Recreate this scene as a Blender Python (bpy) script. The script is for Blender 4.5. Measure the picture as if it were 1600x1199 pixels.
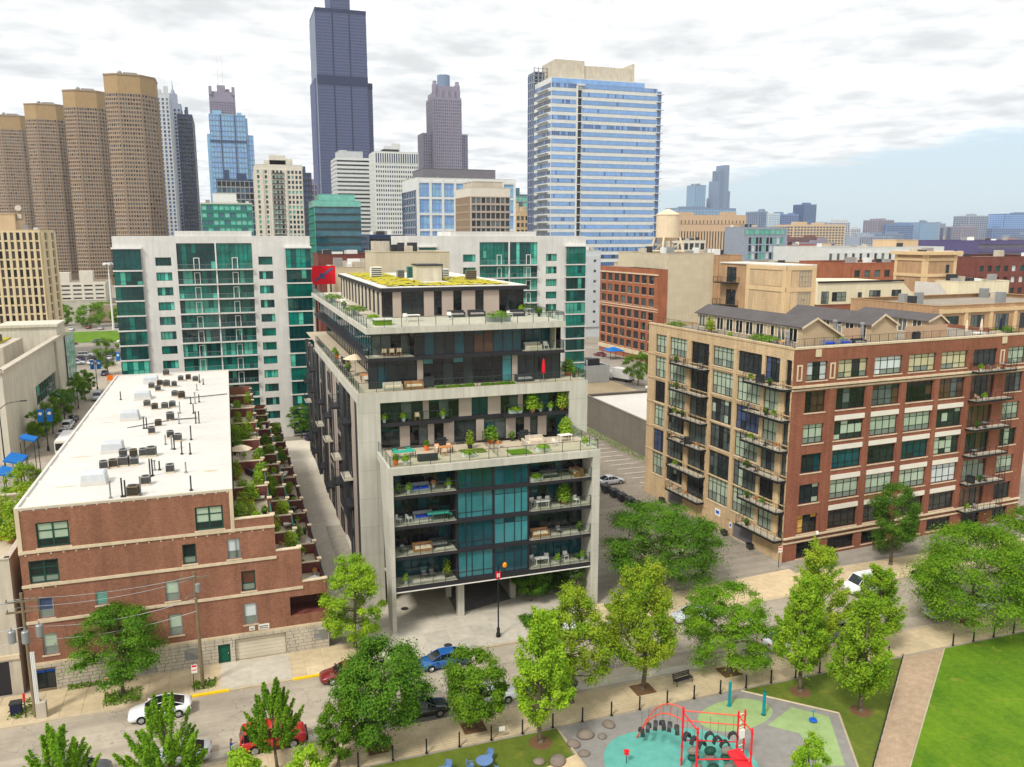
import bpy, math, random
import numpy as np
from mathutils import Matrix, Vector

random.seed(11)
for _o in list(bpy.data.objects):
 bpy.data.objects.remove(_o, do_unlink=True)
SC = bpy.context.scene
COL = SC.collection
R = math.radians

# ------------------------------------------------------------------ camera
cam_d = bpy.data.cameras.new('camera')
cam_d.sensor_fit = 'HORIZONTAL'
cam_d.sensor_width = 36.0
cam_d.lens = 29.025
cam_d.clip_start = 0.5
cam_d.clip_end = 30000.0
cam = bpy.data.objects.new('camera', cam_d)
COL.objects.link(cam)
cam.location = (0.0, 0.0, 40.0)
cam.rotation_euler = (R(90 - 10.195), 0.0, R(-18.949))
SC.camera = cam

# ------------------------------------------------------------------ light
SUN_EL, SUN_AZ = 50.0, 232.0        # azimuth clockwise from +Y: over the camera's shoulder, a little to the left
sun_d = bpy.data.lights.new('sun', 'SUN')
sun_d.energy = 2.8
sun_d.angle = R(11)
sun_d.color = (1.0, 0.95, 0.87)
sun = bpy.data.objects.new('sun', sun_d)
COL.objects.link(sun)
_sd = Vector((math.sin(R(SUN_AZ)) * math.cos(R(SUN_EL)), math.cos(R(SUN_AZ)) * math.cos(R(SUN_EL)), math.sin(R(SUN_EL))))
sun.rotation_euler = _sd.to_track_quat('Z', 'Y').to_euler()
sun.location = (0, 0, 600)

W = bpy.data.worlds.new('World')
SC.world = W
W.use_nodes = True
nt = W.node_tree
nt.nodes.clear()


def wn(t, **kw):
 n = nt.nodes.new(t)
 for k, v in kw.items():
  setattr(n, k, v)
 return n


def wl(a, b):
 nt.links.new(a, b)


def wmath(op, a, b=None, c=None, clamp=False):
 n = wn('ShaderNodeMath', operation=op, use_clamp=clamp)
 for i, v in enumerate((a, b, c)):
  if v is None:
   continue
  if hasattr(v, 'links'):
   wl(v, n.inputs[i])
  else:
   n.inputs[i].default_value = v
 return n.outputs[0]


sky = wn('ShaderNodeTexSky', sky_type='NISHITA')
sky.sun_disc = False
sky.sun_elevation = R(SUN_EL)
sky.sun_rotation = R(SUN_AZ)
sky.air_density = 1.0
sky.dust_density = 1.5
tc = wn('ShaderNodeTexCoord')
sp = wn('ShaderNodeSeparateXYZ')
wl(tc.outputs['Generated'], sp.inputs[0])
# a flat cloud deck: where a view ray meets a plane overhead
zc = wmath('MAXIMUM', sp.outputs[2], 0.01)
zc2 = wmath('ADD', zc, 0.09)
px = wmath('DIVIDE', sp.outputs[0], zc2)
py = wmath('DIVIDE', sp.outputs[1], zc2)
cmb = wn('ShaderNodeCombineXYZ')
wl(px, cmb.inputs[0])
wl(py, cmb.inputs[1])
n1 = wn('ShaderNodeTexNoise')
n1.inputs['Scale'].default_value = 1.9
n1.inputs['Detail'].default_value = 7.0
n1.inputs['Roughness'].default_value = 0.56
n1.inputs['Distortion'].default_value = 0.15
wl(cmb.outputs[0], n1.inputs['Vector'])
n2 = wn('ShaderNodeTexNoise')
n2.inputs['Scale'].default_value = 5.5
n2.inputs['Detail'].default_value = 6.0
wl(cmb.outputs[0], n2.inputs['Vector'])
# thickness -> brightness of the deck
thick = wmath('ADD', wmath('MULTIPLY', n1.outputs['Fac'], 0.62), wmath('MULTIPLY', n2.outputs['Fac'], 0.38))
ramp = wn('ShaderNodeValToRGB')
cr = ramp.color_ramp
cr.elements[0].position = 0.38
cr.elements[0].color = (7.5, 7.75, 7.85, 1)
cr.elements[1].position = 0.62
cr.elements[1].color = (12.7, 12.7, 12.7, 1)
e = cr.elements.new(0.49)
e.color = (9.6, 9.75, 9.85, 1)
e = cr.elements.new(0.55)
e.color = (11.3, 11.4, 11.4, 1)
wl(thick, ramp.inputs[0])
# the deck ends along a line running away on the right: open sky beyond it
edge = wmath('SUBTRACT', wmath('ADD', px, wmath('MULTIPLY', py, 0.21)), 4.5)
edge = wmath('ADD', edge, wmath('MULTIPLY', wmath('SUBTRACT', n1.outputs['Fac'], 0.5), 1.3))
clear = wmath('MULTIPLY', edge, 3.0, clamp=True)
# thin veil in front of the open sky, as summer air has near a lake
veil = wn('ShaderNodeMixRGB')
veil.inputs[0].default_value = 0.65
wl(sky.outputs[0], veil.inputs[1])
veil.inputs[2].default_value = (7.7, 9.8, 11.2, 1)
mixc = wn('ShaderNodeMixRGB')
wl(clear, mixc.inputs[0])
wl(ramp.outputs[0], mixc.inputs[1])
wl(veil.outputs[0], mixc.inputs[2])
bg = wn('ShaderNodeBackground')
bg.inputs['Strength'].default_value = 0.1
wl(mixc.outputs[0], bg.inputs['Color'])
wo = wn('ShaderNodeOutputWorld')
wl(bg.outputs[0], wo.inputs['Surface'])

vs = SC.view_settings
vs.view_transform = 'Standard'
vs.look = 'None'
vs.exposure = 0.12
vs.gamma = 1.0
vs.use_curve_mapping = False
SC.cycles.max_bounces = 6
SC.cycles.diffuse_bounces = 3
SC.cycles.glossy_bounces = 3
SC.cycles.transmission_bounces = 4
SC.cycles.transparent_max_bounces = 8
SC.cycles.volume_bounces = 0
# ------------------------------------------------------------------ materials
MATS = {}


def S(r, g, b, k=1.0):
 """sRGB 0-255 to linear base colour, times k"""
 def f(c):
  c /= 255.0
  return (c / 12.92 if c <= 0.04045 else ((c + 0.055) / 1.055) ** 2.4) * k
 return (f(r), f(g), f(b), 1.0)


class NT:
 def __init__(s, name):
  s.m = bpy.data.materials.new(name)
  s.m.use_nodes = True
  s.t = s.m.node_tree
  s.t.nodes.clear()
  s.out = s.n('ShaderNodeOutputMaterial')
  s.pos = None
  MATS[name] = s.m

 def n(s, t, **kw):
  x = s.t.nodes.new(t)
  for k, v in kw.items():
   setattr(x, k, v)
  return x

 def l(s, a, b):
  s.t.links.new(a, b)

 def P(s):
  if s.pos is None:
   s.pos = s.n('ShaderNodeNewGeometry').outputs['Position']
  return s.pos

 def noise(s, scale, detail=4.0, rough=0.55, vec=None):
  x = s.n('ShaderNodeTexNoise')
  x.inputs['Scale'].default_value = scale
  x.inputs['Detail'].default_value = detail
  x.inputs['Roughness'].default_value = rough
  s.l(vec or s.P(), x.inputs['Vector'])
  return x.outputs['Fac']

 def math(s, op, a, b=None, clamp=False):
  x = s.n('ShaderNodeMath', operation=op, use_clamp=clamp)
  for i, v in enumerate((a, b)):
   if v is None:
    continue
   if hasattr(v, 'links'):
    s.l(v, x.inputs[i])
   else:
    x.inputs[i].default_value = v
  return x.outputs[0]

 def mr(s, v, a, b, c, d):
  x = s.n('ShaderNodeMapRange')
  s.l(v, x.inputs[0])
  for i, k in enumerate((a, b, c, d)):
   x.inputs[i + 1].default_value = k
  return x.outputs[0]

 def mix(s, fac, a, b, mode='MIX'):
  x = s.n('ShaderNodeMixRGB', blend_type=mode)
  for i, v in enumerate((fac, a, b)):
   if hasattr(v, 'links'):
    s.l(v, x.inputs[i])
   elif i == 0:
    x.inputs[0].default_value = v
   else:
    x.inputs[i].default_value = v
  return x.outputs[0]

 def bsdf(s, col, rough=0.7, metallic=0.0, spec=0.5, bump=None, bstr=0.3, bdist=0.02, coat=0.0):
  b = s.n('ShaderNodeBsdfPrincipled')
  if hasattr(col, 'links'):
   s.l(col, b.inputs['Base Color'])
  else:
   b.inputs['Base Color'].default_value = col
  if hasattr(rough, 'links'):
   s.l(rough, b.inputs['Roughness'])
  else:
   b.inputs['Roughness'].default_value = rough
  b.inputs['Metallic'].default_value = metallic
  b.inputs['Specular IOR Level'].default_value = spec
  b.inputs['Coat Weight'].default_value = coat
  if bump is not None:
   bp = s.n('ShaderNodeBump')
   bp.inputs['Strength'].default_value = bstr
   bp.inputs['Distance'].default_value = bdist
   s.l(bump, bp.inputs['Height'])
   s.l(bp.outputs[0], b.inputs['Normal'])
  s.l(b.outputs[0], s.out.inputs['Surface'])
  return b


def plain(name, col, rough=0.7, var=0.18, scale=0.6, fine=9.0, metallic=0.0, spec=0.22, coat=0.0, rnd=0.0, bstr=0.0):
 """colour with large soft blotches and fine grain; rnd = spread between objects"""
 t = NT(name)
 a = t.noise(scale, 5.0)
 b = t.noise(fine, 3.0)
 f = t.math('ADD', t.math('MULTIPLY', a, 0.65), t.math('MULTIPLY', b, 0.35))
 v = t.mr(f, 0.3, 0.7, 1 - var, 1 + var)
 if rnd:
  oi = t.n('ShaderNodeObjectInfo')
  v = t.math('MULTIPLY', v, t.mr(oi.outputs['Random'], 0, 1, 1 - rnd, 1 + rnd))
 c = t.mix(1.0, col, v, 'MULTIPLY')
 t.bsdf(c, rough, metallic, spec, coat=coat, bump=b if bstr else None, bstr=bstr)
 return t.m


def streaked(name, col, rough=0.8, var=0.2, panel=None, joint=0.6, streak=0.25):
 """concrete or render: blotches, rain streaks, optional cast panel joints (w, h)"""
 t = NT(name)
 sx = t.n('ShaderNodeSeparateXYZ')
 t.l(t.P(), sx.inputs[0])
 st = t.n('ShaderNodeCombineXYZ')
 t.l(t.math('MULTIPLY', sx.outputs[0], 2.2), st.inputs[0])
 t.l(t.math('MULTIPLY', sx.outputs[1], 2.2), st.inputs[1])
 t.l(t.math('MULTIPLY', sx.outputs[2], 0.16), st.inputs[2])
 a = t.noise(0.35, 5.0)
 b = t.noise(1.0, 4.0, vec=st.outputs[0])
 c = t.noise(12.0, 3.0)
 v = t.math('MULTIPLY', t.mr(a, 0.3, 0.7, 1 - var, 1 + var), t.mr(b, 0.35, 0.75, 1 + streak * 0.3, 1 - streak))
 v = t.math('MULTIPLY', v, t.mr(c, 0.3, 0.7, 0.93, 1.07))
 col2 = t.mix(1.0, col, v, 'MULTIPLY')
 if panel:
  uv = t.n('ShaderNodeCombineXYZ')
  t.l(t.math('ADD', sx.outputs[0], sx.outputs[1]), uv.inputs[0])
  t.l(sx.outputs[2], uv.inputs[1])
  br = t.n('ShaderNodeTexBrick')
  br.offset = 0.0
  br.inputs['Scale'].default_value = 1.0
  br.inputs['Brick Width'].default_value = panel[0]
  br.inputs['Row Height'].default_value = panel[1]
  br.inputs['Mortar Size'].default_value = 0.025
  br.inputs['Color1'].default_value = (1, 1, 1, 1)
  br.inputs['Color2'].default_value = (0.93, 0.93, 0.93, 1)
  br.inputs['Mortar'].default_value = (joint, joint, joint, 1)
  t.l(uv.outputs[0], br.inputs['Vector'])
  col2 = t.mix(1.0, col2, br.outputs['Color'], 'MULTIPLY')
 t.bsdf(col2, rough, spec=0.15, bump=c, bstr=0.15)
 return t.m


def bricks(name, c1, c2, mortar, bw=0.22, bh=0.075, var=0.2, msize=0.012):
 t = NT(name)
 g = t.n('ShaderNodeNewGeometry')
 sx = t.n('ShaderNodeSeparateXYZ')
 t.l(t.P(), sx.inputs[0])
 uv = t.n('ShaderNodeCombineXYZ')
 t.l(t.math('ADD', sx.outputs[0], sx.outputs[1]), uv.inputs[0])
 t.l(sx.outputs[2], uv.inputs[1])
 br = t.n('ShaderNodeTexBrick')
 br.inputs['Scale'].default_value = 1.0
 br.inputs['Brick Width'].default_value = bw
 br.inputs['Row Height'].default_value = bh
 br.inputs['Mortar Size'].default_value = msize
 br.inputs['Bias'].default_value = -0.1
 br.inputs['Color1'].default_value = c1
 br.inputs['Color2'].default_value = c2
 br.inputs['Mortar'].default_value = mortar
 t.l(uv.outputs[0], br.inputs['Vector'])
 a = t.noise(0.3, 5.0)
 b = t.noise(7.0, 5.0, 0.7)
 st = t.n('ShaderNodeCombineXYZ')
 t.l(t.math('MULTIPLY', sx.outputs[0], 1.6), st.inputs[0])
 t.l(t.math('MULTIPLY', sx.outputs[1], 1.6), st.inputs[1])
 t.l(t.math('MULTIPLY', sx.outputs[2], 0.12), st.inputs[2])
 c = t.noise(1.0, 4.0, vec=st.outputs[0])
 v = t.math('MULTIPLY', t.mr(a, 0.3, 0.7, 1 - var, 1 + var), t.mr(b, 0.3, 0.7, 0.8, 1.2))
 v = t.math('MULTIPLY', v, t.mr(c, 0.35, 0.7, 1.08, 0.85))
 col = t.mix(1.0, br.outputs['Color'], v, 'MULTIPLY')
 t.bsdf(col, 0.9, spec=0.1, bump=br.outputs['Fac'], bstr=-0.4, bdist=0.02)
 return t.m


def glassy(name, col, rough=0.06, spec=0.6, var=0.35, wave=0.0015, rnd=0.3, metallic=0.0):
 """window glass seen from outside: dark or tinted body, sharp reflection, slight waviness"""
 t = NT(name)
 a = t.noise(0.45, 3.0)
 oi = t.n('ShaderNodeObjectInfo')
 v = t.math('MULTIPLY', t.mr(a, 0.3, 0.7, 1 - var, 1 + var), t.mr(oi.outputs['Random'], 0, 1, 1 - rnd, 1 + rnd))
 c = t.mix(1.0, col, v, 'MULTIPLY')
 w = t.noise(0.9, 2.0)
 t.bsdf(c, rough, metallic, spec, bump=w, bstr=0.5, bdist=wave * 10)
 return t.m


def leafmat(name, col, col2, tr=0.35, spread=0.3):
 t = NT(name)
 g = t.n('ShaderNodeAttribute')
 g.attribute_name = 'tint'
 a = t.noise(0.55, 3.0)
 f = t.math('ADD', t.math('MULTIPLY', g.outputs['Fac'], 0.6), t.math('MULTIPLY', t.mr(a, 0.3, 0.7, 0, 1), 0.4), clamp=True)
 oi = t.n('ShaderNodeObjectInfo')
 c = t.mix(f, col, col2)
 c = t.mix(1.0, c, t.mr(oi.outputs['Random'], 0, 1, 1 - spread * 0.5, 1 + spread * 0.5), 'MULTIPLY')
 d = t.n('ShaderNodeBsdfPrincipled')
 t.l(c, d.inputs['Base Color'])
 d.inputs['Roughness'].default_value = 0.65
 d.inputs['Specular IOR Level'].default_value = 0.12
 tl = t.n('ShaderNodeBsdfTranslucent')
 c2 = t.mix(1.0, c, (1.25, 1.2, 0.6, 1), 'MULTIPLY')
 t.l(c2, tl.inputs['Color'])
 mx = t.n('ShaderNodeMixShader')
 mx.inputs[0].default_value = tr
 t.l(d.outputs[0], mx.inputs[1])
 t.l(tl.outputs[0], mx.inputs[2])
 t.l(mx.outputs[0], t.out.inputs['Surface'])
 return t.m


def lit(name, col, strength):
 t = NT(name)
 e = t.n('ShaderNodeEmission')
 e.inputs[0].default_value = col
 e.inputs[1].default_value = strength
 t.l(e.outputs[0], t.out.inputs['Surface'])
 return t.m


def clearglass(name, tint=(0.84, 0.92, 0.9, 1), amount=0.0):
 t = NT(name)
 tr = t.n('ShaderNodeBsdfTransparent')
 tr.inputs[0].default_value = tint
 gl = t.n('ShaderNodeBsdfGlossy')
 gl.inputs['Roughness'].default_value = 0.03
 gl.inputs[0].default_value = (0.9, 1, 0.98, 1)
 mx = t.n('ShaderNodeMixShader')
 fr = t.n('ShaderNodeFresnel')
 fr.inputs[0].default_value = 1.5
 t.l(t.math('MULTIPLY', fr.outputs[0], 0.6), mx.inputs[0])
 t.l(tr.outputs[0], mx.inputs[1])
 t.l(gl.outputs[0], mx.inputs[2])
 t.l(mx.outputs[0], t.out.inputs['Surface'])
 return t.m


# walls
bricks('brick_maroon', S(150, 94, 72), S(124, 74, 58), S(156, 126, 104), 0.24, 0.085, 0.14)
bricks('brick_red', S(154, 96, 74), S(130, 78, 60), S(140, 98, 80), 0.24, 0.085, 0.12)
bricks('brick_buff', S(206, 178, 138), S(190, 160, 122), S(204, 182, 148), 0.24, 0.085, 0.1)
bricks('brick_orange', S(168, 98, 68), S(146, 80, 56), S(156, 112, 86), 0.24, 0.085, 0.15)
bricks('brick_dark', S(128, 70, 60), S(106, 58, 52), S(120, 86, 76), 0.24, 0.085, 0.15)
bricks('brick_tan', S(184, 148, 112), S(166, 130, 96), S(178, 150, 118), 0.24, 0.085, 0.12)
bricks('block_tan', S(200, 178, 146), S(188, 164, 132), S(172, 150, 122), 0.8, 0.3, 0.1, 0.02)
streaked('limestone', S(214, 196, 166), 0.8, 0.08, streak=0.18)
streaked('limestone_grey', S(196, 186, 168), 0.8, 0.1, streak=0.22)
streaked('concrete_frame', S(198, 194, 181), 0.82, 0.07, (2.4, 3.1), 0.74, 0.16)
streaked('concrete_plain', S(196, 188, 168), 0.85, 0.1, streak=0.2)
streaked('concrete_white', S(216, 214, 208), 0.8, 0.06, (3.0, 2.77), 0.9, 0.1)
streaked('school_concrete', S(208, 202, 184), 0.8, 0.07, streak=0.2)
streaked('stucco_cream', S(226, 216, 184), 0.85, 0.05, streak=0.1)
streaked('siding_tan', S(192, 170, 138), 0.8, 0.05, (40.0, 0.22), 0.82, 0.06)
streaked('panel_beige', S(204, 192, 164), 0.75, 0.04, (2.5, 1.4), 0.86, 0.06)
streaked('tower_brown', S(162, 142, 120), 0.85, 0.06, streak=0.08)
streaked('tower_cap', S(168, 142, 104), 0.85, 0.06, streak=0.12)
streaked('hotel_cream', S(216, 198, 160), 0.85, 0.05, streak=0.12)
streaked('grey_block', S(128, 122, 112), 0.85, 0.07, (1.6, 0.8), 0.9, 0.1)
streaked('tan_stone', S(198, 170, 138), 0.85, 0.06, streak=0.1)
plain('panel_taupe', S(172, 158, 146), 0.6, 0.06, 0.5)
plain('panel_dark', S(46, 44, 48), 0.5, 0.15, 0.5)
plain('metal_black', S(34, 36, 38), 0.45, 0.2, 1.0)
plain('metal_dark', S(56, 58, 60), 0.45, 0.2, 1.0)
plain('metal_grey', S(150, 152, 152), 0.45, 0.12, 1.0, metallic=0.3)
plain('metal_white', S(226, 226, 222), 0.45, 0.06, 1.0)
plain('trim_white', S(228, 222, 208), 0.7, 0.08, 0.8)
plain('trim_teal', S(46, 120, 104), 0.5, 0.12, 1.0)
plain('frame_green', S(34, 74, 62), 0.5, 0.12, 1.0)
plain('door_green', S(18, 92, 72), 0.5, 0.1, 1.0)
plain('shutter_beige', S(216, 206, 184), 0.6, 0.05, 1.0)
plain('shutter_grey', S(112, 112, 118), 0.6, 0.08, 1.0)
plain('curtain_grey', S(150, 148, 144), 0.6, 0.08, 1.0)
plain('white_paint', S(218, 214, 202), 0.55, 0.07, 0.35, 5.0)
plain('off_white', S(236, 232, 222), 0.5, 0.05, 1.0)
plain('roof_membrane', S(208, 204, 196), 0.75, 0.1, 0.12, 1.2, bstr=0.1)
plain('roof_dirt', S(196, 180, 150), 0.85, 0.2, 0.8)
plain('roof_gravel', S(150, 140, 126), 0.95, 0.15, 0.2, 8.0)
plain('roof_shingle', S(92, 88, 88), 0.9, 0.16, 0.5, 7.0)
plain('paver_terrace', S(190, 176, 152), 0.85, 0.12, 0.4, 3.0)
plain('deck_wood', S(164, 118, 76), 0.75, 0.2, 1.2, 8.0)
plain('wood_orange', S(196, 134, 84), 0.65, 0.15, 1.2)
plain('wood_pole', S(126, 110, 86), 0.85, 0.2, 1.0, 10.0)
plain('fence_wood', S(190, 160, 132), 0.85, 0.12, 1.0, 6.0)
plain('white_vinyl', S(240, 240, 238), 0.4, 0.04, 1.0)
plain('yellow_paint', S(236, 196, 30), 0.7, 0.15, 0.8)
plain('red_paint', S(224, 30, 40), 0.35, 0.08, 1.0, coat=0.4)
plain('red_coral', S(236, 92, 70), 0.4, 0.06, 1.0, coat=0.3)
plain('teal_paint', S(0, 140, 150), 0.4, 0.06, 1.0)
plain('blue_paint', S(30, 96, 200), 0.45, 0.1, 1.0)
plain('blue_table', S(104, 132, 176), 0.5, 0.1, 1.0)
plain('blue_banner', S(16, 110, 190), 0.7, 0.1, 1.0)
plain('red_fabric', S(226, 26, 44), 0.8, 0.06, 1.0)
plain('navy_fabric', S(34, 36, 62), 0.8, 0.1, 1.0)
plain('cream_fabric', S(222, 204, 176), 0.85, 0.06, 1.0)
plain('grey_fabric', S(148, 144, 140), 0.85, 0.1, 1.0)
plain('blue_fabric', S(28, 70, 190), 0.8, 0.1, 1.0)
plain('teal_fabric', S(52, 164, 140), 0.8, 0.1, 1.0)
plain('cyan_fabric', S(20, 160, 196), 0.8, 0.1, 1.0)
plain('terracotta', S(224, 110, 46), 0.8, 0.1, 1.0)
plain('orange_plastic', S(246, 120, 30), 0.5, 0.1, 1.0)
plain('boulder', S(128, 116, 104), 0.8, 0.2, 1.2, 6.0, bstr=0.2)
plain('bark', S(104, 92, 76), 0.95, 0.25, 2.0, 12.0, bstr=0.4)
plain('soil', S(112, 84, 58), 0.95, 0.2, 1.0, 8.0)
plain('rubber', S(26, 26, 27), 0.8, 0.15, 2.0)
plain('rim_silver', S(176, 178, 182), 0.3, 0.05, 2.0, metallic=0.8)
plain('lamp_glass', S(236, 236, 226), 0.3, 0.03, 1.0)
plain('lens_red', S(170, 20, 20), 0.25, 0.05, 1.0)
plain('lens_amber', S(240, 150, 20), 0.4, 0.05, 1.0)
plain('chrome', S(200, 202, 205), 0.2, 0.05, 1.0, metallic=0.9)
plain('skin', S(200, 150, 122), 0.6, 0.05, 3.0)
plain('hair_dark', S(40, 30, 26), 0.8, 0.1, 3.0)
plain('denim', S(40, 56, 86), 0.9, 0.12, 3.0)
plain('shirt_blue', S(24, 92, 190), 0.85, 0.08, 3.0)
plain('shoe_dark', S(30, 28, 28), 0.7, 0.1, 3.0)
# car paints
for _n, _c in (('white', (238, 240, 242)), ('blue', (34, 92, 158)), ('black', (22, 26, 28)), ('red', (206, 24, 32)),
      ('maroon', (120, 28, 34)), ('silver', (196, 200, 206)), ('navy', (34, 38, 84)), ('grey', (104, 108, 112)), ('cream', (226, 222, 206))):
 plain('paint_' + _n, S(*_c), 0.28, 0.04, 0.8, 6.0, spec=0.5, coat=0.6)
# glass
glassy('g_dark', S(40, 48, 50), spec=0.5)
glassy('g_mid', S(84, 94, 92), spec=0.5)
glassy('g_black', S(22, 24, 28), spec=0.5)
glassy('g_brown', S(86, 62, 50), spec=0.5)
glassy('g_warm', S(206, 160, 80), spec=0.4, rnd=0.1)
glassy('g_blind', S(172, 188, 166), 0.12, 0.4, 0.08, rnd=0.12)
glassy('g_blind_cream', S(198, 190, 152), 0.12, 0.4, 0.08, rnd=0.12)
glassy('g_screen', S(128, 140, 128), 0.3, 0.35, 0.1, rnd=0.12)
glassy('g_pale', S(206, 214, 214), 0.12, 0.4, 0.08, rnd=0.1)
glassy('g_bluewin', S(70, 84, 120), spec=0.55)
glassy('g_green', S(10, 112, 100), 0.04, 0.7, 0.4, rnd=0.45)
glassy('g_green_lt', S(84, 178, 156), 0.05, 0.6, 0.25, rnd=0.3)
glassy('g_green_dk', S(8, 66, 68), 0.04, 0.7, 0.35, rnd=0.35)
glassy('g_teal', S(62, 128, 134), 0.05, 0.6, 0.18, rnd=0.15)
glassy('g_teal_dk', S(22, 70, 80), 0.05, 0.6, 0.3, rnd=0.25)
glassy('g_condo', S(24, 32, 36), 0.05, 0.6, 0.35, rnd=0.3)
glassy('g_sky', S(122, 164, 216), 0.05, 0.8, 0.14, rnd=0.12)
glassy('g_sky_dk', S(78, 112, 162), 0.05, 0.8, 0.25, rnd=0.25)
glassy('g_tower', S(128, 174, 208), 0.08, 0.8, 0.08, rnd=0.05)
glassy('g_steel', S(58, 70, 104), 0.2, 0.6, 0.12, rnd=0.1)
glassy('g_willis', S(60, 72, 112), 0.25, 0.5, 0.1, rnd=0.05)
glassy('g_purple', S(96, 92, 108), 0.25, 0.5, 0.12, rnd=0.05)
glassy('g_seafoam', S(110, 182, 166), 0.08, 0.6, 0.15, rnd=0.1)
glassy('g_office', S(46, 96, 110), 0.06, 0.7, 0.2, rnd=0.15)
glassy('g_navy', S(36, 56, 92), 0.06, 0.7, 0.2, rnd=0.15)
glassy('g_brownwin', S(88, 74, 72), 0.15, 0.5, 0.35, rnd=0.2)
glassy('car_glass', S(24, 30, 34), 0.04, 0.6, 0.1, rnd=0.05)
clearglass('rail_glass')
# far masonry; distance haze is partly mixed into the blue wall colours
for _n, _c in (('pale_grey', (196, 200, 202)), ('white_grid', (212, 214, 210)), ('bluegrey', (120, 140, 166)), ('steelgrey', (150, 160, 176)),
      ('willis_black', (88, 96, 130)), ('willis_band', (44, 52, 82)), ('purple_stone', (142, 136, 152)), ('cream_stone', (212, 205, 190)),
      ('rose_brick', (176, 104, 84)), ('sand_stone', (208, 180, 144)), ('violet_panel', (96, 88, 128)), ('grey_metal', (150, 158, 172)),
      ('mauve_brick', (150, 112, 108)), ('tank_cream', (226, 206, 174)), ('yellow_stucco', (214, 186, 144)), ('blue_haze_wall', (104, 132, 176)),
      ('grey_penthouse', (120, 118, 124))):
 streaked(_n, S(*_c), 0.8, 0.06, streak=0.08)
# leaves
leafmat('leaf_mid', S(72, 120, 24), S(134, 170, 42), 0.34)
leafmat('leaf_lime', S(100, 150, 28), S(172, 198, 54), 0.36)
leafmat('leaf_dark', S(54, 100, 24), S(110, 150, 40), 0.33)
leafmat('leaf_yellow', S(106, 152, 32), S(180, 192, 58), 0.36)
leafmat('leaf_olive', S(100, 152, 30), S(178, 184, 52), 0.36)
leafmat('leaf_locust', S(84, 138, 26), S(148, 186, 46), 0.37)
leafmat('leaf_flower', S(206, 120, 60), S(226, 180, 120), 0.3)

# ------------------------------------------------------------------ mesh builder (world coordinates)
WM = {}


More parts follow.
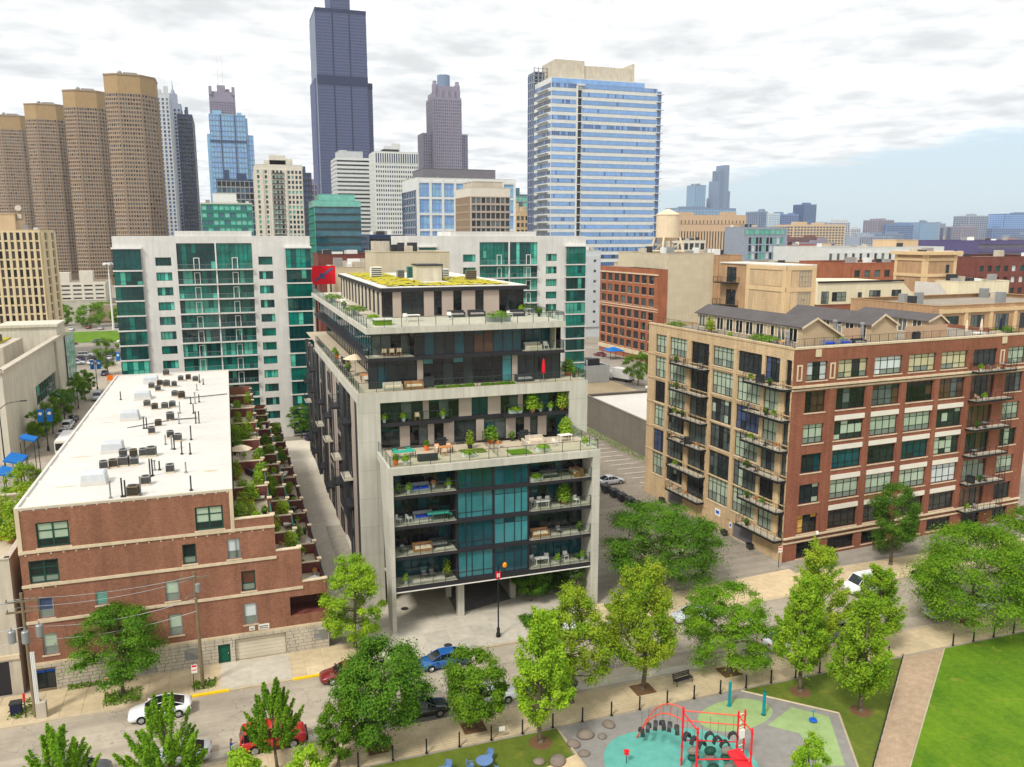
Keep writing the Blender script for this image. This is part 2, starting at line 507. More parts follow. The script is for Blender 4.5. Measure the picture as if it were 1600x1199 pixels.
class MB:
 def __init__(s):
  s.v = []
  s.f = []
  s.mi = []
  s.cur = 0

 def quad(s, a, b, c, d):
  n = len(s.v)
  s.v += [a, b, c, d]
  s.f.append((n, n + 1, n + 2, n + 3))
  s.mi.append(s.cur)
  return s

 def poly(s, pts):
  n = len(s.v)
  s.v += list(pts)
  s.f.append(tuple(range(n, n + len(pts))))
  s.mi.append(s.cur)
  return s

 def hexa(s, p):
  """8 points: bottom 4 counter-clockwise, top 4"""
  n = len(s.v)
  s.v += list(p)
  for q in ((0, 3, 2, 1), (4, 5, 6, 7), (0, 1, 5, 4), (1, 2, 6, 5), (2, 3, 7, 6), (3, 0, 4, 7)):
   s.f.append(tuple(n + i for i in q))
   s.mi.append(s.cur)
  return s

 def box(s, x0, y0, z0, x1, y1, z1):
  return s.hexa([(x0, y0, z0), (x1, y0, z0), (x1, y1, z0), (x0, y1, z0), (x0, y0, z1), (x1, y0, z1), (x1, y1, z1), (x0, y1, z1)])

 def prism(s, pts, z0, z1, cap=True, bottom=False):
  n = len(s.v)
  k = len(pts)
  s.v += [(x, y, z0) for x, y in pts] + [(x, y, z1) for x, y in pts]
  for i in range(k):
   j = (i + 1) % k
   s.f.append((n + i, n + j, n + k + j, n + k + i))
   s.mi.append(s.cur)
  if cap:
   s.f.append(tuple(n + k + i for i in range(k)))
   s.mi.append(s.cur)
  if bottom:
   s.f.append(tuple(n + i for i in reversed(range(k))))
   s.mi.append(s.cur)
  return s

 def cyl(s, a, b, r0, r1=None, n=8, caps=True):
  r1 = r0 if r1 is None else r1
  a = Vector(a)
  b = Vector(b)
  d = b - a
  if d.length < 1e-6:
   return s
  d.normalize()
  t = Vector((0, 0, 1)) if abs(d.z) < 0.95 else Vector((1, 0, 0))
  u = d.cross(t).normalized()
  w = d.cross(u)
  k = len(s.v)
  for (p, r) in ((a, r0), (b, r1)):
   for i in range(n):
    t_ = 2 * math.pi * i / n
    s.v.append(tuple(p + u * (r * math.cos(t_)) - w * (r * math.sin(t_))))
  for i in range(n):
   j = (i + 1) % n
   s.f.append((k + i, k + n + i, k + n + j, k + j)[::-1])
   s.mi.append(s.cur)
  if caps:
   s.f.append(tuple(k + n + i for i in range(n)))
   s.mi.append(s.cur)
   s.f.append(tuple(k + i for i in reversed(range(n))))
   s.mi.append(s.cur)
  return s

 def tube(s, pts, r, n=6):
  for a, b in zip(pts[:-1], pts[1:]):
   s.cyl(a, b, r, r, n)
  return s

 def rings(s, rings, cap=True):
  """rings: lists of equal point counts, lofted"""
  k = len(rings[0])
  n = len(s.v)
  for r in rings:
   s.v += [tuple(p) for p in r]
  for a in range(len(rings) - 1):
   for i in range(k):
    j = (i + 1) % k
    s.f.append((n + a * k + i, n + a * k + j, n + (a + 1) * k + j, n + (a + 1) * k + i))
    s.mi.append(s.cur)
  if cap:
   s.f.append(tuple(n + i for i in reversed(range(k))))
   s.mi.append(s.cur)
   s.f.append(tuple(n + (len(rings) - 1) * k + i for i in range(k)))
   s.mi.append(s.cur)
  return s

 def lathe(s, c, prof, n=12):
  """prof: (r, z) from bottom to top about the vertical through c"""
  rs = []
  for r, z in prof:
   rs.append([(c[0] + r * math.cos(2 * math.pi * i / n), c[1] + r * math.sin(2 * math.pi * i / n), c[2] + z) for i in range(n)])
  return s.rings(rs)

 def dome(s, c, rx, ry, rz, n=14, m=6, full=False):
  prof = []
  lo = -m if full else 0
  rs = []
  for q in range(lo, m + 1):
   t = math.pi / 2 * q / m
   rr = max(math.cos(t), 0.02)
   rs.append([(c[0] + rx * rr * math.cos(2 * math.pi * i / n), c[1] + ry * rr * math.sin(2 * math.pi * i / n), c[2] + rz * math.sin(t)) for i in range(n)])
  return s.rings(rs)

 def mesh(s, name, mats, M=None, smooth=False):
  me = bpy.data.meshes.new(name)
  v = s.v
  if M is not None:
   a = np.array(v, dtype=np.float64)
   if len(a):
    m = np.array(M)
    a = a @ m[:3, :3].T + m[:3, 3]
    v = a.tolist()
  me.from_pydata(v, [], s.f)
  if not isinstance(mats, (list, tuple)):
   mats = [mats]
  for k in mats:
   me.materials.append(MATS[k])
  if len(mats) > 1 and len(me.polygons) == len(s.mi):
   me.polygons.foreach_set('material_index', s.mi)
  if smooth:
   me.polygons.foreach_set('use_smooth', [True] * len(me.polygons))
  me.update()
  return me

 def build(s, name, mats, parent=None, smooth=False, kind=None):
  """one mesh object, its vertices given in world coordinates"""
  M = WM[parent].inverted() if parent is not None else None
  o = bpy.data.objects.new(name, s.mesh(name, mats, M, smooth))
  COL.objects.link(o)
  if parent is not None:
   o.parent = parent
   WM[o] = WM[parent]
  else:
   WM[o] = Matrix.Identity(4)
  if kind:
   o['kind'] = kind
  return o


def tag(o, label=None, cat=None, group=None, kind=None):
 if label:
  o['label'] = label
 if cat:
  o['category'] = cat
 if group:
  o['group'] = group
 if kind:
  o['kind'] = kind
 return o


def thing(name, label, cat, loc=(0, 0, 0), rz=0.0, group=None, sc=1.0):
 o = bpy.data.objects.new(name, None)
 COL.objects.link(o)
 o.empty_display_size = 0.5
 o.location = loc
 o.rotation_euler = (0, 0, rz)
 o.scale = (sc, sc, sc)
 WM[o] = Matrix.Translation(loc) @ Matrix.Rotation(rz, 4, 'Z') @ Matrix.Scale(sc, 4)
 return tag(o, label, cat, group)


def put(name, me, parent, M):
 """an object with shared mesh data at world matrix M under parent"""
 o = bpy.data.objects.new(name, me)
 COL.objects.link(o)
 o.parent = parent
 o.matrix_local = WM[parent].inverted() @ M
 WM[o] = M
 return o


def single(name, me, loc, rz, label, cat, group=None, sc=(1, 1, 1), rx=0.0, ry=0.0):
 o = bpy.data.objects.new(name, me)
 COL.objects.link(o)
 o.location = loc
 o.rotation_euler = (rx, ry, rz)
 o.scale = sc if isinstance(sc, (list, tuple)) else (sc, sc, sc)
 WM[o] = Matrix.Translation(loc) @ Matrix.Rotation(rz, 4, 'Z')
 return tag(o, label, cat, group)


KITS = {}
SKIP = set()        # pieces that would stand wholly out of sight


def place(kit, name, loc, rz, label, cat, group=None, sc=1.0):
 """a copy of a kit: a list of (part name, mesh, [(sub name, mesh), ...])"""
 if label in SKIP:
  return None
 t = thing(name, label, cat, loc, rz, group, sc)
 for pn, me, subs in KITS[kit]:
  o = bpy.data.objects.new(pn, me)
  COL.objects.link(o)
  o.parent = t
  WM[o] = WM[t]
  for sn, sm in subs:
   q = bpy.data.objects.new(sn, sm)
   COL.objects.link(q)
   q.parent = o
 return t


class Face:
 """a vertical facade plane: o = lower left corner seen from outside, u = rightwards unit vector"""

 def __init__(s, o, u):
  s.o = Vector((o[0], o[1], o[2] if len(o) > 2 else 0.0))
  s.u = Vector((u[0], u[1], 0)).normalized()
  s.nrm = Vector((s.u.y, -s.u.x, 0))
  s.ang = math.atan2(s.u.y, s.u.x)

 def p(s, u, z, d=0.0):
  q = s.o + s.u * u + s.nrm * d
  return (q.x, q.y, q.z + z)

 def q(s, mb, u0, u1, z0, z1, d=0.0):
  mb.quad(s.p(u0, z0, d), s.p(u1, z0, d), s.p(u1, z1, d), s.p(u0, z1, d))

 def box(s, mb, u0, u1, z0, z1, d0, d1):
  """d0 = inner depth, d1 = outer"""
  mb.hexa([s.p(u0, z0, d1), s.p(u1, z0, d1), s.p(u1, z0, d0), s.p(u0, z0, d0),
     s.p(u0, z1, d1), s.p(u1, z1, d1), s.p(u1, z1, d0), s.p(u0, z1, d0)])

 def wall(s, mb, u0, u1, z0, z1, holes=(), depth=0.25, d=0.0):
  us = sorted({u0, u1} | {min(max(h[0], u0), u1) for h in holes} | {min(max(h[1], u0), u1) for h in holes})
  zs = sorted({z0, z1} | {min(max(h[2], z0), z1) for h in holes} | {min(max(h[3], z0), z1) for h in holes})
  for zi in range(len(zs) - 1):
   run = None
   for ui in range(len(us) - 1):
    cu = (us[ui] + us[ui + 1]) / 2
    cz = (zs[zi] + zs[zi + 1]) / 2
    inside = any(h[0] < cu < h[1] and h[2] < cz < h[3] for h in holes)
    if inside:
     if run is not None:
      s.q(mb, run, us[ui], zs[zi], zs[zi + 1], d)
      run = None
    elif run is None:
     run = us[ui]
   if run is not None:
    s.q(mb, run, us[-1], zs[zi], zs[zi + 1], d)
  for h in holes:
   a, b, c, e_ = h[:4]
   mb.quad(s.p(a, c, d), s.p(a, c, d - depth), s.p(a, e_, d - depth), s.p(a, e_, d))
   mb.quad(s.p(b, c, d - depth), s.p(b, c, d), s.p(b, e_, d), s.p(b, e_, d - depth))
   mb.quad(s.p(a, c, d), s.p(b, c, d), s.p(b, c, d - depth), s.p(a, c, d - depth))
   mb.quad(s.p(a, e_, d - depth), s.p(b, e_, d - depth), s.p(b, e_, d), s.p(a, e_, d))

 def M(s, u, z, d=0.0):
  return Matrix.Translation(s.p(u, z, d)) @ Matrix.Rotation(s.ang, 4, 'Z')


_FR = {}


def frame_mesh(w, h, cols, rows, fw, mat, dep=0.08):
 k = (round(w, 2), round(h, 2), tuple(cols) if isinstance(cols, (list, tuple)) else cols,
   tuple(rows) if isinstance(rows, (list, tuple)) else rows, fw, mat)
 if k in _FR:
  return _FR[k]
 cf = cols if isinstance(cols, (list, tuple)) else [i / cols for i in range(1, cols)]
 rf = rows if isinstance(rows, (list, tuple)) else [i / rows for i in range(1, rows)]
 mb = MB()
 mb.box(0, 0, 0, fw, dep, h)
 mb.box(w - fw, 0, 0, w, dep, h)
 mb.box(fw, 0, 0, w - fw, dep, fw)
 mb.box(fw, 0, h - fw, w - fw, dep, h)
 for c in cf:
  mb.box(c * w - fw / 2, 0.004, fw, c * w + fw / 2, dep, h - fw)
 for r in rf:
  mb.box(fw, 0.012, r * h - fw * 0.35, w - fw, dep - 0.01, r * h + fw * 0.35)
 me = mb.mesh('window', mat)
 _FR[k] = me
 return me


def window(parent, F, u0, u1, z0, z1, cols=3, rows=2, rec=0.16, fw=0.07, frame='metal_black', pal=('g_dark',), pick=None,
     name='window', sill=None, rnd=None):
 """frame (part) with its glazing (sub-part); pick(ci, ri, nc, nr) -> palette index"""
 w, h = u1 - u0, z1 - z0
 M = F.M(u0, z0, -rec)
 o = put(name, frame_mesh(w, h, cols, rows, fw, frame), parent, M)
 cf = [0] + (list(cols) if isinstance(cols, (list, tuple)) else [i / cols for i in range(1, cols)]) + [1]
 rf = [0] + (list(rows) if isinstance(rows, (list, tuple)) else [i / rows for i in range(1, rows)]) + [1]
 rg = rnd or random
 mb = MB()
 dom = rg.randrange(len(pal))
 for i in range(len(cf) - 1):
  cm = dom if rg.random() < 0.7 else rg.randrange(len(pal))
  for j in range(len(rf) - 1):
   mb.cur = pick(i, j, len(cf) - 1, len(rf) - 1) if pick else (cm if rg.random() < 0.88 else rg.randrange(len(pal)))
   t = [rg.uniform(-0.006, 0.006) for _ in range(3)]
   a, b, c, d = cf[i] * w, cf[i + 1] * w, rf[j] * h, rf[j + 1] * h
   mb.quad((a, 0.045 + t[0], c), (b, 0.045 + t[1], c), (b, 0.045 + t[1] + t[2], d), (a, 0.045 + t[0] + t[2], d))
 put('pane', mb.mesh('pane', list(pal)), o, M)
 if sill:
  b = MB()
  F.box(b, u0 - 0.12, u1 + 0.12, z0 - 0.14, z0 - 0.005, -rec + 0.02, 0.07)
  b.build('sill', sill, o)
 return o


def railing(parent, pts, z, h=1.05, style='glass', frame='metal_dark', name='railing', step=1.5):
 """railing along a polyline of (x, y); posts, top bar, and glass panels or pickets"""
 mb = MB()
 gl = MB()
 for (x0, y0), (x1, y1) in zip(pts[:-1], pts[1:]):
  L = math.hypot(x1 - x0, y1 - y0)
  n = max(1, int(round(L / step)))
  for i in range(n + 1):
   t = i / n
   x, y = x0 + (x1 - x0) * t, y0 + (y1 - y0) * t
   hw = 0.025 if style == 'glass' else 0.018
   mb.box(x - hw, y - hw, z, x + hw, y + hw, z + h)
  mb.cyl((x0, y0, z + h), (x1, y1, z + h), 0.03 if style == 'glass' else 0.02, n=4)
  if style == 'glass':
   gl.quad((x0, y0, z + 0.06), (x1, y1, z + 0.06), (x1, y1, z + h - 0.06), (x0, y0, z + h - 0.06))
  else:
   mb.cyl((x0, y0, z + 0.1), (x1, y1, z + 0.1), 0.02, n=4)
   k = max(1, int(L / 0.3))
   for i in range(k):
    t = (i + 0.5) / k
    x, y = x0 + (x1 - x0) * t, y0 + (y1 - y0) * t
    mb.box(x - 0.007, y - 0.007, z + 0.1, x + 0.007, y + 0.007, z + h)
 o = mb.build(name, frame, parent)
 if gl.f:
  gl.build('glass_panel', 'rail_glass', o)
 return o


def box_shell(mb, x0, y0, z0, x1, y1, z1, faces='fblrt'):
 if 'f' in faces:
  mb.quad((x0, y0, z0), (x1, y0, z0), (x1, y0, z1), (x0, y0, z1))
 if 'r' in faces:
  mb.quad((x1, y0, z0), (x1, y1, z0), (x1, y1, z1), (x1, y0, z1))
 if 'b' in faces:
  mb.quad((x1, y1, z0), (x0, y1, z0), (x0, y1, z1), (x1, y1, z1))
 if 'l' in faces:
  mb.quad((x0, y1, z0), (x0, y0, z0), (x0, y0, z1), (x0, y1, z1))
 if 't' in faces:
  mb.quad((x0, y0, z1), (x1, y0, z1), (x1, y1, z1), (x0, y1, z1))
 return mb
# ------------------------------------------------------------------ ground
def paving(name, col, cell, var=0.12, joint=0.75, rough=0.9, ms=0.02, rnd=0.0):
 t = NT(name)
 a = t.noise(0.16, 5.0)
 b = t.noise(1.3, 4.0)
 c = t.noise(14.0, 3.0)
 v = t.math('MULTIPLY', t.mr(a, 0.3, 0.7, 1 - var, 1 + var), t.mr(b, 0.3, 0.7, 0.9, 1.1))
 v = t.math('MULTIPLY', v, t.mr(c, 0.3, 0.7, 0.92, 1.08))
 if rnd:
  oi = t.n('ShaderNodeObjectInfo')
  v = t.math('MULTIPLY', v, t.mr(oi.outputs['Random'], 0, 1, 1 - rnd, 1 + rnd))
 col2 = t.mix(1.0, col, v, 'MULTIPLY')
 if cell:
  br = t.n('ShaderNodeTexBrick')
  br.offset = cell[2] if len(cell) > 2 else 0.0
  br.inputs['Scale'].default_value = 1.0
  br.inputs['Brick Width'].default_value = cell[0]
  br.inputs['Row Height'].default_value = cell[1]
  br.inputs['Mortar Size'].default_value = ms
  br.inputs['Color1'].default_value = (1, 1, 1, 1)
  br.inputs['Color2'].default_value = (0.86, 0.86, 0.86, 1)
  br.inputs['Mortar'].default_value = (joint, joint, joint, 1)
  t.l(t.P(), br.inputs['Vector'])
  col2 = t.mix(1.0, col2, br.outputs['Color'], 'MULTIPLY')
 t.bsdf(col2, rough, spec=0.12, bump=c, bstr=0.2)
 return t.m


def asphalt(name, col, crack=0.6):
 t = NT(name)
 a = t.noise(0.12, 5.0)
 b = t.noise(0.7, 5.0, 0.65)
 c = t.noise(20.0, 3.0)
 vo = t.n('ShaderNodeTexVoronoi', feature='DISTANCE_TO_EDGE')
 vo.inputs['Scale'].default_value = 0.17
 wp = t.n('ShaderNodeMixRGB')
 wp.inputs[0].default_value = 0.25
 t.l(t.P(), wp.inputs[1])
 nz = t.n('ShaderNodeTexNoise')
 nz.inputs['Scale'].default_value = 0.6
 t.l(t.P(), nz.inputs['Vector'])
 sc_ = t.n('ShaderNodeVectorMath', operation='SCALE')
 t.l(nz.outputs['Color'], sc_.inputs[0])
 sc_.inputs['Scale'].default_value = 6.0
 ad = t.n('ShaderNodeVectorMath', operation='ADD')
 t.l(t.P(), ad.inputs[0])
 t.l(sc_.outputs[0], ad.inputs[1])
 t.l(ad.outputs[0], vo.inputs['Vector'])
 ck = t.mr(vo.outputs['Distance'], 0.0, 0.012, crack, 1.0)
 mp = t.n('ShaderNodeMapping')
 mp.inputs['Scale'].default_value = (0.05, 1.1, 1.0)
 t.l(t.P(), mp.inputs['Vector'])
 tr_ = t.noise(1.0, 4.0, 0.6, mp.outputs[0])
 sp_ = t.noise(1.7, 6.0, 0.75)
 v = t.math('MULTIPLY', t.mr(a, 0.3, 0.7, 0.82, 1.16), t.mr(b, 0.3, 0.75, 0.88, 1.1))
 v = t.math('MULTIPLY', v, t.mr(tr_, 0.35, 0.65, 0.88, 1.08))
 v = t.math('MULTIPLY', v, t.mr(sp_, 0.62, 0.75, 1.0, 0.72))
 v = t.math('MULTIPLY', v, t.mr(c, 0.3, 0.7, 0.9, 1.1))
 v = t.math('MULTIPLY', v, ck)
 t.bsdf(t.mix(1.0, col, v, 'MULTIPLY'), 0.92, spec=0.12, bump=c, bstr=0.25)
 return t.m


def lawnmat(name, c1, c2):
 t = NT(name)
 a = t.noise(0.22, 6.0, 0.6)
 b = t.noise(2.2, 6.0, 0.7)
 c = t.noise(30.0, 3.0)
 f = t.math('ADD', t.math('MULTIPLY', a, 0.55), t.math('MULTIPLY', b, 0.45))
 col = t.mix(t.mr(f, 0.34, 0.66, 0, 1), c1, c2)
 col = t.mix(t.mr(t.noise(0.5, 4.0), 0.6, 0.76, 0, 0.6), col, S(150, 140, 60))
 wv = t.n('ShaderNodeTexWave', wave_type='BANDS', bands_direction='X')
 wv.inputs['Scale'].default_value = 0.22
 wv.inputs['Distortion'].default_value = 1.2
 wv.inputs['Detail'].default_value = 1.0
 t.l(t.P(), wv.inputs['Vector'])
 col = t.mix(1.0, col, t.mr(wv.outputs['Fac'], 0.2, 0.8, 0.965, 1.035), 'MULTIPLY')
 col = t.mix(1.0, col, t.mr(c, 0.3, 0.7, 0.75, 1.25), 'MULTIPLY')
 t.bsdf(col, 0.9, spec=0.15, bump=c, bstr=0.6, bdist=0.05)
 return t.m


asphalt('city_ground', S(156, 148, 136))
asphalt('asphalt_road', S(172, 161, 144))
asphalt('asphalt_lot', S(150, 140, 126))
paving('sidewalk_tan', S(200, 181, 148), None, 0.1, rnd=0.07)
paving('drive_concrete', S(200, 192, 176), (3.0, 3.0), 0.1, 0.86)
paving('plaza', S(194, 186, 170), (2.4, 2.4), 0.08, 0.88)
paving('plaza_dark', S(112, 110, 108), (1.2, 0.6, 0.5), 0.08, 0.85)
paving('path_brick', S(180, 156, 130), (0.4, 0.2, 0.5), 0.1, 0.8, ms=0.015)
paving('kerb_stone', S(196, 180, 152), (3.0, 50.0), 0.1, 0.8)
paving('rubber_grey', S(142, 138, 132), None, 0.06)
paving('rubber_teal', S(100, 170, 158), None, 0.05)
paving('rubber_green', S(150, 172, 116), None, 0.07)
paving('gravel_lot', S(206, 184, 148), None, 0.1)
lawnmat('lawn_grass', S(66, 106, 18), S(110, 142, 28))
lawnmat('sedum', S(206, 184, 40), S(144, 146, 54))
lawnmat('verge_grass', S(78, 98, 32), S(112, 124, 44))


def sheet(name, mat, pts, z, label=None, kind='structure'):
 mb = MB()
 mb.poly([(x, y, z) for x, y in pts])
 o = mb.build(name, mat)
 return tag(o, label, None, None, kind)


def rect(x0, y0, x1, y1):
 return [(x0, y0), (x1, y0), (x1, y1), (x0, y1)]


E_ = 5200.0
sheet('ground', 'city_ground', rect(-E_, -E_, E_, E_), 0.0, 'pale grey city ground of asphalt and concrete reaching the horizon')
sheet('road', 'asphalt_road', rect(-120, 61.6, 220, 72.0), 0.006, 'worn asphalt street between the buildings and the park')
sheet('road', 'asphalt_road', rect(-36, 84, -26.5, 420), 0.006, 'side street running away on the left past the school')
sheet('road', 'asphalt_lot', rect(-60, 278, 300, 292), 0.005, 'cross street far behind the white and teal apartment building')
sheet('parking_lot', 'asphalt_lot', rect(42.5, 78.0, 62.0, 168.0), 0.006, 'cracked asphalt lot and alley between the two residential buildings')
sheet('parking_lot', 'asphalt_lot', rect(62.0, 112.6, 70.5, 168.0), 0.0055, 'marked parking bays beside the low grey block building')
sheet('gravel_lot', 'gravel_lot', rect(66, 172, 100, 212), 0.005, 'tan gravel lot behind the low grey block building')
paving('alley_concrete', S(222, 213, 196), (4.4, 6.0), 0.1, 0.86)
sheet('alley', 'alley_concrete', rect(7.6, 79.0, 14.5, 164.0), 0.014, 'pale concrete alley beside the grey condominium')
sheet('driveway_apron', 'drive_concrete', rect(-2.6, 72.32, 3.6, 77.1), 0.1385, 'pale concrete apron in front of the wide garage door')
sheet('plaza', 'plaza', rect(11.0, 72.32, 34.0, 112.0), 0.1365, 'pale concrete forecourt under the condominium overhang')
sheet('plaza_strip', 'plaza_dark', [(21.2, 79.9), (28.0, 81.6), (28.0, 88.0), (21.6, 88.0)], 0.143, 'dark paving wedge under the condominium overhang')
sheet('pavement_corner', 'gravel_lot', [(44.5, 72.32), (62.5, 72.32), (62.5, 78.6), (50.0, 77.6)], 0.1375, 'tan concrete crossing at the mouth of the alley')


def slabs(name, label, x0, x1, ys, z, mat, step):
 """a pavement with a real kerb edge, its flags laid one by one"""
 mb = MB()
 mb.box(x0, ys[0], 0.0, x1, ys[-1], z - 0.03)
 base = mb.build(name, 'kerb_stone')
 tag(base, label, None, None, 'structure')
 meshes = {}
 x = x0
 i = 0
 while x < x1 - 0.2:
  w = min(step, x1 - x)
  for a, b in zip(ys[:-1], ys[1:]):
   key = (round(w, 2), round(b - a, 2))
   if key not in meshes:
    m = MB()
    g = 0.015
    t_ = 0.012
    m.rings([[(g, g, 0), (w - g, g, 0), (w - g, b - a - g, 0), (g, b - a - g, 0)],
       [(g, g, 0.022), (w - g, g, 0.022), (w - g, b - a - g, 0.022), (g, b - a - g, 0.022)],
       [(g + t_, g + t_, 0.03), (w - g - t_, g + t_, 0.03), (w - g - t_, b - a - g - t_, 0.03), (g + t_, b - a - g - t_, 0.03)]])
    meshes[key] = m.mesh('paving_slab', mat)
   put('paving_slab', meshes[key], base, Matrix.Translation((x, a, z - 0.03)))
  x += step
  i += 1
 return base


slabs('pavement', 'tan concrete pavement in front of the brick and condominium buildings', -24.0, 110.0, [72.3, 74.0, 75.7, 77.3], 0.12, 'sidewalk_tan', 1.7)
slabs('pavement', 'tan concrete pavement with tree pits along the park fence', -20.0, 95.0, [57.55, 59.5, 61.3], 0.12, 'sidewalk_tan', 1.9)
for nm, y0, y1, lb in (('kerb', 72.0, 72.3, 'stone kerb along the buildings side of the street'), ('kerb', 61.3, 61.6, 'stone kerb along the park side of the street')):
 mb = MB()
 mb.box(-90, y0, 0, 130, y1, 0.13)
 tag(mb.build(nm, 'kerb_stone'), lb, None, None, 'structure')
mb = MB()
for a, b in ((-6.0, -1.9), (3.6, 7.4)):
 mb.box(a, 71.985, 0, b, 72.31, 0.137)
tag(mb.build('kerb_marking', 'yellow_paint'), 'yellow painted kerb by the garage', None, None, 'structure')
tag(sheet('road_patch', 'asphalt_lot', [(2, 63.0), (34, 64.6), (60, 64.4), (60, 64.9), (34, 65.2), (2, 63.6)], 0.011), 'darker long asphalt patch in the street')
sheet('road_patch', 'drive_concrete', [(-20, 62.3), (40, 62.0), (40, 62.9), (-20, 63.3)], 0.0105, 'paler worn gutter strip on the park side of the street')
# manhole covers
_m = MB()
_m.cyl((0, 0, 0), (0, 0, 0.012), 0.42, n=20)
for k in range(-2, 3):
 _m.box(-0.3, k * 0.13 - 0.03, 0.012, 0.3, k * 0.13 + 0.03, 0.018)
_mh = _m.mesh('manhole_cover', 'metal_dark')
single('manhole_cover', _mh, (18.6, 73.6, 0.14), 0, 'round iron manhole cover on the pale forecourt near the blue car', 'manhole cover')
single('manhole_cover', _mh, (16.2, 83.0, 0.14), 0, 'dark drain cover on the driveway under the condominium', 'manhole cover')

# park
sheet('lawn', 'lawn_grass', [(64.4, 57.3), (190, 57.3), (190, -40), (20.5, -40), (20.5, 19.6), (47.3, 44.0)], 0.05, 'bright mown lawn of the park')
sheet('verge', 'verge_grass', rect(-60, -40, 23.5, 57.3), 0.04, 'dull grass strip inside the park fence')
sheet('verge', 'verge_grass', [(41.3, 57.3), (59.4, 57.3), (43.2, 43.2), (20, 20), (20, 30), (43.0, 44.5), (47.1, 51.4)], 0.052, 'grass verge with young trees between playground and brick path')
sheet('park_path', 'path_brick', [(59.6, 57.3), (64.4, 57.3), (47.3, 44.0), (21, 19.6), (18, 22), (43.2, 43.6)], 0.056, 'tan brick path leading into the park')
mb = MB()
for a, b in (((64.5, 57.3), (47.4, 44.1)), ((59.5, 57.3), (43.1, 43.6))):
 mb.cyl((a[0], a[1], 0.07), (b[0], b[1], 0.07), 0.09, n=4)
 d = Vector((b[0] - a[0], b[1] - a[1], 0)).normalized() * 25
 mb.cyl((b[0], b[1], 0.07), (b[0] + d.x, b[1] + d.y, 0.07), 0.09, n=4)
tag(mb.build('path_edging', 'kerb_stone'), 'pale stone edging of the brick path', None, None, 'structure')
sheet('playground_floor', 'rubber_grey', [(23.6, 57.28), (41.2, 57.28), (47.0, 51.45), (43.2, 44.6), (20, 20), (10, 20), (23.8, 51.8)], 0.062, 'grey rubber playground floor')
_tl = []
for k in range(40):
 t = 2 * math.pi * k / 40
 r = 1 + 0.10 * math.sin(3 * t + 0.5)
 _tl.append((30.6 + 5.6 * r * math.cos(t), 48.2 + 7.0 * r * math.sin(t)))
sheet('playground_pool', 'rubber_teal', _tl, 0.066, 'teal rubber pool shape under the climbing frame')
_tl = []
for k in range(30):
 t = 2 * math.pi * k / 30
 r = 1 + 0.12 * math.sin(2 * t + 1)
 _tl.append((38.6 + 3.2 * r * math.cos(t), 54.2 + 2.3 * r * math.sin(t)))
sheet('playground_patch', 'rubber_green', _tl, 0.066, 'pale green rubber patch behind the climbing frame')
sheet('playground_patch', 'rubber_green', [(40.2, 52.0), (43.8, 53.6), (45.9, 51.4), (42.6, 45.6), (40.6, 46.2), (42.0, 50.2)], 0.0665, 'pale green rubber strip by the grass verge')
mb = MB()
for a, b in (((41.2, 57.2), (47.0, 51.5)), ((47.0, 51.5), (43.1, 44.6)), ((23.6, 57.2), (23.8, 51.8))):
 mb.cyl((a[0], a[1], 0.08), (b[0], b[1], 0.08), 0.09, n=4)
tag(mb.build('playground_edging', 'kerb_stone'), 'pale concrete edging round the playground', None, None, 'structure')
sheet('picnic_paving', 'gravel_lot', [(12, 50.6), (23.7, 53.6), (23.7, 20), (8, 20)], 0.06, 'tan paved picnic corner of the park')
# parking bay lines
mb = MB()
for k in range(13):
 y = 116.5 + k * 2.75
 mb.box(62.2, y, 0.007, 67.4, y + 0.14, 0.011)
tag(mb.build('bay_marking', 'off_white'), 'white parking bay lines beside the grey block wall', None, None, 'structure')
# ------------------------------------------------------------------ brick townhouse row (left)
TH = thing('brick_townhouses', 'long maroon brick townhouse block with a flat white roof and stepped terraces', 'building', (-5.0, 77.2, 0))
F = Face((-18.2, 77.2, 0), (1, 0))


def U(x):
 return x + 18.2


th_w = [  # X0, X1, z0, z1, kind
 (-16.75, -14.21, 13.4, 15.65, 'dbl'), (-17.6, -15.3, 10.2, 12.3, 'dbl2'), (-17.2, -16.0, 6.95, 8.85, 'blue'),
 (-12.65, -11.7, 7.5, 8.8, 'louvre'), (-17.15, -15.97, 3.5, 5.5, 'sgl'), (-6.94, -5.75, 7.0, 8.95, 'sgl'),
 (-6.86, -5.67, 3.6, 5.7, 'sgl'), (-3.96, -1.56, 13.42, 15.65, 'dbl'), (-5.24, -4.08, 10.35, 12.25, 'dark'),
 (-1.39, -0.24, 10.35, 12.3, 'pale'), (-0.31, 0.93, 7.0, 9.0, 'red'), (-0.28, 0.92, 3.65, 5.75, 'pale')]
shop = (-18.0, -16.4, 0.3, 2.15)
loggia = (3.97, 7.2, 3.87, 5.8)
gar = (-1.24, 3.42, 0.05, 2.25)
door = (-2.75, -1.7, 0.05, 1.95)
holes = [(U(a), U(b), c, d) for a, b, c, d, _ in th_w] + [(U(loggia[0]), U(loggia[1]), loggia[2], loggia[3])]
mb = MB()
tiers = [(0, U(-0.65), 17.0), (U(-0.65), U(2.9), 14.1), (U(2.9), U(5.2), 10.6), (U(5.2), U(7.5), 7.2)]
for i, (a, b, zt) in enumerate(tiers):
 hs = [h for h in holes if a <= (h[0] + h[1]) / 2 < b and h[3] < zt]
 hs = [(max(h[0], a), min(h[1], b), h[2], h[3]) for h in holes if h[0] < b and h[1] > a]
 F.wall(mb, a, b, 2.66, zt, hs, 0.2)
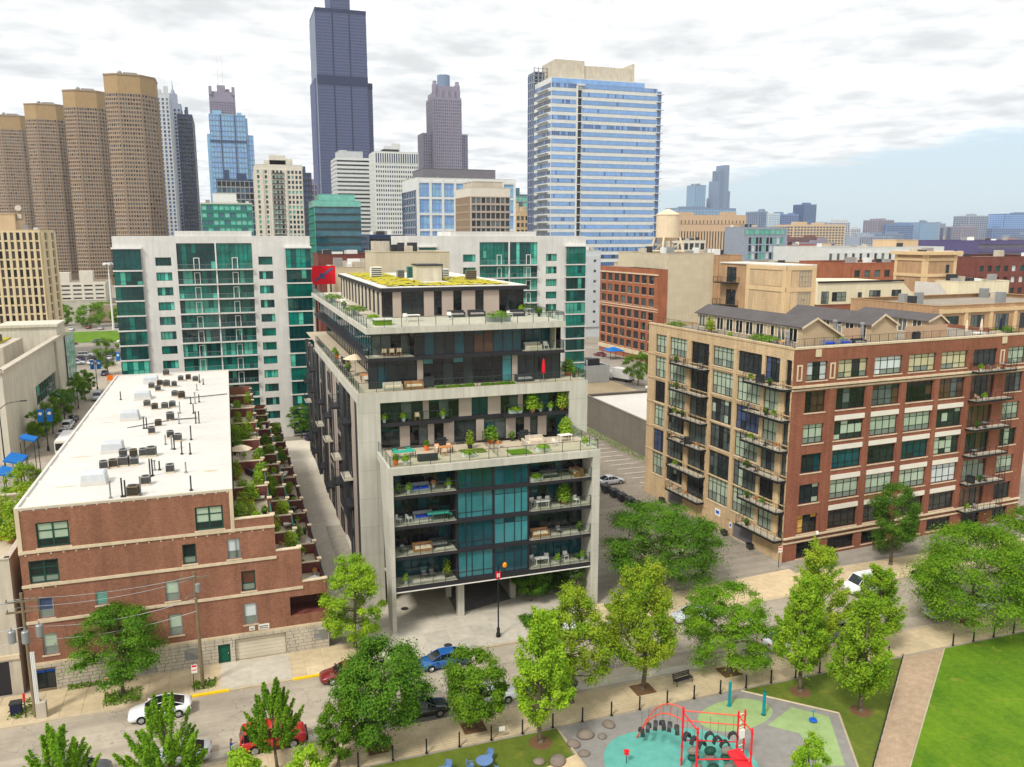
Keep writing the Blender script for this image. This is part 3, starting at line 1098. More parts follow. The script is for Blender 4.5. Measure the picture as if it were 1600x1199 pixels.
# sides and back
YB = 149.0
for x, z0, z1 in ((-0.65, 12.7, 17.0), (2.9, 9.4, 13.2), (5.2, 5.9, 9.9), (7.5, 0.0, 6.5)):
 mb.quad((x, 77.2, z0), (x, YB, z0), (x, YB, z1), (x, 77.2, z1))
mb.quad((-18.2, YB, 0), (-18.2, 77.2, 0), (-18.2, 77.2, 17), (-18.2, YB, 17))
for a, b, zt in tiers:
 mb.quad(F.p(b, 0, -71.8), F.p(a, 0, -71.8), F.p(a, zt, -71.8), F.p(b, zt, -71.8))
# parapet backs of the terraces
for (xa, xb, z0, z1) in ((-0.65, 2.9, 12.7, 14.1), (2.9, 5.2, 9.4, 10.6), (5.2, 7.5, 5.9, 7.2)):
 mb.box(xa + 0.01, 77.21, z0, xb - 0.01, 77.5, z1 - 0.003)
mb.build('wall', 'brick_maroon', TH)
# stone base: real blocks
rg = random.Random(5)
mb = MB()
bh = 0.333
for r_ in range(8):
 z0 = r_ * bh
 u = -0.0 if r_ % 2 else -0.4
 while u < U(7.5):
  w = rg.uniform(0.72, 0.86)
  a, b = max(u, 0.0), min(u + w, U(7.5))
  u += w
  segs = [(a, b)]
  for (x0, x1, c, d) in (gar, door, shop):
   if z0 + bh > c and z0 < d:
    ns = []
    for (p, q) in segs:
     if q <= U(x0) or p >= U(x1):
      ns.append((p, q))
     else:
      if p < U(x0):
       ns.append((p, U(x0)))
      if q > U(x1):
       ns.append((U(x1), q))
    segs = ns
  for p, q in segs:
   if q - p > 0.06:
    F.box(mb, p + 0.02, q - 0.02, z0 + 0.02, z0 + bh - 0.02, -0.05, 0.09 + rg.uniform(-0.02, 0.02))
mb.build('base_block', 'limestone_grey', TH, kind='stuff')
mb = MB()
F.wall(mb, 0, U(7.5), 0, 2.66, [(U(x0), U(x1), c, d) for (x0, x1, c, d) in (gar, door, shop)], 0.3)
mb.build('base_wall', 'wood_pole', TH)
# bands and the small square blocks under them
mb = MB()
for z, a, b in ((13.0, 0, U(2.9)), (9.9, 0, U(2.9)), (6.55, 0, U(5.2)), (2.62, 0, U(7.5))):
 F.box(mb, a - 0.05, b + 0.05, z, z + 0.26, -0.02, 0.1)
for i, (a, b, zt) in enumerate(tiers):
 F.box(mb, a, b, zt - 0.003, zt + 0.1, -0.42, 0.06)
F.box(mb, -0.04, 0.30, 12.9, 17.0, -0.02, 0.055)
F.box(mb, U(-0.65) - 0.3, U(-0.65) + 0.03, 12.9, 17.0, -0.02, 0.055)
mb.build('stone_band', 'limestone', TH)
mb = MB()
for zt, a, b in ((16.78, 0.4, U(-0.9)), (12.78, 0.4, U(2.7)), (9.72, 0.5, 3.0)):
 u = a
 while u < b:
  F.box(mb, u, u + 0.13, zt, zt + 0.13, -0.02, 0.035)
  u += 0.98
mb.build('accent_block', 'limestone', TH, kind='stuff')
for a, b, c, d, k in th_w:
 rr = random.Random(int(a * 100))
 if k in ('dbl', 'dbl2'):
  window(TH, F, U(a), U(b), c, d, 2, [0.32, 0.66], 0.14, 0.14, 'frame_green',
      ('g_dark', 'g_blind') if k == 'dbl' else ('g_dark', 'g_screen'), (lambda i, j, n, m: 0 if j == 0 else 1) if k == 'dbl' else (lambda i, j, n, m: 0 if j else 1), sill='limestone')
 elif k == 'louvre':
  o = window(TH, F, U(a), U(b), c, d, 1, 8, 0.1, 0.07, 'metal_grey', ('g_green_lt',), sill='limestone', name='louvre')
 else:
  pal = {'blue': ('g_screen', 'g_bluewin'), 'sgl': ('g_screen', 'g_blind'), 'dark': ('g_screen', 'g_dark'), 'pale': ('g_screen', 'g_pale'), 'red': ('g_screen', 'g_brown')}[k]
  window(TH, F, U(a), U(b), c, d, 1, [0.36], 0.14, 0.11, 'frame_green' if k in ('dark', 'red') else 'metal_grey', pal, lambda i, j, n, m: min(j, 1), sill='limestone')
o = window(TH, F, U(shop[0]), U(shop[1]), shop[2], shop[3], 2, [0.8], 0.15, 0.08, 'metal_black', ('g_dark', 'blue_paint'), lambda i, j, n, m: j, name='shop_window')
# garage door with ribs, green door, vents, signs
o = MB()
F.box(o, U(gar[0]), U(gar[1]), gar[2], gar[3], -0.3, -0.24)
for k in range(6):
 F.box(o, U(gar[0]) + 0.05, U(gar[1]) - 0.05, gar[2] + 0.05 + k * 0.365, gar[2] + 0.385 + k * 0.365, -0.24, -0.205)
o.build('garage_door', 'shutter_beige', TH)
mb = MB()
F.box(mb, U(door[0]), U(door[1]), door[2], door[3], -0.25, -0.16)
F.box(mb, U(door[0]) + 0.12, U(door[1]) - 0.12, 0.3, 0.95, -0.16, -0.14)
F.box(mb, U(door[0]) + 0.12, U(door[1]) - 0.12, 1.1, 1.8, -0.16, -0.14)
dd = mb.build('door', 'door_green', TH)
mb = MB()
F.box(mb, U(door[1]) - 0.2, U(door[1]) - 0.12, 0.95, 1.1, -0.14, -0.08)
mb.build('door_handle', 'chrome', dd)
for a, b, c, d in ((-5.71, -4.39, 0.95, 2.1), (6.03, 7.4, 1.0, 2.2), (-9.6, -8.1, 0.35, 0.95)):
 mb = MB()
 F.box(mb, U(a), U(b), c, d, -0.02, 0.09)
 for k in range(7):
  F.box(mb, U(a) + 0.05, U(b) - 0.05, c + 0.06 + k * (d - c - 0.1) / 7, c + 0.06 + (k + 0.55) * (d - c - 0.1) / 7, 0.09, 0.115)
 mb.build('wall_vent', 'metal_grey', TH)
for a, b, c, d in ((0.11, 0.63, 3.0, 3.45), (0.95, 1.95, 2.95, 3.5)):
 mb = MB()
 F.box(mb, U(a), U(b), c, d, 0.0, 0.04)
 sg = mb.build('wall_sign', 'off_white', TH)
 mb = MB()
 n = 2 if b - a > 0.7 else 1
 for k in range(n):
  F.box(mb, U(a) + 0.1, U(b) - 0.1, c + 0.12 + k * 0.18, c + 0.2 + k * 0.18, 0.04, 0.045)
 mb.build('sign_lettering', 'metal_dark', sg)
# loggia interior
mb = MB()
box_shell(mb, loggia[0], 77.42, 3.9, loggia[1], 80.0, 5.78, 'b')
mb.quad((loggia[0], 77.4, 3.88), (loggia[1], 77.4, 3.88), (loggia[1], 80, 3.88), (loggia[0], 80, 3.88))
mb.quad((loggia[1], 80, 5.79), (loggia[1], 77.4, 5.79), (loggia[0], 77.4, 5.79), (loggia[0], 80, 5.79))
mb.build('loggia', 'brick_dark', TH)
# roof
mb = MB()
mb.quad((-18.2, 77.2, 16.95), (-0.65, 77.2, 16.95), (-0.65, YB, 16.95), (-18.2, YB, 16.95))
for (x0, y0, x1, y1) in ((-18.24, 77.16, -18.0, YB), (-0.86, 77.16, -0.62, YB), (-18.0, YB - 0.2, -0.86, YB + 0.04), (-18.0, 77.16, -0.86, 77.45)):
 mb.box(x0, y0, 16.9, x1, y1, 17.14)
roof = mb.build('roof', 'roof_membrane', TH)
mb = MB()
for k in range(13):
 y = 80.6 + k * 5.25
 mb.rings([[(-18, y - 0.5, 16.952), (-0.86, y - 0.5, 16.952), (-0.86, y + 0.5, 16.952), (-18, y + 0.5, 16.952)],
     [(-18, y - 0.12, 17.04), (-0.86, y - 0.12, 17.04), (-0.86, y + 0.12, 17.04), (-18, y + 0.12, 17.04)]])
mb.build('roof_seam', 'roof_membrane', roof)
mb = MB()
for (x, y, w, l) in ((-16.4, 80.6, 2.4, 0.45), (-15.2, 83.4, 2.0, 0.3), (-2.6, 84.6, 1.4, 0.6), (-15.6, 94.6, 2.2, 0.35), (-15.2, 111.6, 1.8, 0.4)):
 mb.dome((x, y, 16.956), w / 2, l / 2, 0.012, 12, 2)
mb.build('roof_stain', 'roof_dirt', roof)
# terrace floors, dividing walls, coping, rails
mb = MB()
for (xa, xb, z) in ((-0.65, 2.9, 12.7), (2.9, 5.2, 9.4), (5.2, 7.5, 5.9)):
 mb.quad((xa, 77.3, z), (xb, 77.3, z), (xb, YB, z), (xa, YB, z))
mb.build('terrace_floor', 'paver_terrace', TH)
mb = MB()
cap = MB()
for (xa, xb, z, zt) in ((-0.62, 2.9, 12.7, 14.0), (2.93, 5.2, 9.4, 10.5), (5.23, 7.5, 5.9, 7.0)):
 for k in range(1, 14):
  y = 77.2 + k * 5.25
  if (k % 2 and xa < 0) or (k % 3 == 0 and xa > 5):
   continue
  mb.box(xa, y - 0.13, z, xb - 0.05, y + 0.13, zt)
  cap.box(xa, y - 0.17, zt, xb - 0.05, y + 0.17, zt + 0.08)
 for k in range(0, 14):
  y = 77.6 + k * 5.25
  mb.box(xb - 0.3, y - 0.2, z, xb + 0.04, y + 0.2, zt + 0.12)
  cap.box(xb - 0.36, y - 0.26, zt + 0.12, xb + 0.1, y + 0.26, zt + 0.24)
 mb.box(xb - 0.24, 77.6, z, xb + 0.02, YB, z + 0.5)
mb.build('terrace_wall', 'brick_dark', TH)
cap.build('coping', 'limestone', TH)
for (xb, z) in ((2.9, 12.7), (5.2, 9.4), (7.5, 5.9)):
 mb = MB()
 for zz in (0.72, 0.95, 1.18):
  mb.cyl((xb - 0.12, 77.8, z + zz), (xb - 0.12, YB, z + zz), 0.045, n=4)
 mb.build('terrace_rail', 'trim_teal' if xb < 7 else 'metal_dark', TH)
# doors on the terrace side walls
for k in range(13):
 y = 79.6 + k * 5.25
 for (x, z) in ((-0.65, 12.75), (2.9, 9.45), (5.2, 5.95)):
  G_ = Face((x, y, z), (0, 1))
  window(TH, G_, 0, 2.2, 0.05, 2.25, 2, 1, -0.09, 0.1, 'frame_green', ('g_dark', 'g_mid'), name='terrace_door')

# ------------------------------------------------------------------ grey condominium (centre)
CO = thing('condominium', 'stepped grey concrete and dark glass condominium with planted terraces and yellow sedum roof', 'building', (25, 90, 0))
cg = ('g_condo', 'g_black', 'g_teal_dk', 'g_dark', 'g_mid')
# projecting lower frame
mb = MB()
mb.box(13.9, 77.6, 16.75, 36.6, 84.45, 17.5)
mb.hexa([(13.9, 77.61, 0), (14.32, 77.61, 0), (14.32, 79.7, 0), (13.9, 79.7, 0), (13.9, 77.61, 16.75), (14.32, 77.61, 16.75), (14.32, 82.6, 16.75), (13.9, 82.6, 16.75)])
mb.hexa([(35.75, 77.61, 0), (36.6, 77.61, 0), (36.6, 79.8, 0), (35.75, 79.8, 0), (35.75, 77.61, 16.75), (36.6, 77.61, 16.75), (36.6, 84.4, 16.75), (35.75, 84.4, 16.75)])
mb.box(13.9, 77.6, 17.5, 14.15, 84.4, 17.56)
mb.build('lower_frame', 'concrete_frame', CO)
mb = MB()
mb.box(14.2, 77.9, 17.5, 36.3, 84.6, 17.53)
mb.build('terrace_floor', 'paver_terrace', CO)
# lower block: slabs
mb = MB()
for z in (14.2, 11.05, 7.85):
 mb.box(14.34, 77.78, z, 35.7, 80.4, z + 0.36)
mb.box(14.34, 77.75, 4.45, 35.7, 80.6, 4.98)
mb.build('slab_edge', 'panel_dark', CO)
mb = MB()
mb.box(14.34, 77.70, 4.40, 35.7, 77.752, 4.5)
mb.build('led_strip', 'off_white', CO)
for z in (14.56, 11.41, 8.21, 4.98):
 for a, b in ((14.36, 20.8), (28.75, 35.7)):
  mb = MB()
  mb.quad((a, 77.8, z + 0.006), (b, 77.8, z + 0.006), (b, 80.25, z + 0.006), (a, 80.25, z + 0.006))
  mb.build('balcony_floor', 'concrete_plain', CO)
FB = Face((0, 80.3, 0), (1, 0))
FC = Face((0, 78.05, 0), (1, 0))
rg = random.Random(8)
for fl, (z0, z1) in enumerate(((4.99, 7.85), (8.22, 11.05), (11.42, 14.2), (14.57, 16.74))):
 teal = (('g_teal_dk', 'g_teal'), ('g_black', 'g_teal_dk'), ('g_condo', 'g_teal_dk'), ('g_condo', 'g_teal_dk'))[fl]
 tealr = (('g_teal_dk', 'g_teal'), ('g_black', 'g_condo'), ('g_teal_dk', 'g_condo'), ('g_condo', 'g_teal_dk'))[fl]
 window(CO, FB, 14.36, 20.75, z0, z1, [0.09, 0.2, 0.34, 0.47, 0.6, 0.73, 0.8], [0.72] if fl % 2 else [0.3], 0, 0.07, 'panel_dark', teal, name='balcony_glazing', rnd=rg)
 window(CO, FB, 28.75, 35.7, z0, z1, [0.14, 0.27, 0.4, 0.53, 0.66, 0.8], [0.3] if fl % 2 else [0.72], 0, 0.07, 'panel_dark', tealr, name='balcony_glazing', rnd=rg)
 # flush bay: two halves, each four lights of unequal width
 for h, (a, b) in enumerate(((20.9, 24.72), (24.82, 28.6))):
  bright = {0: (1, 0), 1: (0, 1), 2: (1, 1), 3: (2, 2)}[fl][h]
  pal = {1: ('g_teal',) * 6 + ('g_teal_dk',), 0: ('g_condo', 'g_teal_dk', 'g_teal_dk'), 2: ('g_green_dk', 'g_teal_dk')}[bright]
  cf = [0.24, 0.4, 0.72] if h == 0 else [0.3, 0.6, 0.8]
  window(CO, FC, a, b, z0 - 0.02, z1 + 0.02, cf, [0.22] if h == 0 else [0.78], 0.0, 0.08, 'panel_dark', pal, name='bay_window', rnd=rg)
 mb = MB()
 for x in (20.75, 28.62):
  mb.box(x, 78.1, z0, x + 0.12, 80.4, z1)
 mb.box(24.72, 78.02, z0, 24.82, 78.25, z1)
 mb.build('bay_side', 'panel_dark', CO)
 railing(CO, [(14.36, 77.86), (20.78, 77.86)], z0, 1.05, 'glass', step=1.25)
 railing(CO, [(28.78, 77.86), (35.68, 77.86)], z0, 1.05, 'glass', step=1.25)
mb = MB()
for z in (14.55, 11.4, 8.2):
 mb.box(14.36, 80.42, z, 35.7, 80.6, z + 0.1)
mb.quad((14.3, 80.9, 4.9), (35.7, 80.9, 4.9), (35.7, 80.9, 16.74), (14.3, 80.9, 16.74))
mb.build('core_wall', 'panel_dark', CO)
# undercroft
mb = MB()
mb.quad((14.35, 112, 4.46), (35.74, 112, 4.46), (35.74, 77.8, 4.46), (14.35, 77.8, 4.46))
mb.quad((14.4, 143.0, 0), (14.4, 86.3, 0), (14.4, 86.3, 4.46), (14.4, 143.0, 4.46))
mb.quad((12.1, 143, 3.3), (14.4, 143, 3.3), (14.4, 86.3, 3.3), (12.1, 86.3, 3.3))
mb.build('soffit', 'concrete_plain', CO)
for (x, y, w) in ((21.5, 79.6, 0.36), (21.45, 84.5, 0.3), (28.2, 82.0, 0.3)):
 mb = MB()
 mb.box(x - w, y - w, 0, x + w, y + w, 4.455)
 mb.build('pillar', 'concrete_frame', CO)
FS = Face((21.7, 87.9, 0.14), (1, 0))
window(CO, FS, 0, 14.0, 0.05, 4.3, 9, [0.7], 0, 0.09, 'panel_dark', ('g_black', 'g_condo'), name='lobby_window', rnd=rg)
FS = Face((21.7, 111, 0.14), (0, -1))
window(CO, FS, 0, 23.0, 0.05, 4.3, 12, [0.7], 0, 0.09, 'panel_dark', ('g_black', 'g_condo'), name='lobby_window', rnd=rg)
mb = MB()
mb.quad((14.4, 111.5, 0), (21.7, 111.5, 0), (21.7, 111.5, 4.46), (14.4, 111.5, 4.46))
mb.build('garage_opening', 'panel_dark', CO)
# tall frame of the middle block
mb = MB()
mb.box(12.1, 84.5, 0, 14.42, 86.3, 23.8)
mb.box(35.9, 84.5, 0, 38.1, 86.3, 23.8)
mb.box(14.42, 84.5, 22.68, 35.9, 86.1, 23.8)
mb.box(12.1, 86.3, 22.7, 12.75, 128.0, 23.8)
mb.box(37.6, 86.3, 22.7, 38.1, 128.0, 23.8)
mb.quad((38.1, 86.3, 0), (38.1, 143, 0), (38.1, 143, 22.7), (38.1, 86.3, 22.7))
mb.build('upper_frame', 'concrete_frame', CO)
FM = Face((0, 85.6, 0), (1, 0))
ups = ['G', 14.42, 19.22, 'P', 19.87, 'G', 23.23, 'P', 24.68, 'G', 26.56, 'P', 28.04, 'G', 30.08, 'P', 30.68, 'G', 35.9]
los = ['G', 14.42, 16.64, 'P', 17.73, 'G', 19.72, 'P', 20.42, 'D', 21.49, 'P', 22.66, 'G', 25.2, 'P', 26.09, 'G', 28.68, 'P', 29.81, 'D', 30.84, 'P', 31.55, 'G', 32.48, 'P', 33.53, 'G', 35.9]


def strip(seq, F, z0, z1, panels='panel_taupe', pal=cg):
 x = seq[1]
 k = seq[0]
 i = 2
 while i < len(seq):
  x1 = seq[i]
  if k == 'G' or k == 'D':
   n = max(1, int(round((x1 - x) / 1.15)))
   window(CO, F, x + 0.01, x1 - 0.01, z0, z1, n, [0.8] if k == 'G' else 1, 0.06, 0.07, 'panel_dark', pal if k == 'G' else ('g_black', 'g_black'), rnd=rg)
  else:
   pan = MB()
   F.box(pan, x, x1, z0 - 0.02, z1 + 0.02, -0.3, 0.02)
   pan.build('cladding_panel', panels, CO)
  x = x1
  if i + 1 >= len(seq):
   break
  k = seq[i + 1]
  i += 2


strip(ups, FM, 20.42, 22.66)
strip(los, FM, 17.55, 20.0)
mb = MB()
mb.box(14.44, 84.75, 20.0, 22.3, 85.9, 20.42)
mb.box(28.2, 84.75, 20.0, 35.88, 85.9, 20.42)
mb.box(22.3, 85.5, 20.0, 28.2, 85.9, 20.42)
mb.build('balcony_slab', 'panel_dark', CO)
railing(CO, [(14.46, 84.82), (22.2, 84.82)], 20.42, 1.0, 'glass', step=1.5)
railing(CO, [(28.3, 84.82), (35.86, 84.82)], 20.42, 1.0, 'glass', step=1.5)
# fifth floor terrace railings
railing(CO, [(14.1, 84.3), (14.1, 77.85), (36.4, 77.85), (36.4, 84.3)], 17.54, 1.05, 'glass', step=2.0)
railing(CO, [(25.6, 84.6), (25.4, 78.4)], 17.54, 1.3, 'picket', 'metal_black', step=1.5, name='dividing_screen')
# side facade on the alley
FSd = Face((12.1, 143.0, 0), (0, -1))
rg2 = random.Random(3)
mb = MB()
tp = MB()
u = 0.0
fl_z = [3.2 + k * 3.22 for k in range(7)]
mb.quad((12.45, 143, 3.3), (12.45, 86.3, 3.3), (12.45, 86.3, 22.7), (12.45, 143, 22.7))
mb.build('side_wall', 'panel_dark', CO)
mb = MB()
while u < 56.5:
 w = rg2.choice((0.7, 0.9, 1.2, 1.6))
 k = rg2.random()
 if k < 0.4:
  FSd.box(tp, u, u + w, 3.2, 22.65, -0.33, 0.02 - rg2.random() * 0.1)
 elif k < 0.75:
  FSd.box(mb, u, u + w, rg2.choice((3.2, 3.2, 6.4)), 22.65, -0.33, 0.06)
 u += w
tp.build('side_panel', 'panel_taupe', CO)
mb.build('side_panel', 'metal_dark', CO)
for bu in (4.0, 12.5, 22.0, 31.5, 41.0, 50.0):
 for k in range(6):
  z = 3.5 + k * 3.2
  window(CO, FSd, bu, bu + 2.6, z + 0.1, z + 2.6, 2, 1, -0.08, 0.08, 'panel_dark', ('g_condo', 'g_dark', 'g_mid'), rnd=rg2)
  if (k + int(bu)) % 3 == 0 or k == 0:
   continue
  mb = MB()
  x0 = 11.1
  y1 = 143 - bu
  mb.box(x0, y1 - 3.0, z - 0.15, 12.12, y1 + 0.2, z + 0.05)
  sl = mb.build('side_balcony', 'concrete_plain' if k % 3 == 0 else 'panel_dark', CO)
  railing(sl, [(12.1, y1 - 2.9), (x0 + 0.06, y1 - 2.9), (x0 + 0.06, y1 + 0.1), (12.1, y1 + 0.1)], z + 0.05, 1.0, 'picket', 'metal_dark', step=1.5)
# seventh and eighth floors
mb = MB()
mb.quad((12.2, 84.55, 23.81), (38.0, 84.55, 23.81), (38.0, 143, 23.81), (12.2, 143, 23.81))
mb.build('terrace_floor', 'paver_terrace', CO)
F7 = Face((0, 86.6, 0), (1, 0))
strip(['G', 13.6, 18.9, 'P', 19.55, 'G', 29.75, 'P', 30.38, 'G', 35.6], F7, 23.84, 26.85, pal=('g_teal_dk', 'g_condo', 'g_black', 'g_teal', 'g_dark'))
mb = MB()
mb.box(13.5, 85.9, 26.85, 35.8, 88.4, 27.2)
mb.box(13.5, 88.4, 26.85, 15.4, 141, 27.2)
mb.build('slab_edge', 'panel_dark', CO)
F8 = Face((0, 86.5, 0), (1, 0))
strip(['G', 18.6, 30.9], F8, 27.2, 29.8, pal=('g_condo', 'g_black', 'g_brown', 'g_dark', 'g_mid', 'g_teal_dk'))  # reflections and rooms behind put in as mixed pane tones
F8b = Face((0, 88.4, 0), (1, 0))
strip(['G', 14.3, 18.6], F8b, 27.2, 29.8)
strip(['G', 30.9, 35.0], F8b, 27.2, 29.8)
for bx_ in ((13.6, 86.1, 27.2, 18.5, 88.35, 27.24), (31.0, 86.1, 27.2, 35.7, 88.35, 27.24)):
 mb = MB()
 mb.box(*bx_)
 mb.build('balcony_floor', 'concrete_plain', CO)
mb = MB()
mb.box(34.95, 86.6, 27.24, 35.0, 88.4, 29.8)
mb.build('balcony_end', 'concrete_plain', CO)
railing(CO, [(13.62, 90.0), (13.62, 86.0), (18.5, 86.0)], 27.22, 1.05, 'glass', step=1.6)
railing(CO, [(31.0, 86.0), (35.72, 86.0), (35.72, 88.4)], 27.22, 1.05, 'glass', step=1.6)
FL8 = Face((14.3, 141, 0), (0, -1))
window(CO, FL8, 0, 52.6, 27.2, 29.8, 30, [0.8], 0.0, 0.08, 'panel_dark', ('g_condo', 'g_teal_dk', 'g_dark'), name='side_glazing', rnd=rg)
FL7 = Face((15.4, 141, 0), (0, -1))
window(CO, FL7, 0, 54.4, 23.84, 26.85, 30, [0.8], 0.0, 0.08, 'panel_dark', ('g_condo', 'g_mid', 'g_dark'), name='side_glazing', rnd=rg)
FR7 = Face((35.6, 86.6, 0), (0, 1))
window(CO, FR7, 0, 54.0, 23.84, 29.8, 30, [0.5], 0.0, 0.08, 'panel_dark', cg, name='side_glazing', rnd=rg)
railing(CO, [(12.3, 128), (12.3, 84.75), (37.9, 84.75), (37.9, 100)], 23.82, 1.05, 'glass', step=1.8)
railing(CO, [(12.5, 128), (12.5, 90)], 23.82, 1.05, 'picket', 'metal_black', step=1.8)
# roof slab of the eighth floor
mb = MB()
mb.box(13.35, 85.75, 29.8, 35.85, 143, 30.42)
mb.build('roof_slab', 'concrete_frame', CO)
mb = MB()
mb.quad((13.5, 85.9, 30.426), (35.7, 85.9, 30.426), (35.7, 142.8, 30.426), (13.5, 142.8, 30.426))
mb.build('terrace_floor', 'limestone_grey', CO)
railing(CO, [(13.5, 142), (13.5, 85.95), (35.7, 85.95), (35.7, 100)], 30.43, 1.05, 'glass', step=1.8)
# penthouse
FP = Face((0, 97.1, 0), (1, 0))
strip(['G', 17.3, 18.41, 'P', 19.44, 'G', 22.19, 'P', 23.41, 'G', 24.4, 'P', 25.81, 'G', 26.88, 'P', 28.57, 'G', 29.67, 'P', 31.65, 'G', 34.9], FP, 30.45, 33.4, pal=('g_condo', 'g_black', 'g_teal_dk'))
FPl = Face((17.2, 134.5, 0), (0, -1))
seq = ['P', 0.0]
x = 0.0
for k in range(13):
 x += 1.5
 seq += [round(x, 2), 'G' if k % 2 == 0 else 'P']
 x += 1.35
 seq += [round(x, 2), 'P' if k % 2 == 0 else 'G']
seq = ['G', 0.0]
x = 0.0
for k in range(12):
 x += 1.75
 seq += [round(x, 2), 'P']
 x += 1.3
 seq += [round(x, 2), 'G']
seq += [37.3]
strip(seq, FPl, 30.45, 33.4, 'limestone_grey')
mb = MB()
box_shell(mb, 17.45, 97.4, 30.43, 34.85, 134.4, 33.4, 'rb')
mb.build('penthouse_wall', 'panel_taupe', CO)
mb = MB()
mb.box(16.9, 96.7, 33.4, 35.2, 135, 33.86)
mb.build('roof_fascia', 'panel_dark', CO)
mb = MB()
mb.box(16.95, 96.75, 33.86, 35.15, 134.95, 33.95)
mb.build('roof', 'white_paint', CO)
# sedum beds: lumpy mats
mb = MB()
rg3 = random.Random(21)
for (x0, y0, x1, y1) in ((18.0, 98.0, 23.8, 133.5), (27.6, 98.0, 33.4, 118.0), (23.8, 98.0, 27.6, 104.0)):
 nx, ny = int((x1 - x0) / 0.45), int((y1 - y0) / 0.45)
 gx = [[(x0 + (x1 - x0) * i / nx + rg3.uniform(-.1, .1), y0 + (y1 - y0) * j / ny + rg3.uniform(-.1, .1), 33.955 + rg3.uniform(0.03, 0.16)) for i in range(nx + 1)] for j in range(ny + 1)]
 for j in range(ny):
  for i in range(nx):
   if rg3.random() < 0.16:
    continue
   mb.quad(gx[j][i], gx[j][i + 1], gx[j + 1][i + 1], gx[j + 1][i])
mb.build('sedum_bed', 'sedum', CO, kind='stuff')
mb = MB()
mb.box(24.0, 107.7, 33.95, 27.1, 111.5, 36.0)
mb.build('stair_head', 'concrete_plain', CO)
mb = MB()
mb.box(23.85, 107.55, 36.0, 27.25, 111.65, 36.18)
mb.build('stair_roof', 'panel_dark', CO)

# ------------------------------------------------------------------ red and buff brick loft building (right)
A4 = R(4.0)
RB0 = Vector((63.06, 80.75, 0))
dvv = Vector((-math.sin(A4), math.cos(A4), 0))
rvv = Vector((math.cos(A4), math.sin(A4), 0))
RB = thing('brick_loft_building', 'six storey loft building with a red brick front and a buff brick side', 'building', tuple(RB0), A4)
FRd = Face(tuple(RB0), tuple(rvv))
LS = 31.8
LR = 42.4
_b = RB0 + dvv * LS
FBf = Face(tuple(_b), tuple(-dvv))      # buff side, u runs from the back corner towards the street


def V(u):
 return LS - u


rows_r = [(22.7, 25.0), (18.75, 21.4), (14.85, 17.3), (11.15, 13.55), (7.2, 9.7), (3.35, 5.75)]
cols_r = [(2.1, 5.3), (7.0, 11.75), (12.9, 17.55), (18.7, 23.45), (24.5, 29.2), (30.4, 34.9), (37.05, 40.4)]
holes = []
for ri, (z0, z1) in enumerate(rows_r):
 for ci, (a, b) in enumerate(cols_r):
  zz0 = z0 - (0.5 if ci == 5 and ri else 0.0)
  holes.append((a, b, zz0, z1, ri, ci))
bas = [(7.2, 11.6, 0.45, 2.1), (12.9, 17.4, 0.45, 2.1), (18.8, 23.3, 0.45, 2.1), (24.5, 29.0, 0.45, 2.1), (2.2, 5.2, 0.1, 2.2), (31, 34.6, 0.2, 2.1), (37.2, 40.2, 0.45, 2.1)]
mb = MB()
FRd.wall(mb, 0, LR, 0, 26.6, [h[:4] for h in holes] + bas, 0.3)
q0 = FRd.p(LR, 0)
q1 = FRd.p(LR, 0, -LS)
mb.quad(q0, q1, (q1[0], q1[1], 26.6), (q0[0], q0[1], 26.6))
mb.build('wall', 'brick_red', RB)
# parapet, cornice bands, stone trim
mb = MB()
FRd.box(mb, 0, LR, 26.6, 26.85, -0.45, 0.06)
FRd.box(mb, 0, LR, 21.95, 22.2, -0.02, 0.3)
FRd.box(mb, 0, LR, 21.55, 21.75, -0.02, 0.1)
FRd.box(mb, 0, LR, 2.95, 3.15, -0.02, 0.28)
FRd.box(mb, 0, LR, 2.3, 2.5, -0.02, 0.12)
for u in (3.7, 36.0):
 FRd.box(mb, u - 0.42, u + 0.42, 25.6, 26.5, -0.02, 0.12)
for u in (1.0, 6.1, 35.9):
 FRd.box(mb, u - 0.42, u + 0.42, 22.75, 22.95, -0.02, 0.06)
 FRd.box(mb, u - 0.42, u + 0.42, 24.55, 24.75, -0.02, 0.06)
 FRd.box(mb, u - 0.42, u - 0.22, 22.95, 24.55, -0.02, 0.06)
 FRd.box(mb, u + 0.22, u + 0.42, 22.95, 24.55, -0.02, 0.06)
for u in (12.3, 18.1, 24.0, 29.8):
 FRd.box(mb, u - 0.25, u + 0.25, 20.7, 21.5, -0.02, 0.06)
mb.build('stone_trim', 'limestone', RB)
for (a, b) in cols_r[1:5]:
 for zz in (17.42, 13.65, 9.8, 5.85):
  mb = MB()
  FRd.box(mb, a - 0.05, b + 0.05, zz, zz + 0.62, -0.02, 0.08)
  mb.build('lintel', 'trim_white', RB)
for u in (6.15, 12.3, 18.1, 24.0, 29.8):
 mb = MB()
 FRd.box(mb, u - 0.42, u + 0.42, 2.5, 21.5, -0.02, 0.1)
 mb.build('pilaster', 'brick_red', RB)
rg = random.Random(17)
rowpal = {0: ('g_blind_cream', 'g_dark'), 1: ('g_brown', 'g_dark'), 2: ('g_blind', 'g_screen'), 3: ('g_green_dk', 'g_black'), 4: ('g_blind', 'g_screen'), 5: ('g_dark', 'g_mid')}
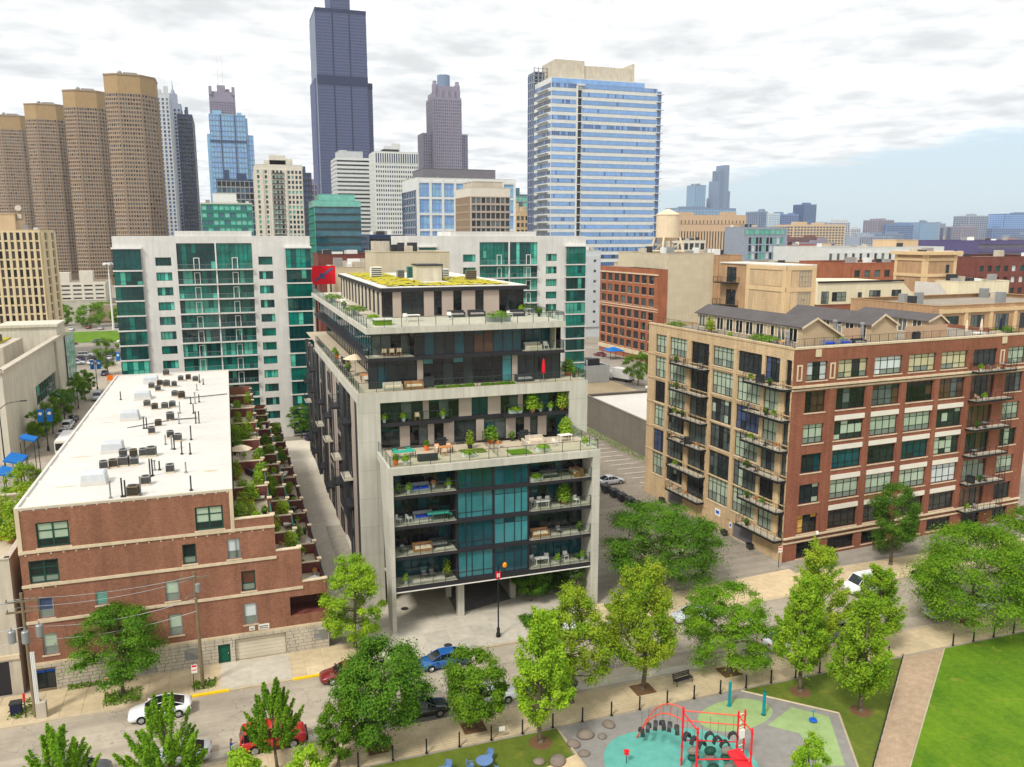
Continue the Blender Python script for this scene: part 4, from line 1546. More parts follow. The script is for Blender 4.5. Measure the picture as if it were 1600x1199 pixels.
for (a, b, z0, z1, ri, ci) in holes:
 nc = 3 if ci in (0, 6) else 4
 pal = ['g_dark', 'g_blind', 'g_screen']
 if ci == 5:
  window(RB, FRd, a, b, z0, z1, 4, [0.75], 0.24, 0.08, 'metal_black', ('g_dark', 'g_brown', 'g_screen'), rnd=rg, name='balcony_door')
  continue
 if ri in (2, 4):
  w_ = rg.random() < 0.8
  pk = (lambda i, j, n, m: 2 if j == 0 else 1) if w_ else (lambda i, j, n, m: rg.choice((0, 0, 1)))
  if ri == 4 and ci == 4:
   pal = ['g_dark', 'g_pale', 'g_pale']
 elif ri == 0:
  pal = ['g_dark', rg.choice(('g_blind_cream', 'g_blind_cream', 'g_blind', 'g_pale')), 'g_screen']
  d_ = rg.choice((-1, -1, 1, 2))
  pk = lambda i, j, n, m, d_=d_: 0 if i == d_ else (1 if j else rg.choice((1, 2)))
 elif ri == 3:
  pal = ['g_teal_dk', 'g_dark', 'g_black'] if ci < 4 else ['g_dark', 'g_brown', 'g_blind']
  pk = None
 elif ri == 1:
  pal = ['g_dark', 'g_brown', 'g_mid', 'g_black', 'g_black']
  pk = None
 else:
  pal = ['g_black', 'g_dark', 'g_warm'] if ci == 0 else (['g_blind_cream', 'g_dark'] if ci == 4 else ['g_black', 'g_dark', 'g_black'])
  pk = None
 window(RB, FRd, a, b, z0, z1, nc, [0.3, 0.78], 0.2, 0.09, 'metal_black', tuple(pal), pk, rnd=rg, sill='limestone')
for (a, b, c, d) in bas:
 o = window(RB, FRd, a, b, c, d, 3, [0.33, 0.66], 0.22, 0.08, 'metal_black', ('g_black', 'g_black'), rnd=rg, name='basement_window', sill='limestone')
# buff side
rows_s = [(22.6, 25.3), (18.8, 21.95), (15.0, 18.25), (11.3, 14.6), (7.3, 10.75), (3.65, 7.1)]
cols_s = [(26.85, 29.75, 3), (21.75, 26.0, 5), (16.4, 20.7, 3), (11.05, 15.6, 5), (5.6, 10.25, 5), (2.3, 5.0, 3), (0.25, 1.25, 1)]
hs = []
for ri, (z0, z1) in enumerate(rows_s):
 for ci, (a, b, n) in enumerate(cols_s):
  zb = z0 - 0.75 if ci in (2, 6) else z0 - (0.45 if ci == 5 else 0)
  hs.append((V(b), V(a), zb, z1, ri, ci, n))
gd = [(V(25.4), V(21.5), 0.02, 2.2), (V(9.8), V(5.65), 0.02, 2.0)]
mb = MB()
FBf.wall(mb, 0, LS, 0, 26.6, [h[:4] for h in hs] + gd, 0.3)
p0 = FBf.p(0, 0)
p1 = FBf.p(0, 0, -LR)
mb.quad(p1, p0, (p0[0], p0[1], 26.6), (p1[0], p1[1], 26.6))
mb.build('side_wall', 'brick_buff', RB)
mb = MB()
for u in (21.2, 10.65, 16.0, 26.4):
 FBf.box(mb, V(u) - 0.33, V(u) + 0.33, 2.2, 25.6, -0.02, 0.12)
for zz in (22.15, 18.45, 14.75, 10.9, 7.2):
 FBf.box(mb, 0, LS, zz, zz + 0.12, -0.02, 0.09)
FBf.box(mb, 0, LS, 26.6, 26.85, -0.45, 0.08)
mb.build('side_pier', 'brick_buff', RB)
rg = random.Random(29)
for (a, b, z0, z1, ri, ci, n) in hs:
 if ci in (2, 6):
  window(RB, FBf, a, b, z0, z1, n, [0.8] if ci == 2 else 1, 0.24, 0.08, 'metal_black', ('g_black', 'g_dark', 'g_mid'), rnd=rg, name='balcony_door')
  continue
 k = rg.random()
 if k < 0.6:
  pal, pk = ('g_screen', 'g_blind'), (lambda i, j, n_, m: 0 if (j == 0 and rg.random() < 0.8) else 1)
 elif k < 0.64:
  pal, pk = ('g_bluewin', 'g_bluewin', 'g_dark'), None
 elif k < 0.82:
  pal, pk = ('g_dark', 'g_blind', 'g_mid'), None
 else:
  pal, pk = ('g_dark', 'g_mid', 'g_black'), None
 window(RB, FBf, a, b, z0, z1, n, [0.36, 0.76], 0.2, 0.09, 'metal_black', pal, pk, rnd=rg, sill='limestone')
for (a, b, c, d) in gd:
 mb = MB()
 FBf.box(mb, a, b, c, d, -0.3, -0.22)
 for k in range(8):
  FBf.box(mb, a + 0.04, b - 0.04, c + 0.04 + k * (d - c) / 8, c + (k + 0.9) * (d - c) / 8, -0.22, -0.19)
 mb.build('garage_door', 'shutter_grey', RB)
# balconies: concrete slab on black frame with railing
def balcony(F, u0, u1, z, depth, style='picket'):
 mb = MB()
 F.box(mb, u0 + 0.03, u1 - 0.03, z - 0.02, z + 0.06, 0.02, depth - 0.03)
 sl = mb.build('balcony', 'concrete_plain', RB)
 mb = MB()
 F.box(mb, u0, u1, z - 0.2, z - 0.03, 0.1, depth - 0.1)
 F.box(mb, u0 - 0.05, u1 + 0.05, z - 0.22, z + 0.05, depth - 0.025, depth + 0.04)
 F.box(mb, u0 - 0.05, u0 + 0.02, z - 0.22, z + 0.05, 0.02, depth)
 F.box(mb, u1 - 0.02, u1 + 0.05, z - 0.22, z + 0.05, 0.02, depth)
 for u in (u0 + 0.1, u1 - 0.1):
  a = F.p(u, z + 2.6, 0.02)
  b = F.p(u, z, depth)
  mb.cyl(a, b, 0.03, n=4)
 mb.build('balcony_frame', 'metal_black', sl)
 P = [F.p(u0, 0, 0.03)[:2], F.p(u0, 0, depth)[:2], F.p(u1, 0, depth)[:2], F.p(u1, 0, 0.03)[:2]]
 railing(sl, P, z + 0.06, 1.05, style, 'metal_black', step=1.2)
 return sl


BALC = []
for ri, (z0, z1) in enumerate(rows_s):
 z = z0 - 0.8
 balcony(FBf, V(24.0), V(16.1), z, 1.3)
 balcony(FBf, V(7.5), V(0.1), z, 1.3)
 BALC += [(FBf, V(24.0), V(16.1), z), (FBf, V(7.5), V(0.1), z)]
for ri, (z0, z1) in enumerate(rows_r):
 z = z0 - 0.55
 balcony(FRd, 30.0, 37.2, z, 1.3)
 BALC.append((FRd, 30.0, 37.2, z))
# roof deck
mb = MB()
c0, c1, c2, c3 = FRd.p(0.3, 26.1, -0.3), FRd.p(LR - 0.3, 26.1, -0.3), FRd.p(LR - 0.3, 26.1, -LS), FRd.p(0.3, 26.1, -LS)
mb.quad(c0, c1, c2, c3)
mb.build('roof', 'roof_gravel', RB)
P = [FRd.p(0.3, 0, -LS + 0.4)[:2], FRd.p(0.3, 0, -0.35)[:2], FRd.p(LR - 0.3, 0, -0.35)[:2]]
railing(RB, P, 26.86, 0.95, 'picket', 'metal_black', step=1.5)
# ------------------------------------------------------------------ generic pieces for the buildings behind
def grid_facade(parent, F, u0, u1, z0, z1, nx, nz, pier, span, wall, glass, dp=0.35, ds=0.25, seed=1, rate=None):
 """real relief: glass plane, proud piers and spandrels. Windows too small to pick apart form one part."""
 rg = random.Random(seed)
 mb = MB()
 du, dz = (u1 - u0) / nx, (z1 - z0) / nz
 for i in range(nx):
  for j in range(nz):
   mb.cur = rg.choices(range(len(glass)), rate)[0] if rate else rg.randrange(len(glass))
   a, b = u0 + i * du, u0 + (i + 1) * du
   c, d = z0 + j * dz, z0 + (j + 1) * dz
   mb.quad(F.p(a, c, 0.03), F.p(b, c, 0.03), F.p(b, d, 0.03), F.p(a, d, 0.03))
 mb.build('window', list(glass), parent, kind='stuff')
 mb = MB()
 if pier:
  for i in range(nx + 1):
   u = u0 + i * du
   F.box(mb, max(u0, u - pier / 2), min(u1, u + pier / 2), z0, z1, 0.0, dp)
 if span:
  for j in range(nz + 1):
   z = z0 + j * dz
   F.box(mb, u0 + 0.01, u1 - 0.01, max(z0, z - span / 2), min(z1 - 0.01, z + span / 2), 0.0, ds)
 if mb.f:
  mb.build('facade_grid', wall, parent)


def block(name, label, x0, x1, y0, y1, z, wall, specs=(), rz=0.0, group=None, roof='roof_gravel', cat='building', par=0.8, extra=None, z0=0.0):
 """box building; specs: (face letter, nx, nz, pier, span, glass tuple, bottom z, top margin, side margin, [wall])"""
 cx, cy = (x0 + x1) / 2, y0
 t = thing(name, label, cat, (cx, cy, z0), rz, group)
 ca, sa = math.cos(rz), math.sin(rz)

 def w(x, y):
  dx, dy = x - cx, y - cy
  return (cx + dx * ca - dy * sa, cy + dx * sa + dy * ca)
 A, B, C_, D = w(x0, y0), w(x1, y0), w(x1, y1), w(x0, y1)
 mb = MB()
 mb.prism([A, B, C_, D], z0, z, cap=False)
 mb.build('wall', wall, t)
 mb = MB()
 mb.poly([(p[0], p[1], z - par) for p in (A, B, C_, D)])
 mb.build('roof', roof, t)
 mb = MB()
 for (p, q) in ((A, B), (B, C_), (C_, D), (D, A)):
  Fq = Face(p, (q[0] - p[0], q[1] - p[1]))
  L = math.hypot(q[0] - p[0], q[1] - p[1])
  Fq.box(mb, 0.0, L, z - 0.01, z + 0.12, -0.4, 0.08)
 mb.build('parapet', wall, t)
 rq = random.Random(int(abs(x0) * 7 + y0))
 if y0 > 150 or x0 > 100:
  for _ in range(7 if y0 < 500 else 2):
   if y0 < 500:
    sx, sy, sh = rq.uniform(0.8, 3.0), rq.uniform(0.8, 2.6), rq.uniform(0.6, 2.0)
   else:
    sx, sy, sh = (x1 - x0) * rq.uniform(0.12, 0.3), (y1 - y0) * rq.uniform(0.15, 0.4), rq.uniform(2, 6)
   ux, uy = x0 + 0.8 + rq.random() * max(0.1, x1 - x0 - sx - 1.6), y0 + 0.8 + rq.random() * max(0.1, y1 - y0 - sy - 1.6)
   m_ = MB()
   cs = [w(ux, uy), w(ux + sx, uy), w(ux + sx, uy + sy), w(ux, uy + sy)]
   m_.prism(cs, z - par + 0.002, z - par + sh + (par if y0 < 500 else par + 1))
   m_.build('roof_unit', rq.choice(('metal_grey', 'metal_white', 'limestone_grey', 'metal_dark', 'curtain_grey')) if y0 < 500 else wall, t)
 fc = {'f': Face(A, (B[0] - A[0], B[1] - A[1])), 'l': Face(D, (A[0] - D[0], A[1] - D[1])), 'r': Face(B, (C_[0] - B[0], C_[1] - B[1]))}
 ln = {'f': x1 - x0, 'l': y1 - y0, 'r': y1 - y0}
 for k, s_ in enumerate(specs):
  f_, nx, nz, pier, span, glass, zb, mt, ms = s_[:9]
  wl_ = s_[9] if len(s_) > 9 else wall
  grid_facade(t, fc[f_], ms, ln[f_] - ms, zb, z - mt, nx, nz, pier, span, wl_, glass, dp=min(0.5, pier * 0.5 + 0.1), ds=min(0.4, span * 0.4 + 0.08), seed=k + int(abs(x0)) % 97)
 return t, fc, ln


def roofbox(t, x0, x1, y0, y1, z0, z1, mat, name='roof_plant'):
 mb = MB()
 mb.box(x0, y0, z0, x1, y1, z1)
 mb.box(x0 - 0.15, y0 - 0.15, z1, x1 + 0.15, y1 + 0.15, z1 + 0.2)
 return mb.build(name, mat, t)


# ------------------------------------------------------------------ white and teal apartment wings
def teal_wing(label, x0, y0, cols, seed, base_z=0.0):
 W_ = cols['w']
 t = thing('teal_apartment_wing', label, 'building', (x0 + W_ / 2, y0, 0), 0, 'white and teal glass apartment wings')
 F = Face((x0, y0, 0), (1, 0))
 rg = random.Random(seed)
 top = 39.8
 lev = [37.57, 33.5] + [33.5 - 2.77 * k for k in range(1, 12)]
 lev.append(0.4)
 holes = []
 for (a, b, k) in cols['c']:
  for i in range(len(lev) - 1):
   zt, zb = lev[i], lev[i + 1]
   if k == 'win':
    h = 1.55
    zc = zb + 0.85
    holes.append((a, b, zc, zc + h, k, i))
   elif k == 'mid':
    holes.append((a, b, zb + 0.12, (38.6 if i == 0 else zt) - 0.12, k, i))
 mb = MB()
 F.wall(mb, 0, W_, 0, top, [h[:4] for h in holes], 0.4)
 mb.quad(F.p(0, 0, -20), F.p(0, 0), F.p(0, top), F.p(0, top, -20))
 mb.quad(F.p(W_, 0), F.p(W_, 0, -20), F.p(W_, top, -20), F.p(W_, top))
 mb.quad(F.p(0, top), F.p(W_, top), F.p(W_, top, -20), F.p(0, top, -20))
 mb.build('wall', 'concrete_white', t)
 ma, mz = cols['crown']
 mb = MB()
 F.box(mb, ma, mz, top, top + 0.95, -12, -0.3)
 mb.build('roof_crown', 'concrete_white', t)
 for (a, b, zc, zt, k, i) in holes:
  if k == 'win':
   window(t, F, a, b, zc, zt, 4, 1, 0.22, 0.08, 'frame_green', ('g_green_dk', 'g_green', 'g_green_lt'), rnd=rg)
  else:
   n = 8
   o = window(t, F, a, b, zc, zt, n, [0.4] if i else [0.3, 0.62], 0.3, 0.06, 'frame_green', ('g_green_dk', 'g_green', 'g_green', 'g_green_lt'), rnd=rg, name='glass_wall')
   # balcony door frame in pale metal, slab and rail in front
   u = a + (b - a) * (0.6 if cols['flip'] else 0.42)
   d_ = MB()
   F.box(d_, u, u + 0.12, zc, zc + 2.05, -0.28, -0.16)
   F.box(d_, u + 0.95, u + 1.07, zc, zc + 2.05, -0.28, -0.16)
   F.box(d_, u, u + 1.07, zc + 2.05, zc + 2.17, -0.28, -0.16)
   d_.build('door_frame', 'metal_white', o)
   s_ = MB()
   F.box(s_, a, b, zc - 0.2, zc - 0.04, -0.35, 0.6)
   sl = s_.build('balcony_slab', 'concrete_white', t)
   P = [F.p(a + 0.05, 0, 0.56)[:2], F.p(b - 0.05, 0, 0.56)[:2]]
   railing(sl, P, zc, 0.95, 'picket', 'metal_grey', step=1.8)
 for (a, b, k) in cols['c']:
  if k != 'bay':
   continue
  for i in range(len(lev) - 1):
   zt, zb = lev[i], lev[i + 1]
   Fb = Face(F.p(0, 0, 0.5)[:2] + (0,), (1, 0))
   window(t, Fb, a, b, zb + 0.14, zt - 0.12, 5, [0.3] if zt - zb < 3.2 else [0.25, 0.6], 0, 0.07, 'frame_green', ('g_green', 'g_green_dk', 'g_green', 'g_green_dk', 'g_green_lt') if i % 3 else ('g_green', 'g_green_dk'), rnd=rg, name='corner_glazing')
   s_ = MB()
   F.box(s_, a - 0.15, b + 0.15, zb - 0.12, zb + 0.14, -0.1, 0.62)
   s_.build('floor_band', 'concrete_white', t)
  s_ = MB()
  F.box(s_, a - 0.2, b + 0.2, lev[0] - 0.1, lev[0] + 0.25, -0.1, 0.75)
  s_.build('bay_roof', 'metal_white', t)
 # pale mullion down the centre
 mb = MB()
 u = cols['mull']
 F.box(mb, u - 0.12, u + 0.12, 0.4, 38.6, -0.28, 0.12)
 mb.build('centre_mullion', 'metal_white', t)
 return t


teal_wing('white and teal glass apartment wing standing behind the white roof', -19.4, 168.0,
    dict(w=35.2, c=[(0.0, 4.7, 'bay'), (7.05, 9.8, 'win'), (10.8, 17.6, 'mid'), (17.8, 24.3, 'mid'), (25.4, 28.0, 'win'), (30.5, 35.2, 'bay')], mull=17.7, crown=(10.7, 24.4), flip=False), 4)
teal_wing('white and teal glass apartment wing peeking out behind the condominium roof', 36.4, 172.0,
    dict(w=40.2, c=[(2.0, 5.6, 'bay'), (11.6, 14.4, 'win'), (15.3, 21.9, 'mid'), (22.1, 28.6, 'mid'), (30.6, 33.2, 'win'), (35.3, 39.9, 'bay')], mull=22.0, crown=(9.0, 28.4), flip=True), 7)

# ------------------------------------------------------------------ tall towers
# four brown towers: chamfered plan, window grid on every face
def brown_tower(label, cx, y0, w, dep, h, group):
 t = thing('brown_apartment_tower', label, 'tower', (cx, y0, 0), 0, group)
 c = w * 0.28
 x0, x1 = cx - w / 2, cx + w / 2
 pts = [(x0 + c, y0), (x1 - c, y0 + 1.2), (x1, y0 + c + 2), (x1, y0 + dep - c), (x1 - c, y0 + dep), (x0 + c, y0 + dep), (x0, y0 + dep - c), (x0, y0 + c * 0.6)]
 mb = MB()
 mb.prism(pts, 0, h - 12, cap=False)
 mb.build('wall', 'tower_brown', t)
 mb = MB()
 mb.prism(pts, h - 12, h)
 mb.build('crown', 'tower_cap', t)
 mb = MB()
 mb.prism([(cx + (p[0] - cx) * 1.02, y0 + dep / 2 + (p[1] - y0 - dep / 2) * 1.02) for p in pts], h, h + 1.0)
 mb.build('roof_edge', 'tower_brown', t)
 for i, nx in ((7, 6), (0, 8), (1, 5), (2, 11)):
  p, q = pts[i], pts[(i + 1) % 8]
  F = Face(p, (q[0] - p[0], q[1] - p[1]))
  L = math.hypot(q[0] - p[0], q[1] - p[1])
  grid_facade(t, F, 0.3, L - 0.3, 6, h - 12, nx, 46, L / nx * 0.3, 1.2, 'tower_brown', ('g_brownwin', 'g_black', 'g_brownwin', 'g_brownwin', 'g_mid'), 0.4, 0.3, seed=i)
 mb = MB()
 mb.box(cx - 4, y0 + 8, h, cx + 5, y0 + 16, h + 3.2)
 mb.cyl((cx - 6, y0 + 7, h), (cx - 6, y0 + 7, h + 2.2), 0.3, n=6)
 mb.dome((cx - 6, y0 + 7, h + 2.4), 1.6, 1.6, 1.6, 12, 4, True)
 mb.build('roof_plant', 'metal_grey', t)
 return t


BT = 'brown concrete apartment towers'
brown_tower('tallest looking brown concrete tower, nearest of the row of four', -57.0, 660, 33, 42, 150, BT)
brown_tower('brown concrete tower second from the silver spired tower', -95.5, 742, 34, 42, 150, BT)
brown_tower('brown concrete tower third from the silver spired tower', -138.5, 828, 35, 42, 150, BT)
brown_tower('brown concrete tower cut off by the photo edge', -184.0, 916, 38, 42, 150, BT)

t, fc, ln = block('silver_tower', 'pale silver apartment tower rising right behind the nearest brown tower', -53.5, -36.5, 775, 800, 156, 'pale_grey', [('f', 5, 46, 1.6, 1.2, ('g_steel', 'g_sky_dk'), 4, 3, 0.5), ('r', 6, 46, 1.6, 1.2, ('g_steel',), 4, 3, 0.5)])
t, fc, ln = block('spired_tower', 'pale grey stepped tower with a small spire by the brown towers', -44.0, -30.0, 830, 850, 156, 'steelgrey', [('f', 4, 46, 1.6, 1.2, ('g_steel', 'g_navy'), 4, 4, 0.4), ('r', 6, 46, 1.4, 1.2, ('g_steel',), 4, 4, 0.4)])
mb = MB()
mb.box(-40, 832, 156, -33, 845, 165)
mb.lathe((-36.5, 838, 165), [(2.4, 0), (1.2, 4), (0.5, 5), (0.15, 12)], 8)
mb.build('spire', 'steelgrey', t)
block('navy_glass_tower', 'slim navy glass tower with a slanting white edge beside the spired tower', -33.0, -20.5, 805, 870, 144, 'g_navy', [('f', 5, 40, 0.4, 0.9, ('g_navy', 'g_steel'), 2, 1, 0.3, 'metal_dark'), ('r', 14, 40, 0.4, 0.9, ('g_navy', 'g_steel', 'g_sky_dk'), 2, 1, 0.3, 'metal_grey')])
# blue glass tower with a masonry crown and twin masts behind
t, fc, ln = block('masonry_crowned_tower', 'purple grey skyscraper crown with twin white masts behind the blue glass tower', -8.0, 23.3, 1150, 1180, 218, 'purple_stone', [('f', 9, 12, 1.4, 1.2, ('g_purple', 'g_steel'), 170, 12, 1.0)])
mb = MB()
for x in (-8, 19.5):
 mb.box(x, 1148, 214, x + 3.8, 1154, 224)
mb.box(2, 1152, 218, 12, 1170, 226)
mb.build('crown', 'purple_stone', t)
for x in (4.0, 9.5):
 mb = MB()
 mb.cyl((x, 1160, 224), (x, 1160, 265), 0.7, 0.25, n=6)
 mb.build('mast', 'metal_white', t)
t, fc, ln = block('blue_glass_tower', 'pale blue glass tower in front of the twin masted crown', -8.5, 30.0, 1000, 1036, 171, 'g_tower', [('f', 12, 30, 0.5, 0.9, ('g_tower', 'g_tower', 'g_sky'), 2, 1, 0.4, 'bluegrey')])
mb = MB()
mb.box(-11.5, 1002, 0, -8.5, 1034, 150)
mb.box(30.0, 1002, 0, 37.5, 1034, 150)
mb.box(22, 1003, 150, 32, 1034, 168)
mb.build('side_wing', 'g_tower', t)
Fw = Face((30.0, 1002, 0), (1, 0))
grid_facade(t, Fw, 0.1, 7.4, 2, 149, 3, 28, 0.5, 0.9, 'bluegrey', ('g_tower', 'g_sky'), seed=3)
mb = MB()
for x in (3, 18):
 mb.box(x, 999.2, 2, x + 0.9, 999.6, 171)
mb.box(-8.5, 999.1, 141, 30, 999.55, 143.5)
mb.build('facade_fin', 'g_navy', t)
block('dark_stepped_offices', 'dark blue glass office block below the blue glass tower', -2.8, 25.0, 620, 650, 78, 'g_navy', [('f', 9, 18, 0.5, 0.8, ('g_navy', 'g_office', 'g_black'), 2, 1, 0.3, 'metal_grey')])
t, fc, ln = block('green_banded_offices', 'sea green banded office block with a white box on its roof', -11.0, 15.5, 480, 505, 57, 'cream_stone', [('f', 9, 14, 0.4, 1.5, ('g_seafoam', 'g_green_lt', 'g_office'), 2, 0.6, 0.2, 'trim_teal'), ('l', 8, 14, 0.4, 1.5, ('g_seafoam',), 2, 0.6, 0.2, 'trim_teal')])
roofbox(t, -4.6, 7.5, 482, 496, 56.5, 62, 'metal_white')
# cream apartment tower with green bays
t, fc, ln = block('cream_apartment_tower', 'cream apartment tower with green glass bays above the white apartment wing', 21.0, 50.0, 560, 590, 84, 'cream_stone', [('f', 12, 25, 0.9, 1.1, ('g_seafoam', 'g_mid', 'g_dark'), 3, 3, 0.4), ('l', 9, 25, 0.9, 1.1, ('g_seafoam', 'g_mid'), 3, 3, 0.4)])
mb = MB()
mb.box(24, 559.1, 4, 25.6, 559.6, 81)
mb.box(29, 559.0, 4, 30.6, 559.55, 81)
mb.box(38.5, 559.05, 4, 40.0, 559.6, 81)
mb.box(30, 563, 84, 40, 575, 90)
mb.box(27, 563, 84, 43, 576, 87)
mb.build('crown', 'cream_stone', t)
mb = MB()
for k in range(24):
 mb.box(31.2, 558.2, 5 + k * 3.2, 38.2, 559.5, 5.35 + k * 3.2)
mb.build('balcony', 'metal_dark', t)
block('navy_slab_tower', 'narrow navy tower peeping between cream and black towers', 54.0, 63.5, 640, 670, 85, 'g_navy', [('f', 4, 20, 0.4, 0.8, ('g_navy', 'g_steel'), 2, 1, 0.3, 'metal_dark')])
block('plum_slab_tower', 'small plum coloured tower at the foot of the black skyscraper', 66.0, 76, 720, 745, 82, 'purple_stone', [('f', 4, 18, 0.8, 1.0, ('g_purple',), 2, 1, 0.3)])
# black stepped skyscraper
t = thing('black_skyscraper', 'tall black stepped skyscraper made of bundled tubes', 'tower', (168, 1190, 0))
for (x0, x1, y0, y1, h) in ((131, 206, 1196, 1265, 246), (131, 199, 1190, 1260, 338), (152, 178, 1192, 1250, 440), (128.5, 131, 1200, 1264, 250)):
 mb = MB()
 mb.box(x0, y0, 0, x1, y1, h)
 mb.build('tube', 'willis_black', t)
for (x0, x1, y0, z0, z1, nx) in ((131, 199, 1190, 4, 240, 45), (131, 199, 1190, 253, 333, 45), (199, 206, 1196, 4, 240, 5), (152, 178, 1190.0, 338, 440, 15)):
 F = Face((x0, y0, 0), (1, 0))
 grid_facade(t, F, 0.2, x1 - x0 - 0.2, z0, z1, nx, int((z1 - z0) / 4), 0.55, 1.6, 'willis_black', ('g_willis', 'g_willis', 'g_steel'), 0.5, 0.35, seed=nx)
F = Face((131, 1260, 0), (0, -1))
grid_facade(t, F, 0.2, 69, 4, 333, 30, 80, 0.55, 1.6, 'steelgrey', ('g_steel',), 0.5, 0.35, seed=9)  # paler side face: the sun's reflection painted in as lighter wall colour
mb = MB()
F = Face((131, 1190, 0), (1, 0))
F.box(mb, -0.2, 68.2, 240, 253, -1, 0.6)
F.box(mb, -0.2, 68.2, 333, 338.3, -1, 0.6)
F.box(mb, 68.1, 75.2, 238, 246.4, -6.5, -5.4)
for u in (22.5, 45):
 F.box(mb, u - 0.9, u + 0.9, 2, 333, -0.5, 0.7)  # upright strips: shade between the tubes drawn in dark colour
mb.build('dark_band', 'willis_band', t)
# white banded and white gridded offices
t, fc, ln = block('white_striped_offices', 'white office tower with thin dark horizontal window bands', 89.5, 126, 700, 735, 102, 'white_grid', [('f', 1, 30, 0.0, 1.9, ('g_dark', 'g_mid'), 2, 1, 0.3), ('l', 1, 30, 0.0, 1.9, ('g_mid',), 2, 1, 0.3)])
roofbox(t, 92, 112, 705, 725, 101, 107.5, 'pale_grey')
t, fc, ln = block('white_gridded_offices', 'white office tower with a fine grid of square dark windows', 110.5, 144, 640, 664, 102, 'white_grid', [('f', 19, 26, 0.75, 1.7, ('g_navy', 'g_dark'), 2, 9.5, 0.3), ('l', 12, 28, 0.8, 2.4, ('g_mid', 'g_pale'), 2, 1, 0.3)])
grid_facade(t, fc['f'], 0.3, ln['f'] - 0.3, 93.5, 101, 19, 1, 0.75, 0.6, 'white_grid', ('g_navy',), seed=2)
roofbox(t, 118, 130, 645, 656, 101.5, 104, 'metal_dark')
# teal glass office in front of them
t, fc, ln = block('teal_office_block', 'dark teal glass office block with a pale green parapet', 43.3, 66.5, 430, 458, 57, 'g_seafoam', [('f', 1, 14, 0.0, 0.8, ('g_office', 'g_teal_dk', 'g_office'), 2, 3.0, 0.2, 'metal_dark'), ('l', 8, 14, 0.2, 0.8, ('g_seafoam', 'g_green_lt'), 2, 3.0, 0.2, 'trim_teal')])
roofbox(t, 46, 64, 432, 452, 56.5, 60, 'g_seafoam', 'roof_screen')
# purple grey tower with a crown
t, fc, ln = block('crowned_tower', 'purple grey skyscraper with turreted crown and lower shoulders', 317, 363, 1300, 1345, 250, 'purple_stone', [('f', 13, 52, 1.6, 1.6, ('g_purple', 'g_steel'), 4, 3, 1.0), ('l', 12, 52, 1.6, 1.6, ('g_purple',), 4, 3, 1.0)])
mb = MB()
for (x0, x1, y0, y1, h) in ((302, 317.5, 1308, 1345, 197), (362.5, 375, 1308, 1345, 197), (319, 361, 1303, 1342, 258), (325, 355, 1306, 1338, 268)):
 mb.box(x0, y0, 0 if h < 200 else 249, x1, y1, h)
for x in (321, 331, 341, 351, 359):
 mb.cyl((x, 1303, 240), (x, 1303, 262), 2.6, n=8)
for x in (322, 358):
 mb.lathe((x, 1308, 258), [(4.4, 0), (4.4, 12), (3, 13), (3, 17)], 10)
mb.build('shoulder', 'purple_stone', t)
mb = MB()
mb.lathe((340, 1322, 266), [(10, 0), (10, 20), (9, 20.5)], 16)
mb.build('crown_drum', 'bluegrey', t)
for (x0, n) in ((302, 4), (363.2, 3)):
 grid_facade(t, Face((x0, 1308, 0), (1, 0)), 0.5, 14.5 if n == 4 else 11.3, 4, 195, n, 46, 1.4, 1.4, 'purple_stone', ('g_purple', 'g_steel'), seed=n)
# white framed office with blue glass
t, fc, ln = block('white_framed_offices', 'white framed office building with large blue glass squares', 93.1, 146.3, 420, 455, 68.5, 'white_grid', [('l', 8, 16, 0.4, 0.9, ('g_office', 'g_navy'), 3, 6, 0.4, 'g_navy')])
grid_facade(t, fc['f'], 1.2, ln['f'] - 1.2, 3.3, 66.6, 24, 18, 0.18, 0.2, 'bluegrey', ('g_sky', 'g_sky', 'g_tower'), 0.12, 0.1, seed=6)
mb = MB()
for k in range(9):
 u = 0.2 + k * (ln['f'] - 1.6) / 8
 fc['f'].box(mb, u, u + 1.2, 0, 68.0, 0, 0.6)
 z = 2.5 + k * 8.0
 fc['f'].box(mb, 0.21, ln['f'] - 0.21, z - 0.55, z + 0.55, 0, 0.5)
mb.build('white_frame', 'white_grid', t)
roofbox(t, 98, 137, 426, 450, 67.7, 73.5, 'grey_penthouse')
# brown glass apartments in front
t, fc, ln = block('brown_glass_apartments', 'brown framed apartment block with dark glass balconies', 95.5, 112.5, 330, 352, 59, 'cream_stone', [('f', 8, 17, 0.4, 0.8, ('g_black', 'g_dark', 'g_mid'), 3, 3.5, 0.2, 'panel_taupe'), ('l', 12, 17, 0.7, 0.8, ('g_brownwin', 'g_black'), 3, 3.5, 0.2, 'tower_brown')])
roofbox(t, 97.5, 110, 333, 348, 58.2, 61.5, 'limestone_grey')
block('green_glass_offices', 'small green glass block left of the big blue banded tower', 207, 222, 600, 625, 70, 'g_office', [('f', 4, 16, 0.3, 0.8, ('g_office', 'g_seafoam'), 2, 1, 0.3, 'metal_grey')])
block('tan_office_block', 'tan low block left of the big blue banded tower', 174, 186, 500, 520, 54.5, 'sand_stone', [('f', 4, 12, 0.9, 1.6, ('g_dark', 'g_mid'), 2, 2, 0.3)])
